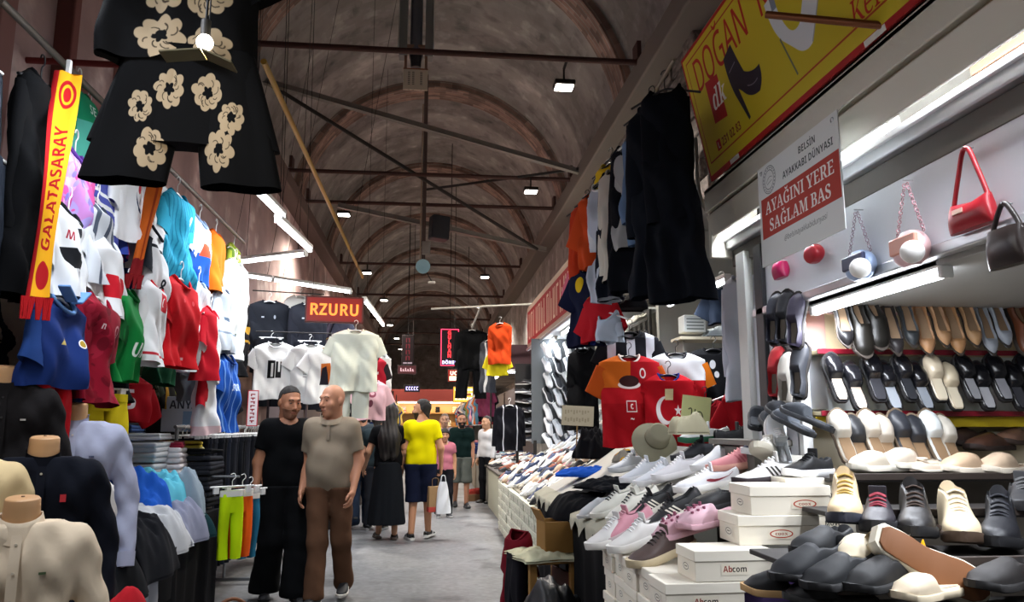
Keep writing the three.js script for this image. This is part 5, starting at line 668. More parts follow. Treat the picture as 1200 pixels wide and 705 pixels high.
const blackTex = printed(canvasTex(128, 48, g => { g.fillStyle = '#e2d9c6'; g.fillRect(0, 0, 128, 48); g.fillStyle = '#2a2624'; g.font = 'bold 32px sans-serif'; g.fillText('MOVE', 14, 36); }), .75);
const BH = .115;
srand(8);
const stackTop = { group: 'cream shoe boxes stacked along the aisle' };
for (let s = 0; s < 5; s++) for (let k = 0; k < 8; k++) { if (k < 4 && s > 0) continue; const front = s === 0; shoeBox(front ? (k === 7 ? 'cream shoe box with red and black word print, top of the front stack' : 'cream shoe box in the front stack below the word print box') : 'cream shoe box in the stacks whose ends face the aisle', [1.055 + rr(-.012, .012), k * BH, -(3.05 + s * .212)], rr(-.03, .03), .31, BH - .002, .2, { tex: front ? wordTex : greyTex, tex2: greyTex, group: front ? (k === 7 ? undefined : 'front stack of cream shoe boxes') : 'cream shoe boxes with ends to the aisle' }); }
{ const t = thing('box_pallet', 'grey plinth under the rear shoe box stacks', 'plinth', [1.055, 0, -3.57]); mesh('plinth', box(.3, BH * 4 - .002, .8, 0, BH * 2 - .001, 0), M(0x8a857a, .8), t); }
shoeBox('cream shoe box with word print lying across the front stack', [1.165, 8 * BH, -3.05], .02, .31, BH, .2, { tex: wordTex, tex2: greyTex });
shoeBox('purple shoe box squeezed beside the front stack', [1.33, 7 * BH - .02, -3.12], 0, .2, .12, .2, { color: 0x3a2458, lid: 0x4a2f6c });
const mid = [[1.40, 9 * BH, -3.16, 'cream shoe box with a red oval print, lower of two'], [1.455, 10 * BH, -3.16, 'cream shoe box with a red oval print under the striped white sneaker']];
mid.forEach(([x, y, z, lab], i) => shoeBox(lab, [x, y, z], -.02, .33, BH, .22, { tex: ovalTex, tex2: greyTex, px: i ? .06 : .01 }));
for (let k = 0; k < 9; k++) shoeBox(k > 6 ? 'white grey shoe box under the red oval boxes' : 'pale shoe box low in the rear stack', [1.5, k * BH, -3.18], .03, .28, BH - .002, .2, { color: 0xc9ccc9, lid: 0xdadcd8, tex: k === 7 ? ovalTex : undefined, px: .09, group: k > 6 ? 'white grey boxes under the oval print boxes' : 'pale shoe boxes low in the rear stack' });
[[1.66, 11 * BH - .03, -3.3], [1.66, 12 * BH - .03, -3.3]].forEach(([x, y, z], i) => shoeBox(i ? 'cream shoe box with black word print under the black running shoe' : 'cream shoe box with black word print, lower one', [x, y - .18, z], 0, .3, BH, .2, { tex: blackTex, tex2: greyTex, px: .05 }));
{ const t = thing('box_plinth', 'plain grey plinth behind the oval print boxes', 'plinth', [1.7, 0, -3.34]); mesh('plinth', box(.3, 1.05, .22, 0, .525, 0), M(0x8a857a, .8), t); }

// ---- sloping sneaker display ----
const SL = { x0: .95, h0: .92, k: .54 };
function onSlope(px, py, S = SL) { const d = ray(px, py); const t = (S.h0 - S.k * S.x0 - 1.5) / (d.y - S.k * d.x); return d.multiplyScalar(t).add(camera.position); }
{ const t = thing('sneaker_display', 'sloping table full of sneakers with a dark cloth front', 'table', [0, 0, 0]); const z0 = -3.5, z1 = -6.92, a = Math.atan(SL.k), len = .95; const top = mesh('sloping_top', box(len, .02, z0 - z1, 0, 0, 0), M(0xb6b3aa, .8), t); top.rotation.z = a; top.position.set(SL.x0 + Math.cos(a) * len / 2, SL.h0 + Math.sin(a) * len / 2 - .014, (z0 + z1) / 2);
  const R = []; for (const [y, k] of [[.91, 0], [.6, 1], [.02, 1.2]]) { const r = []; for (let i = 0; i <= 40; i++) r.push([.955 + .014 * k * Math.sin(i * 1.3), y, -4.15 - i * 2.75 / 40]); R.push(r); } mesh('dark_cloth', loft(R, { closed: false }), cloth('#0a0a0c'), t); mesh('end_cloth', box(.8, .86, .02, 1.36, .45, -6.9), cloth('#0a0a0c'), t);
  const E = []; srand(3); for (let r = 0; r < 3; r++) { const q = []; for (let i = 0; i <= 40; i++) q.push([.94 - r * .004 + .006 * Math.sin(i * 2), .93 - r * .03 * (1 + .7 * Math.sin(i * 1.7)), -3.95 - i * 2.95 / 40]); E.push(q); } E.unshift(E[0].map(p => [p[0] + .1, p[1] + .056, p[2]])); mesh('pale_edge_cloth', loft(E, { closed: false }), cloth('#a8a594'), t); for (const x of [1.02, 1.7]) for (const z of [-3.6, -6.8]) mesh('leg', rod([x, 0, z], [x, .9 + (x - 1) * .5, z], .02), DARKMETAL, t); }
const TOE = -Math.PI / 2;
[ // px, py(bottom), kind, colours, rotY, tilt, opts, label
  [830, 576, 'court', [0xe9e9ec, 0xe4e2de, 0x8c1c30], -80, 10, { mark: 'swoosh', laces: 0xeeeeee }, 'white court sneaker with a dark red curved side mark'],
  [868, 552, 'court', [0xd98a90, 0xd9a090, 0xc46a74], -80, 8, { mark: 'stripes', laces: 0xe0a0a0 }, 'salmon pink sneaker with tonal stripes'],
  [905, 570, 'sneaker', [0xe6e4e2, 0x2a2024, 0x26201f], -80, 6, { mark: 'stripes', laces: 0xf0f0f0 }, 'white sneaker with three black stripes and a dark sole'],
  [872, 524, 'court', [0x17181c, 0xd8d4d2, 0x222222], 82, 0, { laces: 0x202020 }, 'black court sneaker with a white sole'],
  [826, 520, 'court', [0xe6eaea, 0x1c5c40, 0x1c5c40], -78, 4, { laces: 0xffffff }, 'white sneaker with a green sole edge'],
  [820, 540, 'sneaker', [0x33363e, 0x1c1d20, 0x22242a], -76, 8, { laces: 0x22242a }, 'dark grey running shoe below the white green one'],
  [845, 548, 'sneaker', [0xdcdfe2, 0xd8dadc, 0xc8ccd0], -66, 14, {}, 'white sneaker wedged behind the pink one'],
  [908, 534, 'court', [0x1b2340, 0xdcdcde, 0xdfe2e8], -70, 4, { mark: 'stripes', laces: 0xe0e4ec }, 'navy sneaker with white stripes and sole'],
  [776, 566, 'sneaker', [0xdfe2e8, 0xe8e8ea, 0xc4c8d0], -72, 14, { laces: 0xffffff }, 'white running shoe left of the red marked sneaker'],
  [798, 560, 'sneaker', [0xe2e0e4, 0xe8e6e8, 0xd8b8c4], -70, 12, { laces: 0xffffff }, 'white running shoe with a pink tint'],
  [757, 562, 'sneaker', [0xd4d8e0, 0xe0e2e6, 0xc4c8d0], -66, 14, { laces: 0xffffff }, 'pale blue white running shoe by the blue cloth'],
  [740, 552, 'sneaker', [0xc8ccd2, 0xd8dadc, 0x9aa0a8], -60, 10, { laces: 0xe8e8e8 }, 'light grey running shoe by the khaki hat'],
  [792, 612, 'court', [0x0e0e12, 0xd8d4c8, 0xd6cfc0], -74, 30, { mark: 'stripes', laces: 0x15151a }, 'black suede sneaker with three white stripes, front one'],
  [766, 604, 'court', [0x0f0f13, 0xd8d4c8, 0xd6cfc0], -70, 28, { mark: 'stripes', laces: 0x15151a }, 'black suede sneaker with three white stripes, rear one'],
  [745, 602, 'court', [0xdcdacf, 0xe2e0d6, 0x1a1a1c], -62, 24, { laces: 0x18181a }, 'off white sneaker with black laces, right of the pair'],
  [724, 598, 'court', [0xd9d8ce, 0xe2e0d6, 0x1a1a1c], -58, 22, { laces: 0x18181a }, 'off white sneaker with black laces, left of the pair'],
  [706, 600, 'loafer', [0xb9bcbf, 0xd0d0ce, 0xb0b0b0], -58, 20, {}, 'plain pale grey slip-on on the black trousers'],
  [806, 628, 'clog', [0xd0a4b0, 0xcaa0ac, 0x8a4a60], -70, 14, { holes: 1 }, 'pink perforated clog, lower one'],
  [832, 618, 'clog', [0xd2aab6, 0xcaa0ac, 0x8a4a60], -62, 8, { holes: 1 }, 'pink perforated clog, upper one'],
  [846, 596, 'loafer', [0x101114, 0x15161a, 0x101010], -70, 10, {}, 'black slip-on under the red marked sneaker'],
  [735, 628, 'sneaker', [0xc98a98, 0xb8a8a8, 0xa06a78], -56, 22, { laces: 0xd8a8b0 }, 'dusty pink trainer at the display edge'],
  [752, 640, 'sneaker', [0xd8d6d2, 0xdedcd6, 0xc0bcb8], -58, 16, { laces: 0xe8e8e8 }, 'white trainer at the display edge'],
  [722, 636, 'sneaker', [0xd4d2cf, 0xdedcd6, 0xc0bcb8], -52, 16, { laces: 0xe8e8e8 }, 'white trainer at the display edge corner'],
  [776, 657, 'sneaker', [0x4a3a36, 0xc0b090, 0xc49a90], -54, 14, { laces: 0x2c2220 }, 'brown trainer with a beige sole on the box stack'],
].forEach(([px, py, k, c, ry, tl, o, lab], i) => { const low = i >= 20; const p = low ? (i === 23 ? atY(px, py, .925) : onSlope(px, py)) : onSlope(px, py); p.y += .012; srand(i); shoe('sneaker', lab, k, c, p, [tl * D, (ry < 0 ? ry - 20 : ry) * D, rr(-.06, .06)], { scale: 1.16, ...o }); });
shoe('running_shoe', 'black running shoe with a chunky white sole on the cream boxes', 'sneaker', [0x15161a, 0xdedede, 0xdedede, 0x202020], V(1.66, 13 * BH - .21, -3.3), [0, -66 * D, 0], { laces: 0x101012 });
shoe('running_shoe', 'cream white running shoe behind the black chunky one', 'sneaker', [0xd2cec4, 0xbeb8a8, 0xdedede, 0x605a50], V(1.56, 13 * BH - .14, -3.5), [-.3, -40 * D, .1], { laces: 0xf0eee8 });
shoe('running_shoe', 'white knitted running shoe leaning by the slippers', 'sneaker', [0xdfe3e6, 0xe8e8e8, 0xdedede, 0xa0a0a0], V(1.68, 1.42, -3.62), [-60 * D, 170 * D, 0], { laces: 0xffffff });
heap('black_trousers_pile', 'folded black trousers lying on the sneaker display', 'trousers', onSlope(692, 584), .5, .05, .56, '#0b0c10', 3, -70 * D, { droop: .12, wr: .16 });
heap('black_trousers_pile', 'second black garment folded by the blue cloth', 'trousers', onSlope(722, 570), .4, .06, .46, '#0d0f14', 5, -70 * D, { wr: .16 });
heap('blue_cloth', 'bright blue cloth behind the black trousers', 'cloth', onSlope(688, 556), .5, .07, .2, '#1d52b4', 6, -.3);
heap('black_bag_pile', 'black bag with white tag on the far display end', 'bag', onSlope(700, 535), .4, .3, .3, '#0c0c10', 7, .5);
heap('patterned_cloth', 'yellow and grey patterned cloth below the khaki hat', 'cloth', onSlope(738, 540), .24, .1, .2, '#a8803a', 8, .2, { mat: printed(canvasTex(128, 128, g => { g.fillStyle = '#8a8478'; g.fillRect(0, 0, 128, 128); const c = ['#c99a2a', '#b5552a', '#d8d2c4', '#2a2a30']; for (let i = 0; i < 40; i++) { g.fillStyle = c[i % 4]; g.fillRect((i * 37) % 128, (i * 53) % 128, 22, 9); } })) });
{ const p = onSlope(770, 540), t = thing('bucket_hat', 'khaki bucket hat propped up below the red jerseys', 'hat', p); mesh('crown_and_brim', lathe([[0, .1], [.06, .1], [.078, .09], [.085, .02], [.088, .0], [.13, -.03], [.165, -.05], [.164, -.055], [.09, -.006]], 28), cloth('#8a8672'), t); mesh('hat_band', lathe([[.087, .0], [.087, .022]], 28), cloth('#6d6a58'), t); t.position.y += .15; t.rotation.set(1.0, .3, .2); }
{ const p = atZ(815, 487, 5.2), t = thing('price_sign', 'pale yellow handwritten price card among the sneakers', 'sign', p, -.1); mesh('card', box(.2, .27, .006, 0, 0, 0, .001), printed(canvasTex(128, 170, g => { g.fillStyle = '#d2d69a'; g.fillRect(0, 0, 128, 170); g.strokeStyle = '#4a5038'; g.lineWidth = 5; g.beginPath(); g.moveTo(30, 60); g.quadraticCurveTo(50, 40, 44, 90); g.moveTo(60, 56); g.lineTo(58, 96); g.moveTo(60, 76); g.quadraticCurveTo(90, 50, 96, 90); g.moveTo(34, 120); g.lineTo(100, 112); g.stroke(); }), .7), t); mesh('stick', rod([0, -.1, -.006], [0, -.4, -.006], .006), M(0x9a7a4a, .7), t); t.rotation.z = -.12; }
{ const p = atZ(806, 506, 4.6); heap('cream_hat', 'cream cloth hat behind the price card', 'hat', p, .2, .14, .2, '#b0aa90', 9); }
// ---- near rack of shoes ----
const NR = (px, py) => { const d = ray(px, py); const k = .26; const t = (1.0 - k * 2.2 - 1.5) / (d.y + k * d.z); return d.multiplyScalar(t).add(camera.position); };
{ const t = thing('shoe_rack', 'dark stepped rack holding boots and walking shoes', 'rack', [0, 0, 0]); const a = Math.atan(.26);
  for (const [zc, x0, x1, dz] of [[2.15, 1.0, 2.3, .34], [2.52, 1.12, 2.5, .34], [2.92, 1.5, 2.7, .34], [3.32, 1.68, 2.8, .34]]) { mesh('tray', box(x1 - x0, .018, dz, (x0 + x1) / 2, 1.0 + (zc - 2.2) * .26 - .012, -zc), M(0x2a2624, .6), t); mesh('tray_lip', box(x1 - x0, .03, .012, (x0 + x1) / 2, 1.0 + (zc - 2.2) * .26, -zc + dz / 2), M(0x3a302a, .6), t); } for (const x of [1.2, 1.75, 2.25]) for (const z of [2.15, 2.5]) mesh('leg', box(.04, .95, .04, x, .48, -z), DARKMETAL, t); mesh('copper_tube', rod([1.02, .9, -2.3], [1.5, .9, -2.1], .03), M(0xa86a2c, .4, { metalness: .5 }), t); }
[
  [1030, 560, 'slipper', [0xcfc3b0, 0xe0dacb, 0, 0xb8a890], -75, 0, 'ivory mule lying on the top tray, first', {}], [1065, 556, 'slipper', [0xd2c4b2, 0xe0dacb, 0, 0xb8a890], -72, 0, 'ivory knotted mule on the top tray, second', {}], [1100, 560, 'flat', [0xd4c2ae, 0xe0dacb, 0, 0xb8a890], -78, 0, 'ivory flat on the top tray beside the mules', { bow: 0xd8c8b4 }], [1140, 562, 'slipper', [0xc9ac8e, 0xddd2c0, 0, 0xb8a890], -76, 0, 'beige mule on the top tray', {}], [1180, 562, 'slipper', [0xc6ae94, 0xddd2c0, 0, 0xb8a890], -70, 0, 'beige mule at the tray end', {}],
  [1100, 530, 'clog', [0x39302e, 0x2a201c, 0, 0x3a2c26], -60, 0, 'dark grey strapped sandal above the ivory mules', {}], [1130, 528, 'loafer', [0x33231e, 0x241a16, 0, 0x3a2c26], -66, 0, 'dark brown sandal with a tan strap', {}], [1160, 535, 'loafer', [0x4a2e22, 0x2a1c16, 0, 0x3a2c26], -70, 0, 'brown leather shoe at the wall', {}], [1190, 528, 'loafer', [0x7a5a4a, 0x3a2c26, 0, 0x5a463c], -60, 0, 'dusty brown shoe at the wall end', {}],
  [990, 612, 'boot', [0xc9b28c, 0x2a2c38, 0xb09868, 0x605648], -30, 0, 'beige ankle boot with a gold clasp and dark sole', { laces: 0xb89a50 }], [1028, 622, 'sneaker', [0x1c1820, 0x17171c, 0x8c2030, 0x303034], -30, 0, 'black walking shoe with a red tongue', { laces: 0x8c2a3a }], [1072, 628, 'boot', [0x1b1818, 0x151416, 0x2a2624, 0x2a2624], -33, 0, 'dark brown lace boot facing outwards', { laces: 0x3a2a20 }], [1122, 634, 'boot', [0xd9c7a6, 0x4a382a, 0xd9c7a6, 0x8a7860], -32, 0, 'cream lace-up boot with a toe cap', { laces: 0xeadfc8 }], [1172, 640, 'boot', [0x17181e, 0x121216, 0x2a2a30, 0x2a2a30], -38, 0, 'glossy black lace boot beside the cream one', { laces: 0x20222a }], [1200, 600, 'sneaker', [0x3a3a3c, 0x202022, 0, 0x4a4a4a], -40, 0, 'charcoal trainer behind the black boot', { laces: 0x555555 }],
  [965, 650, 'loafer', [0x14161a, 0x121214, 0, 0x2a2c30], -50, 0, 'black leather loafer at the tray end, upper', {}], [952, 672, 'loafer', [0x12151b, 0x1b1a1c, 0, 0x24262c], -62, 8, 'black creased walking shoe at the tray end', {}], [988, 684, 'loafer', [0x131519, 0x1b1a1c, 0, 0x24262c], -70, 6, 'second black creased walking shoe', {}], [1008, 660, 'slipper', [0xcfc2a8, 0xb8ab90, 0, 0xa89878], -40, 0, 'ivory sandal with a looped strap', {}], [1040, 656, 'slipper', [0xbfb6a2, 0xb0a48c, 0, 0xa89878], -60, 0, 'pale sandal lying beside the looped one', {}], [1034, 688, 'loafer', [0x101012, 0x0e0e10, 0xc0a040, 0x1c1c1e], -66, 4, 'black sandal with a silver buckle', { bow: 0xb8b2a0 }],
  [1180, 690, 'loafer', [0x1e1a19, 0x161414, 0, 0x2a2624], -70, 0, 'black shoe at the end of the lowest tray', {}],
].forEach(([px, py, k, c, ry, tl, lab, o], i) => { const p = NR(px, py); p.y += i < 9 ? .03 : .008; srand(i + 50); shoe('walking_shoe', lab, k, c, p, [tl * D, (ry + rr(-6, 6)) * D, 0], { rough: i > 14 ? .68 : .5, scale: 1.22, ...o }); });
// the shoe that lies on its side, tan sole towards the aisle
{ const p = NR(1098, 690); p.y += .075; const sh = shoe('tan_sole_shoe', 'shoe lying on its side showing a tan sole with white edge', 'court', [0xd8ccb4, 0xe0d8c4, 0xe0d2b8, 0x5a4030], p, [0, 0, 0], { rough: .6, scale: 1.25 }); const zl = V(.86, -.46, .12).normalize(), yl = V(.12, -.42, -.9); yl.addScaledVector(zl, -yl.dot(zl)).normalize(); const xl = yl.clone().cross(zl); sh.quaternion.setFromRotationMatrix(new THREE.Matrix4().makeBasis(xl, yl, zl)); const os = mesh('outsole', shoeGeo('court', 1).sole, M(0x7a4a22, .6), sh); os.scale.set(.86, .2, .93); os.position.y = -.0045; const q = NR(1082, 672); heap('yellow_tag', 'yellow label under the tan soled shoe', 'tag', [q.x, q.y + .02, q.z], .035, .09, .03, '#d29a1c', 4); const r = NR(1085, 700); shoe('insole_shoe', 'ivory open shoe under the tan soled one', 'slipper', [0xd6c6ac, 0xcdbfa4, 0, 0xd8c8a8], V(r.x, r.y - .0, r.z), [0, -70 * D, 0], {}); }
{ const p = NR(905, 705); const t = shoe('open_sandal', 'black slide with a beige insole in front of the boxes', 'slipper', [0x17181b, 0xc09a68, 0, 0xd2b48c], V(1.12, .98, -2.42), [0, -110 * D, 0], {}); shoe('open_sandal', 'black and white sandal beside the beige insole slide', 'slipper', [0x1d1d1f, 0x2a2a2a, 0, 0xd8d4cc], V(1.2, .98, -2.3), [0, -100 * D, 0], {}); }

// ================= SECOND SHOP AND ROPE OF JACKETS =================
tubeLight(V(2.2, 2.62, -6.85), V(2.2, 2.58, -5.45), 'fluorescent tube in the second shop behind the white gown', undefined, { power: 40 });
// rope
tag(mesh('washing_rope', pipe([atX(790, 70, 1.25), atX(775, 95, 1.25), atX(735, 165, 1.25), atX(692, 236, 1.25)], .011, 30, 6), M(0x9a8f7c, .8)), 'pale rope along the right side carrying jackets', 'rope');
[ // px, py, X, w, l, turn, colour, sleeve, label, opts
  [779, 104, 1.25, .26, 1.18, -40, '#0c0f16', '#0c0f16', 'big dark navy coat hung first on the rope', { sleeve: .66, phi: .12, flare: .45, fold: .03 }],
  [764, 122, 1.22, .32, 1.1, -52, '#10141c', '#10141c', 'dark slate coat tucked behind the big navy coat', { sleeve: .66, phi: .14 }],
  [752, 152, 1.22, .3, .56, -64, '#5f7694', '#5f7694', 'pale denim blue shirt between dark coats', { sleeve: .6, phi: .1 }],
  [744, 158, 1.24, .34, .72, -66, '#9b9a98', '#a6a6a4', 'grey white hooded top between dark coats', { sleeve: .66, phi: .1 }],
  [737, 168, 1.22, .28, .95, -56, '#0e1016', '#0e1016', 'black tracksuit top with small white marks', { sleeve: .66, phi: .16 }],
  [722, 196, 1.24, .34, .78, -62, '#b9b3a6', '#c6c0b2', 'stone coloured sweatshirt with ribbed cuffs', { sleeve: .64, phi: .1 }],
  [716, 190, 1.26, .3, .3, -60, '#c9a91e', '#c9a91e', 'yellow top at the middle of the rope', {}],
  [718, 200, 1.24, .26, .9, -58, '#10141f', '#10141f', 'dark navy sweater hung beyond the stone sweatshirt', { sleeve: .64, phi: .14 }],
  [706, 214, 1.2, .26, .86, -56, '#b9c0cc', '#d3d6da', 'pale shirt hung toward the rope end', { sleeve: .4, phi: .12 }],
  [698, 226, 1.18, .3, .56, -50, '#c4481e', '#c4481e', 'orange shirt toward the rope end', { sleeve: .3 }],
  [688, 238, 1.2, .3, .5, -46, '#b83a1c', '#b83a1c', 'red orange top hung last on the rope', { sleeve: .5, phi: .16 }],
  [690, 290, 1.26, .34, .7, -56, '#b8506a', '#c86a80', 'pink top hanging low at the rope end', { sleeve: .3 }],
].forEach(([px, py, X, w, l, tn, c, sc, lab, g], i) => garment('hung_jacket', lab, 'jacket', { pos: atX(px, py, X), rot: tn * D, w, l, seed: i + 1, color: c, sleeve: sc, g, hanger: 'black' }));
garment('flower_shirt', 'navy shirt with yellow flowers hanging below the orange one', 'shirt', { pos: atX(692, 312, 1.22), rot: -44 * D, w: .36, l: .62, seed: 4, d: { base: '#151a33', discs: [['#d8b81e', 80, 60, 26], ['#d8b81e', 150, 130, 24], ['#d8b81e', 90, 190, 22], ['#2a3a8c', 180, 220, 40], ['#8a2030', 200, 60, 20]] }, sleeve: '#151a33', g: { sleeve: .22 } });
garment('red_shirt', 'red shirt beside the navy flower shirt', 'shirt', { pos: atX(703, 345, 1.26), rot: -50 * D, w: .3, l: .36, seed: 5, color: '#b01c26' });
garment('pale_blue_shirt', 'pale blue shirt hanging right of the navy flower shirt', 'shirt', { pos: atX(713, 366, 1.3), rot: -60 * D, w: .2, l: .22, seed: 6, color: '#b8c4d4', g: { sleeve: .1, phi: .3 } });
// jerseys hung over the second stall
garment('striped_jersey', 'black and white striped jersey above the red and orange one', 'jersey', { pos: atZ(738, 388, 6.5), rot: -8 * D, w: .5, l: .6, seed: 2, d: { base: '#15161a', stripes: [['#b9bcc2', 3, 38]] }, sleeve: '#131418', collar: '#131418', hanger: 'black' });
garment('red_orange_jersey', 'red and orange halved jersey with a white collar, large', 'jersey', { pos: atZ(737, 416, 6.3), rot: -6 * D, w: .52, l: .76, seed: 7, d: { base: '#a5121c', rects: [['#c9641c', 0, 0, 128, 92], ['#b81822', 0, 96, 256, 40]], discs: [['#e8e0dc', 178, 52, 13, 15], ['#a5121c', 178, 52, 8, 10], ['#e8dcd8', 122, 84, 46, 12], ['#3a2020', 122, 74, 40, 16]], polys: [['#e6dcd8', 104, 128, 146, 128, 146, 160, 104, 160], ['#a5121c', 107, 131, 143, 131, 143, 157, 107, 157]], text: [['#e8dcd8', 'c', 125, 152, 26], ['#e8dcd8', '~', 125, 190, 34]] }, sleeve: '#b8501a', collar: '#d8c8c0', g: { phi: .42, sleeve: .24 }, hanger: 'black' });
garment('white_orange_jersey', 'white jersey with orange sleeves behind the flag jersey', 'jersey', { pos: atZ(792, 413, 6.4), rot: -12 * D, w: .5, l: .56, seed: 3, d: { base: '#d6d8da', rects: [['#a5121c', 0, 110, 512, 146]] }, sleeve: '#cf6e1a', collar: '#2a2a2e', hanger: 'black' });
garment('flag_jersey', 'red sleeveless jersey with a white crescent and star', 'jersey', { pos: atZ(783, 438, 6.2), rot: -10 * D, w: .42, l: .64, seed: 5, d: { base: '#b0121e', draw: g => { g.fillStyle = '#ece6e4'; g.beginPath(); g.arc(106, 120, 46, 0, 7); g.fill(); g.fillStyle = '#b0121e'; g.beginPath(); g.arc(120, 116, 38, 0, 7); g.fill(); g.fillStyle = '#ece6e4'; g.save(); g.translate(170, 120); g.beginPath(); for (let i = 0; i < 10; i++) { const a = i * Math.PI / 5 - .3, r = i % 2 ? 8 : 20; g.lineTo(Math.cos(a) * r, Math.sin(a) * r); } g.fill(); g.restore(); g.fillStyle = '#e4d8a8'; g.fillRect(106, 50, 40, 36); } }, sleeve: '#a8101c', collar: '#1c2a6c', g: { sleeve: .06, phi: .4 }, hanger: 'black' });
garment('dark_red_jersey', 'dark red jersey spread behind the price card', 'jersey', { pos: atZ(826, 468, 6.2), rot: -14 * D, w: .5, l: .5, seed: 6, color: '#7d1018', g: { sleeve: .18 }, hanger: 'black' });
garment('black_white_jersey', 'black jersey with white marks in the second shop', 'jersey', { pos: atZ(836, 408, 6.5), rot: -16 * D, w: .56, l: .62, seed: 7, d: { base: '#0f1013', discs: [['#c8cace', 120, 60, 12, 16], ['#c8cace', 134, 96, 10, 12], ['#9a9ca0', 112, 130, 12, 8]] }, sleeve: '#0f1013', hanger: 'black' });
garment('white_gown', 'long white robe hanging beside the door frame', 'robe', { pos: atZ(872, 322, 5.0), rot: -48 * D, w: .32, l: .86, seed: 5, color: '#c2c8d6', g: { sleeve: .6, phi: .1 } });
garment('denim_shirt', 'dark denim shirt in the second shop behind the robe', 'shirt', { pos: atZ(846, 332, 6.4), rot: -30 * D, w: .3, l: .36, seed: 6, color: '#141b26' });
garment('red_cloth_shirt', 'red shirt low behind the white robe', 'shirt', { pos: atZ(866, 458, 5.6), rot: -30 * D, w: .26, l: .34, seed: 7, color: '#94101a' });
tag(mesh('jersey_rail', rod([1.45, 2.12, -6.6], [3.0, 2.12, -6.6], .012), DARKMETAL), 'dark rail carrying the jerseys of the second shop', 'rail');
{ const t = thing('wall_shelf', 'pale wall shelf with a carton in the second shop', 'shelf', atZ(828, 398, 7.2)); mesh('board', box(.62, .03, .3, 0, 0, 0), M(0xc9bfa6, .6), t); for (const s of [-.25, .25]) mesh('bracket', box(.02, .14, .2, s, -.08, -.04), M(0x8a857a, .6), t); }
{ const p = atZ(811, 384, 7.2), t = thing('air_conditioner', 'small white vented appliance on the wall shelf', 'appliance', p); mesh('case', box(.22, .17, .18, 0, .03, 0, .012), M(0xc4c8c4, .5), t); for (let i = 0; i < 4; i++) mesh('slat', box(.17, .012, .012, 0, -.02 + i * .032, .092, .003), M(0x6a706c, .5), t); }
heap('bagged_shirts', 'clear bagged shirts on the wall shelf', 'shirts', atZ(843, 393, 7.2), .3, .1, .24, '#aab4b8', 4);
{ const p = atZ(738, 361, 6.2); heap('baseball_hat', 'black cap hanging above the striped jersey', 'cap', [p.x, p.y, p.z], .26, .13, .24, '#0d0d10', 6); }

// ---- stool with carton and bags at the foot of the display ----
{ const t = thing('wooden_stand', 'wooden stand with a pale folded cloth top', 'stand', [.78, 0, -5.3], .2); const wd = M(0x9c743c, .6); mesh('top', box(.34, .03, .4, 0, .64, 0), wd, t); for (const [x, z] of [[-1, -1], [1, -1], [1, 1], [-1, 1]]) mesh('leg', box(.05, .64, .04, x * .14, .32, z * .17), wd, t); mesh('back_board', box(.02, .4, .3, .12, .36, 0), M(0x5a2c22, .7), t); mesh('top_cloth', heapGeo(.42, .05, .44, 5, { wr: .1 }).clone().translate(0, .655, 0), cloth('#b4b296'), t); }
{ const t = thing('open_carton', 'open brown cardboard carton on the wooden stand', 'carton', [.86, .68, -5.3], .15); const c = M(0x8a642c, .8); for (const s of [-1, 1]) { mesh('side', box(.012, .2, .2, s * .1, .1, 0, .001), c, t); mesh('side', box(.2, .2, .012, 0, .1, s * .1, .001), c, t); } mesh('bottom', box(.2, .012, .2, 0, .006, 0, .001), c, t); const f = mesh('flap', box(.012, .09, .2, 0, .045, 0, .001), c, t); f.position.set(-.1, .2, 0); f.rotation.z = .5; }
trousers('hanging_dark_bag', 'dark trousers hanging on the aisle side of the wooden stand', 'trousers', { pos: [.6, .66, -5.34], rot: -80 * D, w: .3, l: .6, color: '#15141a', clip: null });
garment('crimson_cloth', 'crimson top hanging at the wooden stand', 'top', { pos: V(.64, .78, -5.55), rot: -60 * D, w: .26, l: .5, seed: 3, color: '#6a1420', hanger: null });
heap('black_refuse_bag', 'large black bag lying under the sneaker display', 'bag', [.72, 0, -4.55], .62, .66, .7, '#0e0f12', 5, .4, { mat: M(0x0e0f12, .45), wr: .03 });

// ================= FARTHER SHOE STALL =================
const S3 = { x0: 1.1, h0: .72, k: .55 };
{
  const t = thing('shoe_table', 'long sloping table covered with low shoes beyond the wooden stand', 'table', [0, 0, 0]); const a = Math.atan(S3.k), len = 1.35, z0 = -7.0, z1 = -11.9; const top = mesh('sloping_top', box(len, .02, z0 - z1, 0, 0, 0), M(0x8a8272, .8), t); top.rotation.z = a; top.position.set(S3.x0 + Math.cos(a) * len / 2, S3.h0 + Math.sin(a) * len / 2 - .014, (z0 + z1) / 2); mesh('end_board', box(1.1, .7, .02, 1.7, .35, z0 + .01), M(0x4a443c, .8), t); for (const z of [z0 - .1, z1 + .1]) mesh('leg', box(.05, .7, .05, 2.2, .35, z), DARKMETAL, t);
}
srand(21);
{ let proto = null; for (let k = 0; k < 6; k++) for (let i = 0; i < 23; i++) { const p = [1.2 + rr(-.008, .008), k * .117, -(7.06 + i * .212)]; if (!proto) { proto = shoeBox('pale shoe box in the wall of boxes under the sloping shoe table', p, 0, .3, .113, .2, { color: 0xb9b8a6, lid: 0xcfcebc, tex: greyTex, group: 'boxes walling the shoe table' }); } else dup(proto, p, rr(-.03, .03)); } }
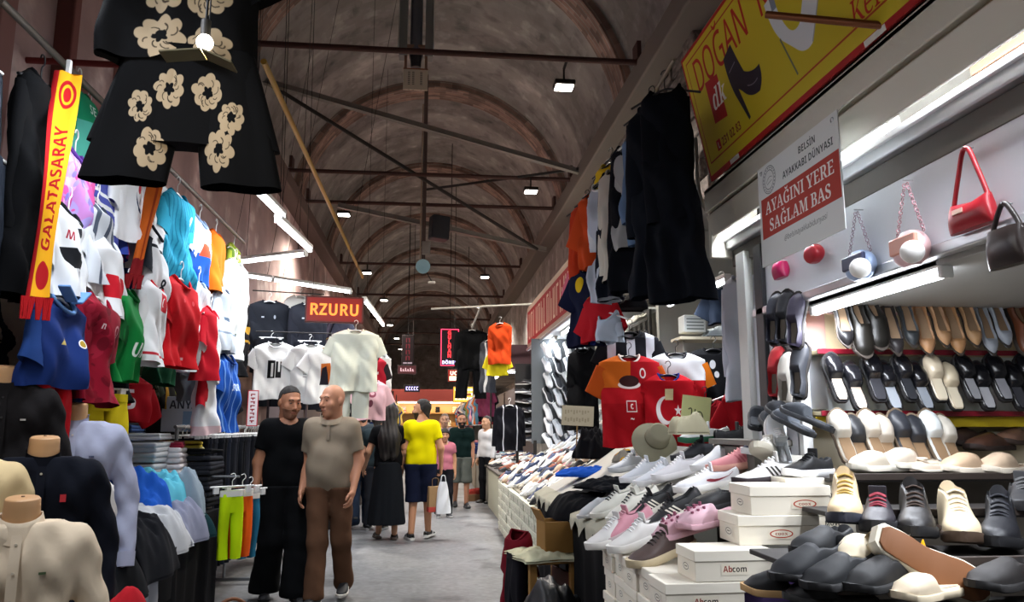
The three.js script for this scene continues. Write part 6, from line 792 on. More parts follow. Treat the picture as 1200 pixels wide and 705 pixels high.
function scatter(kindName, label, n, xs, zs, S, group, pal, seed, lay) { srand(seed); const protos = pal.map(([k, c, s, nm]) => { const g = tinyShoe(k, c, s); g.userData.nm = nm; return g; }); const nz = Math.round(n / lay); let q = 0; for (let r = 0; r < lay; r++) for (let i = 0; i < nz; i++) { const pr = protos[Math.floor(rnd() * protos.length)]; const o = pr.clone(); o.name = numbered(kindName); o.userData = { label: pr.userData.nm + ' ' + label, category: 'shoe', group: pr.userData.nm + ' pieces of the ' + group }; const x = lerp(xs[0], xs[1], (r + .5) / lay) + rr(-.04, .04), z = lerp(zs[0], zs[1], (i + .5) / nz) + rr(-.04, .04); o.rotation.order = 'YXZ'; o.position.set(x, S.h0 + (x - S.x0) * S.k + .012, -z); o.rotation.set(Math.atan(S.k) * .9, -Math.PI / 2 + rr(-.35, .35), rr(-.1, .1)); scene.add(o); q++; } }
const palA = [['flat', 0xc9c2b2, 0x8a8070, 'cream ballet flat'], ['loafer', 0xd9d6cc, 0xc8c4b8, 'ivory loafer'], ['slipper', 0x1c1c20, 0x2a2624, 'black slide'], ['flat', 0x2a2624, 0x1c1a18, 'black ballet flat'], ['slipper', 0xc2a890, 0x8a7058, 'tan slide'], ['sneaker', 0xe2e4e4, 0xe6e6e2, 'white trainer'], ['loafer', 0x8a4a34, 0x4a2c20, 'brown loafer'], ['slipper', 0xd6d8da, 0xb0aca2, 'silver slide'], ['sneaker', 0x2c3a5c, 0xd8d8d4, 'navy trainer'], ['flat', 0xc08a90, 0x9a7a70, 'rose ballet flat']];
scatter('low_shoe', 'laid out on the sloping table beyond the wooden stand', 200, [1.13, 2.2], [7.1, 11.8], S3, 'low shoes on the sloping table', palA, 5, 8);
// walls of hanging shoes
function shoeWall(label, kindName, p0, ax, cols, rows, dx, dy, pal, seed, rotY, group, tiltv, sc = 1) { srand(seed); const protos = pal.map(([k, c, s]) => tinyShoe(k, c, s)); for (let r = 0; r < rows; r++) for (let c = 0; c < cols; c++) { const o = protos[Math.floor(rnd() * protos.length)].clone(); o.name = numbered(kindName); o.userData = { label, category: 'shoe', group }; o.position.set(p0.x + ax.x * c * dx + rr(-.015, .015), p0.y - r * dy + rr(-.02, .02), p0.z + ax.z * c * dx); o.rotation.order = 'YXZ'; o.rotation.set(tiltv + rr(-.12, .12), rotY + rr(-.15, .15), rr(-.15, .15)); o.scale.setScalar(sc); scene.add(o); } }
const palW = [['sneaker', 0xe2e6ea, 0xe8e8ea], ['sneaker', 0xd6dade, 0xe8e8ea], ['court', 0xe4e6e6, 0xdcdcdc], ['court', 0x23262c, 0xe0e0e0]];
const palD = [['sneaker', 0x1a1b20, 0xd8d8d8], ['sneaker', 0x24262e, 0xe0e0e0], ['loafer', 0x2a2226, 0xbcb8b4]];
const palM = [['sneaker', 0xd8d8d4, 0xc8c8c4], ['sneaker', 0x22242a, 0xd0d0cc], ['court', 0x9a9a90, 0xd8d8d4], ['sneaker', 0xc8b8a0, 0xe0dcd0], ['court', 0x2c3448, 0xd8d8d4]];
{ const t = thing('display_board', 'grey board hung with white sneakers under the lit canopy', 'board', [2.05, 0, -11.75]); mesh('board', box(1.0, 1.6, .03, 0, 2.05, 0), M(0x5a5f62, .7), t); mesh('leg', box(.05, 1.3, .04, -.45, .65, 0), DARKMETAL, t); mesh('leg', box(.05, 1.3, .04, .45, .65, 0), DARKMETAL, t); }
shoeWall('white sneaker hanging on the grey board under the lit canopy', 'hanging_sneaker', atZ(640, 412, 11.6), V(1, 0, 0), 5, 7, .16, .23, palW, 3, .5, 'white sneakers on the grey board', 1.0);
{ const t = thing('display_board', 'dark board with rows of black shoes at the far canopy', 'board', [1.95, 0, -14.05]); mesh('board', box(.8, 1.3, .03, 0, 2.0, 0), M(0x1c1a1c, .7), t); for (const x of [-.36, .36]) mesh('leg', box(.05, 1.4, .04, x, .7, 0), DARKMETAL, t); }
shoeWall('black shoe with a white sole on the dark board at the far canopy', 'hanging_black_shoe', atZ(613, 450, 13.9), V(1, 0, 0), 5, 7, .12, .17, palD, 4, 1.35, 'black shoes on the dark board', .1);
{ const t = thing('display_board', 'dark mesh board crowded with mixed shoes left of the red jersey', 'board', [2.34, 0, -9.05]); mesh('board', box(.03, 1.7, 2.2, 0, 1.9, 0), M(0x33322e, .8), t); for (const z of [-1, 1]) mesh('leg', box(.04, 1.2, .05, 0, .6, z), DARKMETAL, t); }
shoeWall('small shoe on the crowded mesh board left of the red jersey', 'board_shoe', V(2.24, 2.6, -8.05), V(0, 0, -1), 10, 9, .19, .17, palM, 6, -1.2, 'shoes on the crowded mesh board', .5);
{ const p = atZ(677, 487, 8.6), t = thing('cardboard_sign', 'beige cardboard sign with faint writing leaning on the shoes', 'sign', p, -.1); mesh('card', box(.36, .22, .012, 0, 0, 0, .002), printed(canvasTex(192, 120, g => { g.fillStyle = '#b4ad98'; g.fillRect(0, 0, 192, 120); g.fillStyle = '#9a937e'; for (let i = 0; i < 9; i++) { g.fillRect(18 + i * 17, 26, 9, 26 - (i % 3) * 7); g.fillRect(18 + i * 17, 70 + (i % 2) * 6, 11, 22); } }), .8), t); mesh('stick', rod([0, -.1, -.01], [0, -.5, -.03], .008), M(0x8a6a3c, .7), t); t.rotation.z = -.05; }
garment('black_dress', 'long black dress hanging over the shoe table', 'dress', { pos: atZ(684, 408, 8.9), rot: -30 * D, w: .36, l: .95, seed: 4, color: '#0d0e11', g: { sleeve: .4, phi: .2, flare: .2 }, hanger: 'black' });
garment('black_backpack_jacket', 'black jacket with white stripes hanging above the shoe table end', 'jacket', { pos: atZ(597, 474, 12.4), rot: .2, w: .46, l: .72, seed: 5, d: { base: '#14141a', stripes: [['#b8b8c0', 2, 10]] }, sleeve: '#14141a', g: { sleeve: .56, phi: .2 } });
heap('black_shoulder_bag', 'black bags heaped on the shoe table beside the boards', 'bag', V(2.0, 1.25, -8.0), .4, .3, .4, '#0b0b0e', 3);
// canopies of the farther shops
{ const t = thing('red_shop_sign', 'long red shop sign with tall cream letters over a lit canopy', 'sign', [1.7, 2.88, -13.4]); const L = 4.8, h = .7; mesh('case', box(.12, h, L, .06, h / 2, L / 2, .01), M(0xb9a490, .6), t);
  const p = mesh('print', new THREE.PlaneGeometry(L - .1, h - .14), printed(canvasTex(1024, 128, g => { g.fillStyle = '#9c1f24'; g.fillRect(0, 0, 1024, 128); g.fillStyle = '#dcc7b0'; for (let i = 0; i < 15; i++) { const x = 40 + i * 64; g.fillRect(x, 14, 13, 100); if (i % 4 !== 2) g.fillRect(x + 30, 14 + (i % 3) * 14, 11, 100 - (i % 3) * 14); if (i % 3 === 0) g.fillRect(x, 104, 38, 10); if (i % 3 === 1) g.fillRect(x, 14, 38, 10); } }), .5), t); p.rotation.y = -Math.PI / 2; p.position.set(-.004, h / 2 - .02, L / 2);
  mesh('canopy', box(.9, .03, L, .5, -.02, L / 2), M(0xdfe3e3, .5), t); mesh('canopy_rail', rod([0, -.04, 0], [0, -.04, L], .025), ALU, t); }
tubeLight(V(1.86, 2.8, -12.9), V(1.86, 2.8, -11.3), 'fluorescent tube under the red sign canopy, far half', undefined, { power: 55 }); tubeLight(V(1.86, 2.8, -10.7), V(1.86, 2.8, -9.1), 'fluorescent tube under the red sign canopy, near half', undefined, { power: 55 });
{ const t = thing('dark_canopy', 'plum coloured canopy with lit edges beyond the red sign', 'canopy', [1.45, 2.55, -17.2]); mesh('fascia', box(1.2, .5, .06, .6, .3, 2.2), M(0x4a2c34, .6), t); mesh('side', box(.06, .4, 2.2, 0, .3, 1.1), M(0x4a2c34, .6), t); mesh('roof', box(1.2, .04, 2.2, .6, .5, 1.1), M(0x3a2028, .6), t); }
tubeLight(V(1.42, 2.56, -17.0), V(1.42, 2.56, -15.1), 'tube light along the aisle edge of the plum canopy', undefined, { power: 40 }); tubeLight(V(1.5, 2.56, -14.96), V(2.55, 2.56, -14.96), 'tube light along the front edge of the plum canopy', undefined, { power: 40 });
// far block of the right stall
for (const [z0, z1, i] of [[12.6, 15.2, 0], [15.6, 19, 1], [19.5, 24, 2], [24.6, 30, 3]]) { const t = thing('market_counter', ['pale counter of boxes behind the shoe table', 'second counter along the right side of the aisle', 'third counter along the right side of the aisle', 'last counter along the right side of the aisle'][i], 'counter', [1.75, 0, -(z0 + z1) / 2]); mesh('body', box(1.2, .72, z1 - z0, 0, .36, 0, .01), M([0xa9a894, 0x77736a, 0x8a8070, 0x6a645c][i], .7), t); mesh('counter_top', box(1.26, .03, z1 - z0 + .04, 0, .735, 0), M(0x4a443c, .7), t); }
scatter('counter_shoe', 'laid out on the counters beyond the sloping table', 60, [1.2, 2.2], [12.7, 18.8], { x0: 1.1, h0: .74, k: .12 }, 'shoes on the farther counters', palA, 15, 5);
// hung garments over the aisle in the distance
garment('orange_jacket', 'orange jacket hanging high over the farther stall', 'jacket', { pos: atZ(586, 378, 13.2), rot: -.5, w: .42, l: .72, seed: 2, color: '#c4441a', g: { sleeve: .5, phi: .14 } });
garment('yellow_vest', 'yellow top hanging below the orange jacket', 'top', { pos: atZ(583, 412, 13.3), rot: -.4, w: .4, l: .42, seed: 3, color: '#c9b81e' });
garment('black_tracksuit', 'black tracksuit jacket hanging in the middle of the aisle', 'jacket', { pos: atZ(553, 386, 14.5), rot: .1, w: .6, l: .75, seed: 4, color: '#08090b', g: { sleeve: .5, phi: .2 } });
trousers('black_tracksuit_trousers', 'black tracksuit trousers under the hanging black jacket', 'trousers', { pos: atZ(552, 420, 14.5), rot: .1, w: .5, l: .75, color: '#08090b', g: { spread: .06 } });
garment('grey_coat', 'long grey and white coat hanging right of the black tracksuit', 'coat', { pos: atZ(572, 398, 13.8), rot: -.9, w: .4, l: .95, seed: 5, d: { base: '#3a3c42', stripes: [['#c4c4c2', 1, 30]] }, sleeve: '#2a2c30', g: { sleeve: .5, phi: .1 } });
tag(mesh('overhead_bar', rod(atZ(505, 362, 14), atZ(625, 356, 14), .02), M(0xa8a49c, .5)), 'pale bar over the aisle carrying the black tracksuit', 'bar'); 
tag(mesh('hanging_chain', rod(atZ(553, 384, 14.5), atZ(563, 360, 14), .02), M(0xc8c6c0, .4)), 'pale chain holding up the black tracksuit', 'chain');
// neon and lit signs
function litSign(label, px, py, Z, w, h, tex, inten, rot = 0, col = 0xff3040) { const p = atZ(px, py, Z), t = thing('lit_sign', label, 'sign', p, rot); mesh('case', box(w + .04, h + .04, .08, 0, 0, 0, .01), M(0x1c1012, .5), t); const m = mesh('lit_face', new THREE.PlaneGeometry(w, h), new THREE.MeshStandardMaterial({ color: 0x0a0a0a, map: tex, emissive: 0xffffff, emissiveMap: tex, emissiveIntensity: inten, roughness: .5 }), t); m.position.z = .042; mesh('bracket', rod([0, h / 2, 0], [0, vaultY(p.x) - p.y, 0], .008), DARKMETAL, t); const l = new THREE.RectAreaLight(col, inten * 1.2, w, h); l.position.z = .05; l.rotation.y = Math.PI; t.add(l); return t; }
litSign('tall red neon sign with stacked letters over the aisle', 527, 407, 17, .42, .84, canvasTex(128, 256, g => { g.fillStyle = '#0c0406'; g.fillRect(0, 0, 128, 256); g.strokeStyle = '#ff3a5a'; g.lineWidth = 4; g.strokeRect(6, 6, 116, 244); g.fillStyle = '#ff2a30'; g.font = 'bold 38px sans-serif'; g.textAlign = 'center'; [...'GÜLHAN'].forEach((c, i) => g.fillText(c, 62, 42 + i * 31)); g.fillStyle = '#c8c0ff'; g.font = 'bold 30px sans-serif'; g.fillText('DÖNER', 64, 240); }), 2.2);
litSign('small lit sign with white letters under the neon sign', 532, 440, 20, .3, .3, canvasTex(96, 96, g => { g.fillStyle = '#6a1c14'; g.fillRect(0, 0, 96, 96); g.fillStyle = '#ffd9c0'; g.font = 'bold 46px sans-serif'; g.fillText('UC', 14, 44); g.fillStyle = '#ffe9b8'; g.fillRect(10, 54, 76, 34); }), 1.6);
litSign('dim red vertical sign at the left in the distance', 478, 410, 24, .34, .9, canvasTex(64, 160, g => { g.fillStyle = '#14080a'; g.fillRect(0, 0, 64, 160); g.fillStyle = '#5c1820'; for (let i = 0; i < 4; i++) { g.fillRect(20, 14 + i * 33, 24, 7); g.fillRect(20, 14 + i * 33, 7, 24); g.fillRect(37, 20 + i * 33, 7, 18); } g.fillStyle = '#8a7a80'; g.fillRect(6, 148, 52, 8); }), .9);
litSign('small white and red sign behind the ivory shirt', 477, 433, 22, .5, .22, canvasTex(128, 64, g => { g.fillStyle = '#3a0c12'; g.fillRect(0, 0, 128, 64); g.fillStyle = '#e8c8c8'; g.fillStyle = '#c8a0a4'; for (let i = 0; i < 6; i++) { g.fillRect(16 + i * 17, 18 + (i % 2) * 8, 8, 28 - (i % 2) * 8); g.fillRect(16 + i * 17, 40, 13, 6); } }), .9);
litSign('small violet neon sign low in the distance', 483, 455, 24, .44, .18, canvasTex(128, 48, g => { g.fillStyle = '#0a0810'; g.fillRect(0, 0, 128, 48); g.fillStyle = '#c8b8ff'; for (let i = 0; i < 5; i++) { g.fillRect(10 + i * 23, 10, 15, 5); g.fillRect(10 + i * 23, 10, 5, 28); g.fillRect(10 + i * 23, 33, 15, 5); } }), 1.8);
litSign('yellow lit shop board at the end of the aisle', 548, 462, 26, .95, .5, canvasTex(192, 96, g => { g.fillStyle = '#c98a2c'; g.fillRect(0, 0, 192, 96); g.fillStyle = '#fff2c8'; for (let i = 0; i < 3; i++) for (let j = 0; j < 7; j++) g.fillRect(10 + j * 25, 10 + i * 28, 18, 16); g.fillStyle = '#6a3c14'; g.fillRect(70, 40, 50, 16); }), 1.5, 0, 0xffc060);
// deep stalls on both sides of the aisle: bays with a back board, a lamp and goods
srand(64);
const farPal = ['#c8b8a8', '#8a2a34', '#2a3a6c', '#d8d4c8', '#b0602c', '#1c1c22', '#6a7a4c', '#c88a9a', '#4c7a94', '#e0c060', '#703048', '#9aa0a8'], farNames = ['beige', 'dark red', 'navy', 'ivory', 'rust', 'black', 'olive', 'pink', 'steel blue', 'yellow', 'plum', 'grey'];
for (let s = 0; s < 2; s++) for (let i = 0; i < 6; i++) { const z = 13.5 + i * 3.6 + (s ? 2.2 : 0), sd = s ? 1 : -1, x = sd * 1.55; if (s && i === 0) continue;
  tubeLight(V(sd * 1.7, 2.75, -(z + .7)), V(sd * 1.7, 2.75, -(z - .7)), 'tube light of a deep stall toward the end of the hall', 'tube lights of the deep stalls', { power: 45, color: i % 2 ? 0xffe2b4 : NEUTRAL });
  const t = thing('market_stall', 'dark frame of a deep stall toward the end of the hall', 'frame', [sd * 1.9, 0, -z], 0, 'frames of the deep stalls'); mesh('back_board', box(.04, 2.6, 3.2, sd * .5, 1.3, 0), M(pick([0x5a4438, 0x4a4c50, 0x6a5a48, 0x3c3034]), .8), t); mesh('rail', rod([-sd * .5, 2.45, -1.5], [-sd * .5, 2.45, 1.5], .015), DARKMETAL, t); for (const q of [-1.55, 1.55]) mesh('post', rod([-sd * .5, 0, q], [-sd * .5, 2.85, q], .02), DARKMETAL, t);
  for (let k = 0; k < 7; k++) { const ci = Math.floor(rnd() * 12), c = farPal[ci], cn = farNames[ci]; garment('stall_garment', cn + ' garment hanging from a deep stall ' + (s ? 'on the shoe side' : 'on the jersey side'), 'garment', { pos: V(sd * (1.4 - rr(0, .1)), 2.35 - (k % 2) * .02, -(z - 1.35 + k * .45)), rot: sd > 0 ? -rr(.5, 1.1) : rr(.5, 1.1), w: .46, l: rr(.55, .85), seed: 1 + k, color: c, group: cn + (s ? ' garments of the deep stalls, shoe side' : ' garments of the deep stalls, jersey side') }); }
  if (!s) { const c = thing('goods_counter', 'low counter of folded goods in a deep stall on the jersey side', 'counter', [-1.75, 0, -z], 0, 'left goods counters'); mesh('body', box(.9, .7, 3.0, 0, .35, 0), M(0x3a3430, .8), c); mesh('counter_top', box(.94, .03, 3.04, 0, .715, 0), M(0x5a5048, .7), c); }
  for (let k = 0; k < 6; k++) folded('stall_goods', 'folded goods on a counter toward the end of the hall', 'goods', [sd * rr(1.4, 1.75), s ? .752 : .732, -(z - 1.3 + k * .5)], .34, rr(.1, .3), .34, 4, pick(farPal), 1 + k % 4, rr(-.2, .2), 'folded goods of the deep stalls'); }
// lit end of the hall
{ const t = thing('end_shop', 'brightly lit shop front closing the end of the hall', 'shop', [0, 0, -40]); mesh('back_board', box(4.6, 3.2, .1, 0, 1.6, -.4), M(0xb08a5a, .7), t); for (let i = 0; i < 3; i++) mesh('shelf', box(4.4, .05, .3, 0, .8 + i * .7, -.2), M(0x8a6a44, .7), t); mesh('fascia', box(4.6, .6, .12, 0, 3.1, .2), M(0x7a2a20, .6), t); }
tubeLight(V(-1.6, 2.72, -39.7), V(1.6, 2.72, -39.7), 'tube light over the shop at the end of the hall', undefined, { power: 80, color: WARM });
for (let i = 0; i < 14; i++) { const y = [.825, 1.525, 2.225][i % 3]; folded('shelf_goods', 'colourful goods on the shelves at the end of the hall', 'goods', [-1.9 + i * .29, y, -40.18], .24, .3, .2, 3, pick(farPal), 1 + i % 4, 0, 'goods at the end of the hall'); }

// ================= PEOPLE =================
function headField(o) {   // local head, centre at the ears, facing +z
  return (x, y, z) => {
    const ax = Math.abs(x); let d = ell(x, y, z, 0, .035, -.012, .076, .09, .096);
    d = smin(d, ell(x, y, z, 0, -.03, .022, .06, .075, .072), .03); d = smin(d, ell(x, y, z, 0, -.088, .052, .03, .026, .032), .03);
    d = smin(d, ell(ax, y, z, .042, -.02, .062, .024, .024, .02), .02);                       // cheeks
    d = smin(d, cap(x, y, z, [-.03, .036, .082, .03, .036, .082, .012, .012]), .018);           // brow
    d = Math.max(d, -smin(1, ell(ax, y, z, .031, .012, .1, .018, .012, .016), .001));           // sockets
    d = smin(d, ell(ax, y, z, .031, .012, .076, .0125, .011, .012), .004);                       // eyeballs under lids
    d = smin(d, cap(x, y, z, [0, .02, .088, 0, -.022, .112, .007, .0125]), .012); d = smin(d, ell(ax, y, z, .012, -.028, .1, .008, .007, .01), .008);
    d = smin(d, cap(x, y, z, [-.016, -.054, .09, .016, -.054, .09, .006, .006]), .008); d = smin(d, cap(x, y, z, [-.013, -.066, .088, .013, -.066, .088, .007, .007]), .006);
    d = smin(d, ell(ax, y, z, .08, 0, -.012, .011, .03, .019), .01);
    d = smin(d, cap(x, y, z, [0, -.05, -.022, 0, -.17, -.032, .056, .06]), .035);
    return d;
  };
}
function handGeo(sd, cell, curl = .5) {   // wrist at the origin, fingers down -y, palm facing the thigh, thumb forward (+z); sd +1 left hand
  return cached(['hand', sd, cell, curl].join(), () => {
    const c = []; const inn = -sd; // towards the body
    for (let f = 0; f < 4; f++) { const z = .03 - f * .021, L = [.072, .08, .075, .06][f], y0 = -.088 + Math.abs(f - 1.2) * .004; let px = 0, py = y0, pz = z, a = .12; const seg = [.42, .32, .26]; for (let k = 0; k < 3; k++) { a += curl * (k ? .75 : .35); const nx = px + inn * Math.sin(a) * L * seg[k], ny = py - Math.cos(a) * L * seg[k], r = .0098 - k * .0011; c.push([px, py, pz, nx, ny, pz + (f - 1.5) * -.001, r, r - .001]); px = nx; py = ny; } }
    const th = [[0, -.03, .028, inn * .012, -.056, .052, .0135, .0115], [inn * .012, -.056, .052, inn * .02, -.084, .058, .0112, .0105], [inn * .02, -.084, .058, inn * .024, -.106, .057, .0104, .0085]];
    const f = (x, y, z) => { let d = ell(x, y, z, 0, -.052, .0, .016, .05, .042); d = smin(d, cap(x, y, z, [0, .03, 0, 0, -.02, 0, .026, .024]), .025); let fd = 1; for (const q of c) fd = Math.min(fd, cap(x, y, z, q)); d = smin(d, fd, .008); let t = 1; for (const q of th) t = smin(t, cap(x, y, z, q), .006); return smin(d, t, .012); };
    return nets(f, [-.09, -.2, -.07], [.09, .05, .09], cell);
  });
}
const SKIN = c => new THREE.MeshStandardMaterial({ color: c, roughness: .6 });
function person(label, pos, rot, o) {
  const t = thing('person', label, 'person', [pos.x, 0, pos.z], rot), s = (o.h || 1.75) / 1.75; t.scale.setScalar(s);
  const J = { shL: [.168, 1.42, 0], elL: [.22, 1.14, -.02], wrL: [.225, .89, .05], hipL: [.092, .93, 0], knL: [.1, .5, .03], anL: [.105, .085, -.01] };
  for (const k of ['sh', 'el', 'wr', 'hip', 'kn', 'an']) { const q = J[k + 'L']; J[k + 'R'] = [-q[0], q[1], q[2]]; } Object.assign(J, o.pose || {});
  const C = (a, b, r0, r1) => [...a, ...b, r0, r1], cell = o.cell || .016, fat = o.fat || 0, B = o.belly || 0, W = o.wide || 1;
  const torso = (e) => [[-.095 * W, 1.345, -.005, .095 * W, 1.345, -.005, .108 + e, .108 + e], [-.07 * W, 1.14, .005, .07 * W, 1.14, .005, .108 + fat + e, .108 + fat + e], [-.08 * W, .97, 0, .08 * W, .97, 0, .113 + fat + e, .113 + fat + e], [-.15 * W, 1.42, -.005, .15 * W, 1.42, -.005, .055 + e, .055 + e], ...(B ? [[0, 1.08, .05, 0, 1.16, .04, .1 + B + e, .1 + B + e]] : [])];
  const leg = (S, e, k = 1) => [C(J['hip' + S], J['kn' + S], .088 * k + e, .06 * k + e), C(J['kn' + S], J['an' + S], .057 * k + e, .04 * k + e)];
  const arm = (S, e) => [C(J['sh' + S], J['el' + S], .052 + e, .043 + e), C(J['el' + S], J['wr' + S], .041 + e, .027 + e)];
  const neck = [0, 1.43, -.01, 0, 1.55, .0, .062, .056];
  const mn = [-.6, -.02, -.6], mx = [.6, 1.62, .6];
  const bounds = () => { const xs = [], zs = []; for (const k in J) { xs.push(J[k][0]); zs.push(J[k][2]); } return [[Math.min(...xs) - .2, 0, Math.min(...zs) - .24], [Math.max(...xs) + .2, 1.6, Math.max(...zs) + .26]]; }; const [b0, b1] = bounds();
  // ---- body: trunk and limbs, head and hands in one mesh
  const TT = torso(-.004), AL = arm('L', 0), AR = arm('R', 0), LL = leg('L', 0), LR = leg('R', 0);
  const bodyF = (x, y, z) => { let d = y > .8 ? blob(x, y, z * 1.12, TT, .1) : 1; d = smin(d, cap(x, y, z, neck), .05); d = smin(d, blob(x, y, z, AL, .03), .05); d = smin(d, blob(x, y, z, AR, .03), .05); d = smin(d, Math.min(blob(x, y, z, LL, .04), blob(x, y, z, LR, .04)), .04); return d; };
  const parts = [nets(bodyF, [b0[0], .03, b0[2]], b1, cell)];
  const hc = o.hcell || .006, hq = new THREE.Quaternion().setFromEuler(new THREE.Euler(o.headPitch || 0, o.headYaw || 0, o.headRoll || 0, 'YXZ')), hp = V(0, 1.63, .022);
  const HM = new THREE.Matrix4().compose(hp, hq, V(1.1, 1.14, 1.12));
  const headG = cached('head' + hc, () => nets(headField({}), [-.11, -.19, -.13], [.11, .15, .14], hc)).clone(); headG.applyMatrix4(HM); parts.push(headG);
  for (const S of ['L', 'R']) { const a = V(...J['el' + S]), b = V(...J['wr' + S]), g = handGeo(S === 'L' ? 1 : -1, o.handCell || .006, o['curl' + S] || .5).clone(); g.applyQuaternion(new THREE.Quaternion().setFromUnitVectors(V(0, -1, 0), b.clone().sub(a).normalize())); g.translate(b.x, b.y, b.z); parts.push(g); }
  mesh('body', merge(parts), SKIN(o.skin || 0xb07c5c), t);
  const head = (n, g, m) => { g.applyMatrix4(HM); return mesh(n, g, m, t); };
  if (!o.fromBack) { head('eyes', merge([-1, 1].map(q => new THREE.SphereGeometry(.008, 10, 8).scale(1.2, .6, .6).translate(q * .031, .012, .085))), M(0x1c1412, .3)); head('eyebrows', merge([-1, 1].map(q => pipe([[q * .014, .034, .094], [q * .03, .04, .092], [q * .048, .034, .08]], .004, 8, 5))), M(o.brow || 0x2a201c, .9)); head('lips', pipe([[-.022, -.06, .09], [0, -.058, .0965], [.022, -.06, .09]], .0035, 8, 5), M(0x8a4a40, .6)); }
  if (o.beard) { const hf = headField({}); head('beard', nets((x, y, z) => Math.max(hf(x, y, z) - .003, Math.min(Math.max(y + .03, -(z - .02)), 1), y + .028 + (Math.abs(x) < .035 ? Math.max(0, .012 - Math.abs(y + .045)) * 0 : 0), .0 - z + .012, -(Math.hypot(x, (y + .06) * 1.7) - .022)), [-.09, -.13, -.02], [.09, 0, .13], .005), M(o.beard, .95)); }
  if (o.hair) {
    const hf = headField({}), st = o.hairStyle || 'short';
    const f = (x, y, z) => { let d = hf(x, y, z) - (st === 'short' ? .0045 : .02) - .002 * Math.sin(x * 140) * Math.sin(z * 120 + y * 90); d = Math.max(d, (z > .02 ? .066 + (z - .02) * .62 : z > -.02 ? lerp(.0, .07, sm(-.02, .012, z)) : (z + .02) * 1.5) - y); if (st === 'fringe') d = Math.max(hf(x, y, z) - .016, -(y - (.03 + .35 * Math.max(0, z)) - (z < 0 ? z * 1.6 : 0))); return d; };
    if (st !== 'long') head('hair', nets(f, [-.12, -.13, -.14], [.12, .16, .13], hc), M(o.hair, .85));
    else { const lc = [[0, .02, -.03, 0, .05, -.03, .1, .1], [0, -.05, -.07, 0, -.28, -.13, .085, .12], [-.05, -.25, -.12, -.06, -.46, -.12, .09, .06], [.05, -.25, -.12, .05, -.48, -.12, .09, .055]]; head('hair', nets((x, y, z) => { let d = blob(x, y, z * 1.05, lc, .06) + .006 * Math.sin(x * 70 + y * 9) + .004 * Math.sin(x * 130 - y * 20); return Math.max(d, z - .02 - (y > .09 ? .08 : 0) - Math.max(0, y) * .6); }, [-.18, -.58, -.28], [.18, .18, .12], .01), M(o.hair, .7)); }
  }
  // ---- shirt
  { const sh = o.shirt, T2 = torso(.014 + (sh.loose || 0)), sl = sh.sleeve === undefined ? .62 : sh.sleeve, hem = sh.hem || .9; const cut = S => { const a = V(...J['sh' + S]), e = V(...J['el' + S]), w = V(...J['wr' + S]); if (sl <= 1) { const p = a.clone().lerp(e, sl), d = e.clone().sub(a).normalize(); return { caps: [C(J['sh' + S], [p.x + d.x * .08, p.y + d.y * .08, p.z + d.z * .08], .07, .062)], p, d }; } const p = e.clone().lerp(w, .95), d = w.clone().sub(e).normalize(); return { caps: [C(J['sh' + S], J['el' + S], .068, .055), C(J['el' + S], J['wr' + S], .054, .042)], p, d }; }; const SL2 = ['L', 'R'].map(cut);
    const f = (x, y, z) => { let d = blob(x, y, z * 1.1, T2, .1); d += .004 * Math.sin(y * 30 + x * 14) + .0035 * Math.sin(x * 34 + z * 22 - y * 12); for (const q of SL2) { let e = blob(x, y, z, q.caps, .03); e = Math.max(e, (x - q.p.x) * q.d.x + (y - q.p.y) * q.d.y + (z - q.p.z) * q.d.z); d = smin(d, e, .035); } d = Math.max(d, hem - y + .008 * Math.sin(x * 20)); const nk = Math.hypot(x, (y - 1.53) * .9, z - .035) - .088; return Math.max(d, -nk, y - 1.505); };
    mesh('shirt', nets(f, [b0[0], hem - .05, -.45], [b1[0], 1.54, .5], cell * .85), cloth(sh.color), t);
    if (sh.collar) { const R = []; for (const [y, r] of [[1.47, .084], [1.515, .076], [1.52, .082], [1.478, .106]]) { const q = []; for (let j = 0; j < 24; j++) { const a = 2 * Math.PI * j / 24, fr = Math.max(0, Math.sin(a)); q.push([Math.cos(a) * r * 1.05, y - fr * .045, Math.sin(a) * r + .012]); } R.push(q); } mesh('collar', loft(R), cloth(sh.color), t); mesh('placket', box(.03, .12, .006, 0, 1.37, .113 + (B ? .006 : 0), .002), cloth(sh.color), t); }
  }
  // ---- trousers, shorts or skirt
  { const b = o.bottom; let f, lo; const waist = (o.shirt.hem || .9) + .06;
    if (b.type === 'skirt') { lo = .2; f = (x, y, z) => { const k = clamp((1.0 - y) / .8, 0, 1), a = Math.atan2(z, x), r = lerp(.172, .25, Math.pow(k, .8)) + .012 * k * Math.sin(a * 7 + y * 3) + .006 * k * Math.sin(a * 13); return Math.max((Math.hypot(x, z * 1.1) - r) * .85, y - waist, .2 - y); }; }
    else { const end = b.type === 'shorts' ? .46 : .06; lo = end; const e = b.loose === undefined ? .022 : b.loose; const L2 = leg('L', e), R2 = leg('R', e); for (const q of [L2, R2]) { q[1][7] += b.flare || .018; } const P2 = torso(.012); f = (x, y, z) => { let d = blob(x, y, z * 1.08, [P2[1], P2[2]], .1); let l = Math.min(blob(x, y, z, L2, .05), blob(x, y, z, R2, .05)); l += .004 * Math.sin(y * 14 + x * 30 + z * 24) * Math.sin(y * 7 + z * 13) + .003 * Math.sin(y * 33 - z * 30 + x * 26) * Math.sin(y * 9 + 1); d = smin(d, l, .05); return Math.max(d, y - waist, end - y); }; }
    mesh(b.type === 'skirt' ? 'skirt' : b.type === 'shorts' ? 'shorts' : 'trousers', nets(f, [b0[0], lo - .04, b0[2]], [b1[0], waist + .04, b1[2]], cell * .9), cloth(b.color), t);
  }
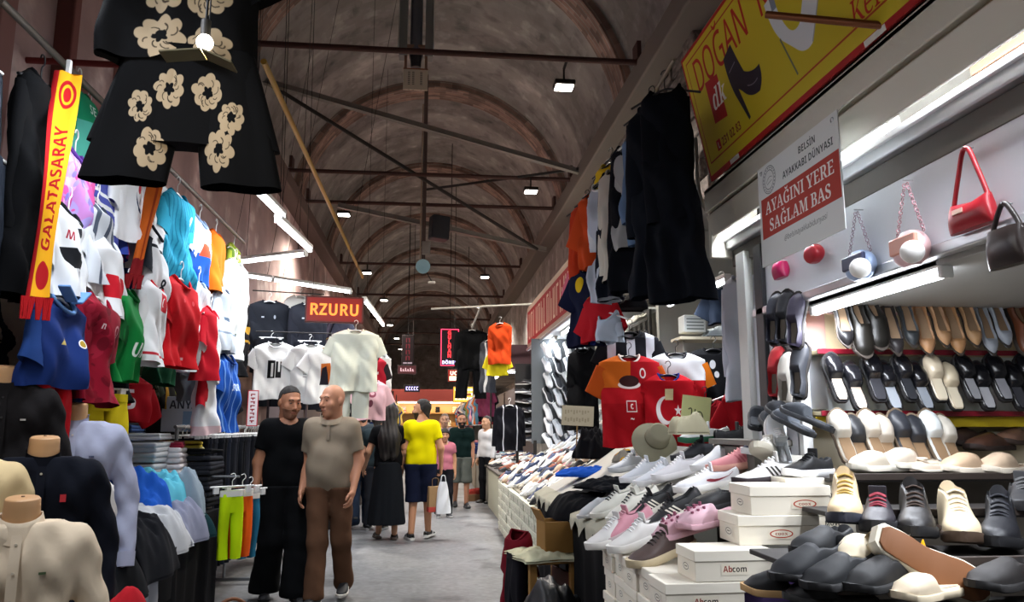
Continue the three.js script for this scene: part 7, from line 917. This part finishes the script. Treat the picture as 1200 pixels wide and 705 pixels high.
  // ---- shoes
  for (const S of ['L', 'R']) { const a = J['an' + S], k = o.shoe, g = shoeGeo(k.kind || 'sneaker', 1), sh = new THREE.Group(); const fy = (o.foot && o.foot[S]) || [0, S === 'L' ? .12 : -.12]; const lift = Math.max(0, a[1] - .085);
    const up = mesh('shoe', g.upper, M(k.color, .6), t), so = mesh('shoe_sole', g.sole, M(k.sole, .7), up); if (k.stripes) for (const q of g.stripes) mesh('shoe_stripe', q, M(k.stripes, .6), up); up.rotation.order = 'YXZ'; up.rotation.set(fy[0], fy[1], 0); up.position.set(a[0] + Math.sin(fy[1]) * .065, lift + Math.max(0, Math.sin(fy[0])) * .1, a[2] + Math.cos(fy[1]) * .065 - .01); }
  return t;
}
const gp = (px, Z) => { const p = atZ(px, 500, Z); return V(p.x, 0, p.z); };
person('person in a black T-shirt and wide black trousers walking with eyes lowered', gp(338, 7.2), .3, { h: 1.84, skin: 0xa06c4e, headYaw: .3, headPitch: .2, cell: .013, hcell: .0045, handCell: .005, hair: 0x191513, brow: 0x1c1614, beard: 0x855a42, wide: .95, fat: .0, shirt: { color: '#07080a', sleeve: .62, hem: .88 }, bottom: { type: 'trousers', color: '#0a0b0d', loose: .04, flare: .05 }, shoe: { kind: 'loafer', color: 0x121214, sole: 0x1a1a1c }, pose: { knL: [.1, .5, .1], anL: [.1, .1, .14], knR: [-.1, .5, .02], anR: [-.12, .1, -.14], elR: [-.235, 1.13, -.02], wrR: [-.25, .88, .04], elL: [.21, 1.13, -.05], wrL: [.2, .89, -.04] } });
person('bald person in a beige polo shirt and brown trousers', gp(389, 7.1), -.12, { h: 1.85, skin: 0xb27c5e, headYaw: -.55, headPitch: .06, cell: .013, hcell: .0045, handCell: .005, brow: 0x4a382c, wide: .96, belly: .014, fat: .004, shirt: { color: '#8a7d6b', sleeve: .72, hem: .87, collar: 1 }, bottom: { type: 'trousers', color: '#5c4130', loose: .02, flare: .022 }, shoe: { kind: 'court', color: 0x17171a, sole: 0xd8d4cc }, pose: { knL: [.1, .5, -.04], anL: [.09, .12, -.24], knR: [-.06, .5, .1], anR: [-.06, .09, .16], elL: [.235, 1.14, -.02], wrL: [.22, .9, .12], elR: [-.21, 1.13, -.05], wrR: [-.22, .9, .05] }, foot: { L: [.35, .1], R: [0, -.25] } });
person('person with long dark hair in a black top and long black skirt', gp(456, 10.9), Math.PI + .12, { h: 1.78, skin: 0xb98a6c, fromBack: 1, hair: 0x191413, hairStyle: 'long', wide: .88, cell: .015, shirt: { color: '#0a0b0e', sleeve: .6, hem: .95 }, bottom: { type: 'skirt', color: '#14171c' }, shoe: { kind: 'slipper', color: 0x2a2422, sole: 0x3a302a }, pose: { elL: [.26, 1.15, .02], wrL: [.3, .95, .2], elR: [-.22, 1.14, -.02], wrR: [-.2, .9, .08], knL: [.08, .5, .05], anL: [.1, .09, .1], anR: [-.1, .09, -.06] } });
person('person in a bright yellow T-shirt and navy shorts carrying bags', gp(494, 10.9), Math.PI - .1, { h: 1.86, skin: 0xb58262, headYaw: 1.35, hair: 0x15110f, beard: 0x2a1e18, cell: .015, wide: 1.0, shirt: { color: '#d8cc00', sleeve: .6, hem: .88 }, bottom: { type: 'shorts', color: '#141a30', loose: .035, flare: .02 }, shoe: { kind: 'sneaker', color: 0x111114, sole: 0xd8d8d4, stripes: 0xd8d8d8 }, pose: { elR: [-.26, 1.14, -.02], wrR: [-.26, .9, .06], elL: [.22, 1.14, -.02], wrL: [.17, .92, .08], knL: [.09, .5, .02], anL: [.1, .085, -.08], knR: [-.09, .5, .06], anR: [-.1, .1, .06] }, curlR: .95, foot: { R: [0, -.3], L: [0, .35] } });
person('bearded person in a dark green polo and grey shorts facing the camera', gp(541, 15.0), .05, { h: 1.74, skin: 0xa8765a, hair: 0x17120f, beard: 0x1c1512, cell: .02, shirt: { color: '#0f2220', sleeve: .66, hem: .88, collar: 1 }, bottom: { type: 'shorts', color: '#5a5e58', loose: .035, flare: .02 }, shoe: { kind: 'sneaker', color: 0x1c1c20, sole: 0x4a4a4a }, pose: { knL: [.1, .5, .08], anL: [.09, .09, .12], anR: [-.1, .1, -.16] } });
person('small person in a pink top beside the dark green polo', gp(521, 13.4), .1, { h: 1.45, skin: 0xb0805f, hair: 0x1a1412, hairStyle: 'fringe', cell: .02, wide: .85, shirt: { color: '#b06a78', sleeve: .5, hem: .9 }, bottom: { type: 'trousers', color: '#1a1a20' }, shoe: { kind: 'sneaker', color: 0x2a2a2e, sole: 0xc0c0c0 }, pose: {} });
person('person in a pale striped shirt standing behind the pink top', gp(521, 15.6), 0, { h: 1.74, skin: 0xb58a6e, hair: 0x6a5e56, cell: .024, shirt: { color: '#a89aa0', sleeve: 1.5, hem: .88 }, bottom: { type: 'trousers', color: '#2a2a30' }, shoe: { kind: 'loafer', color: 0x1c1a1a, sole: 0x1c1a1a } });
person('person in a slate shirt and jeans seen from behind beside the long skirt', gp(425, 12.2), Math.PI + .2, { h: 1.8, skin: 0xa87a5e, fromBack: 1, hair: 0x1c1816, cell: .018, shirt: { color: '#2b3338', sleeve: .62, hem: .88 }, bottom: { type: 'trousers', color: '#1c2636' }, shoe: { kind: 'sneaker', color: 0x131315, sole: 0x2a2a2a }, pose: { anL: [.1, .12, -.2], knL: [.1, .5, -.05] }, foot: { L: [.5, .1] } });
person('person with greying hair in a dark teal shirt ahead of the long skirt', gp(443, 11.9), Math.PI - .2, { h: 1.72, skin: 0xa87a5e, fromBack: 1, hair: 0x2c2826, cell: .02, shirt: { color: '#222d31', sleeve: .62, hem: .88 }, bottom: { type: 'trousers', color: '#22252c' }, shoe: { kind: 'sneaker', color: 0x1a1a1c, sole: 0x8a8a8a } });
person('person in a white shirt leaning at the far shoe counter', gp(571, 15.8), -.9, { h: 1.7, skin: 0xb08668, hair: 0x2a2422, cell: .024, shirt: { color: '#c2c4c8', sleeve: 1.5, hem: .88 }, bottom: { type: 'trousers', color: '#121318' }, shoe: { kind: 'loafer', color: 0x151515, sole: 0x151515 } });
person('person in a pale top further down the aisle behind the yellow T-shirt', gp(505, 19.5), .2, { h: 1.66, skin: 0xb98c70, hair: 0x30261f, cell: .03, shirt: { color: '#c8a8a0', sleeve: .62, hem: .88 }, bottom: { type: 'trousers', color: '#3a3c44' }, shoe: { kind: 'sneaker', color: 0x8a8a8a, sole: 0xc0c0c0 } });
// carried bags
{ const b = gp(511, 10.84); const pb = thing('paper_bag', 'brown paper carrier bag with red bottom held by the yellow T-shirt person', 'bag', [b.x - .0, .36, b.z], .3); mesh('bag_body', box(.2, .34, .1, 0, .17, 0, .008), M(0x9a7a54, .8), pb); mesh('red_base', box(.204, .07, .104, 0, .036, 0, .006), M(0xb03a30, .7), pb); for (const z of [-.04, .04]) mesh('handle', pipe([[-.05, .33, z], [-.04, .44, z * .5], [.04, .44, z * .5], [.05, .33, z]], .004), M(0x7a6040, .8), pb);
  const wb = thing('plastic_bag', 'white plastic carrier bag held beside the paper bag', 'bag', [b.x + .11, .34, b.z + .02], .5); mesh('bag_body', (() => { const R = []; for (let i = 0; i <= 12; i++) { const v = i / 12, r = []; for (let j = 0; j < 24; j++) { const a = j / 24 * 6.283; const w = lerp(.11, .05, Math.pow(v, 2)) * (1 + .08 * Math.sin(a * 5 + v * 4)), d = lerp(.07, .02, v); r.push([Math.cos(a) * w, v * .42, Math.sin(a) * d + .008 * Math.sin(v * 9 + a * 3)]); } R.push(r); } return loft(R, { cap0: true }); })(), M(0xd8dce2, .4), wb); mesh('handle', pipe([[-.04, .41, 0], [-.02, .5, 0], [.02, .5, 0], [.04, .41, 0]], .007), M(0xd8dce2, .4), wb); }
{ const b = gp(558, 16.3); const c = thing('fruit_crate', 'low crate of red goods on the floor by the far counter', 'crate', [b.x, 0, b.z]); mesh('crate', box(.42, .14, .3, 0, .07, 0), M(0x7a5a3c, .8), c); mesh('red_goods', heapGeo(.38, .12, .26, 4, {}).clone().translate(0, .14, 0), cloth('#8a3028'), c); }

renderer.render(scene, camera);
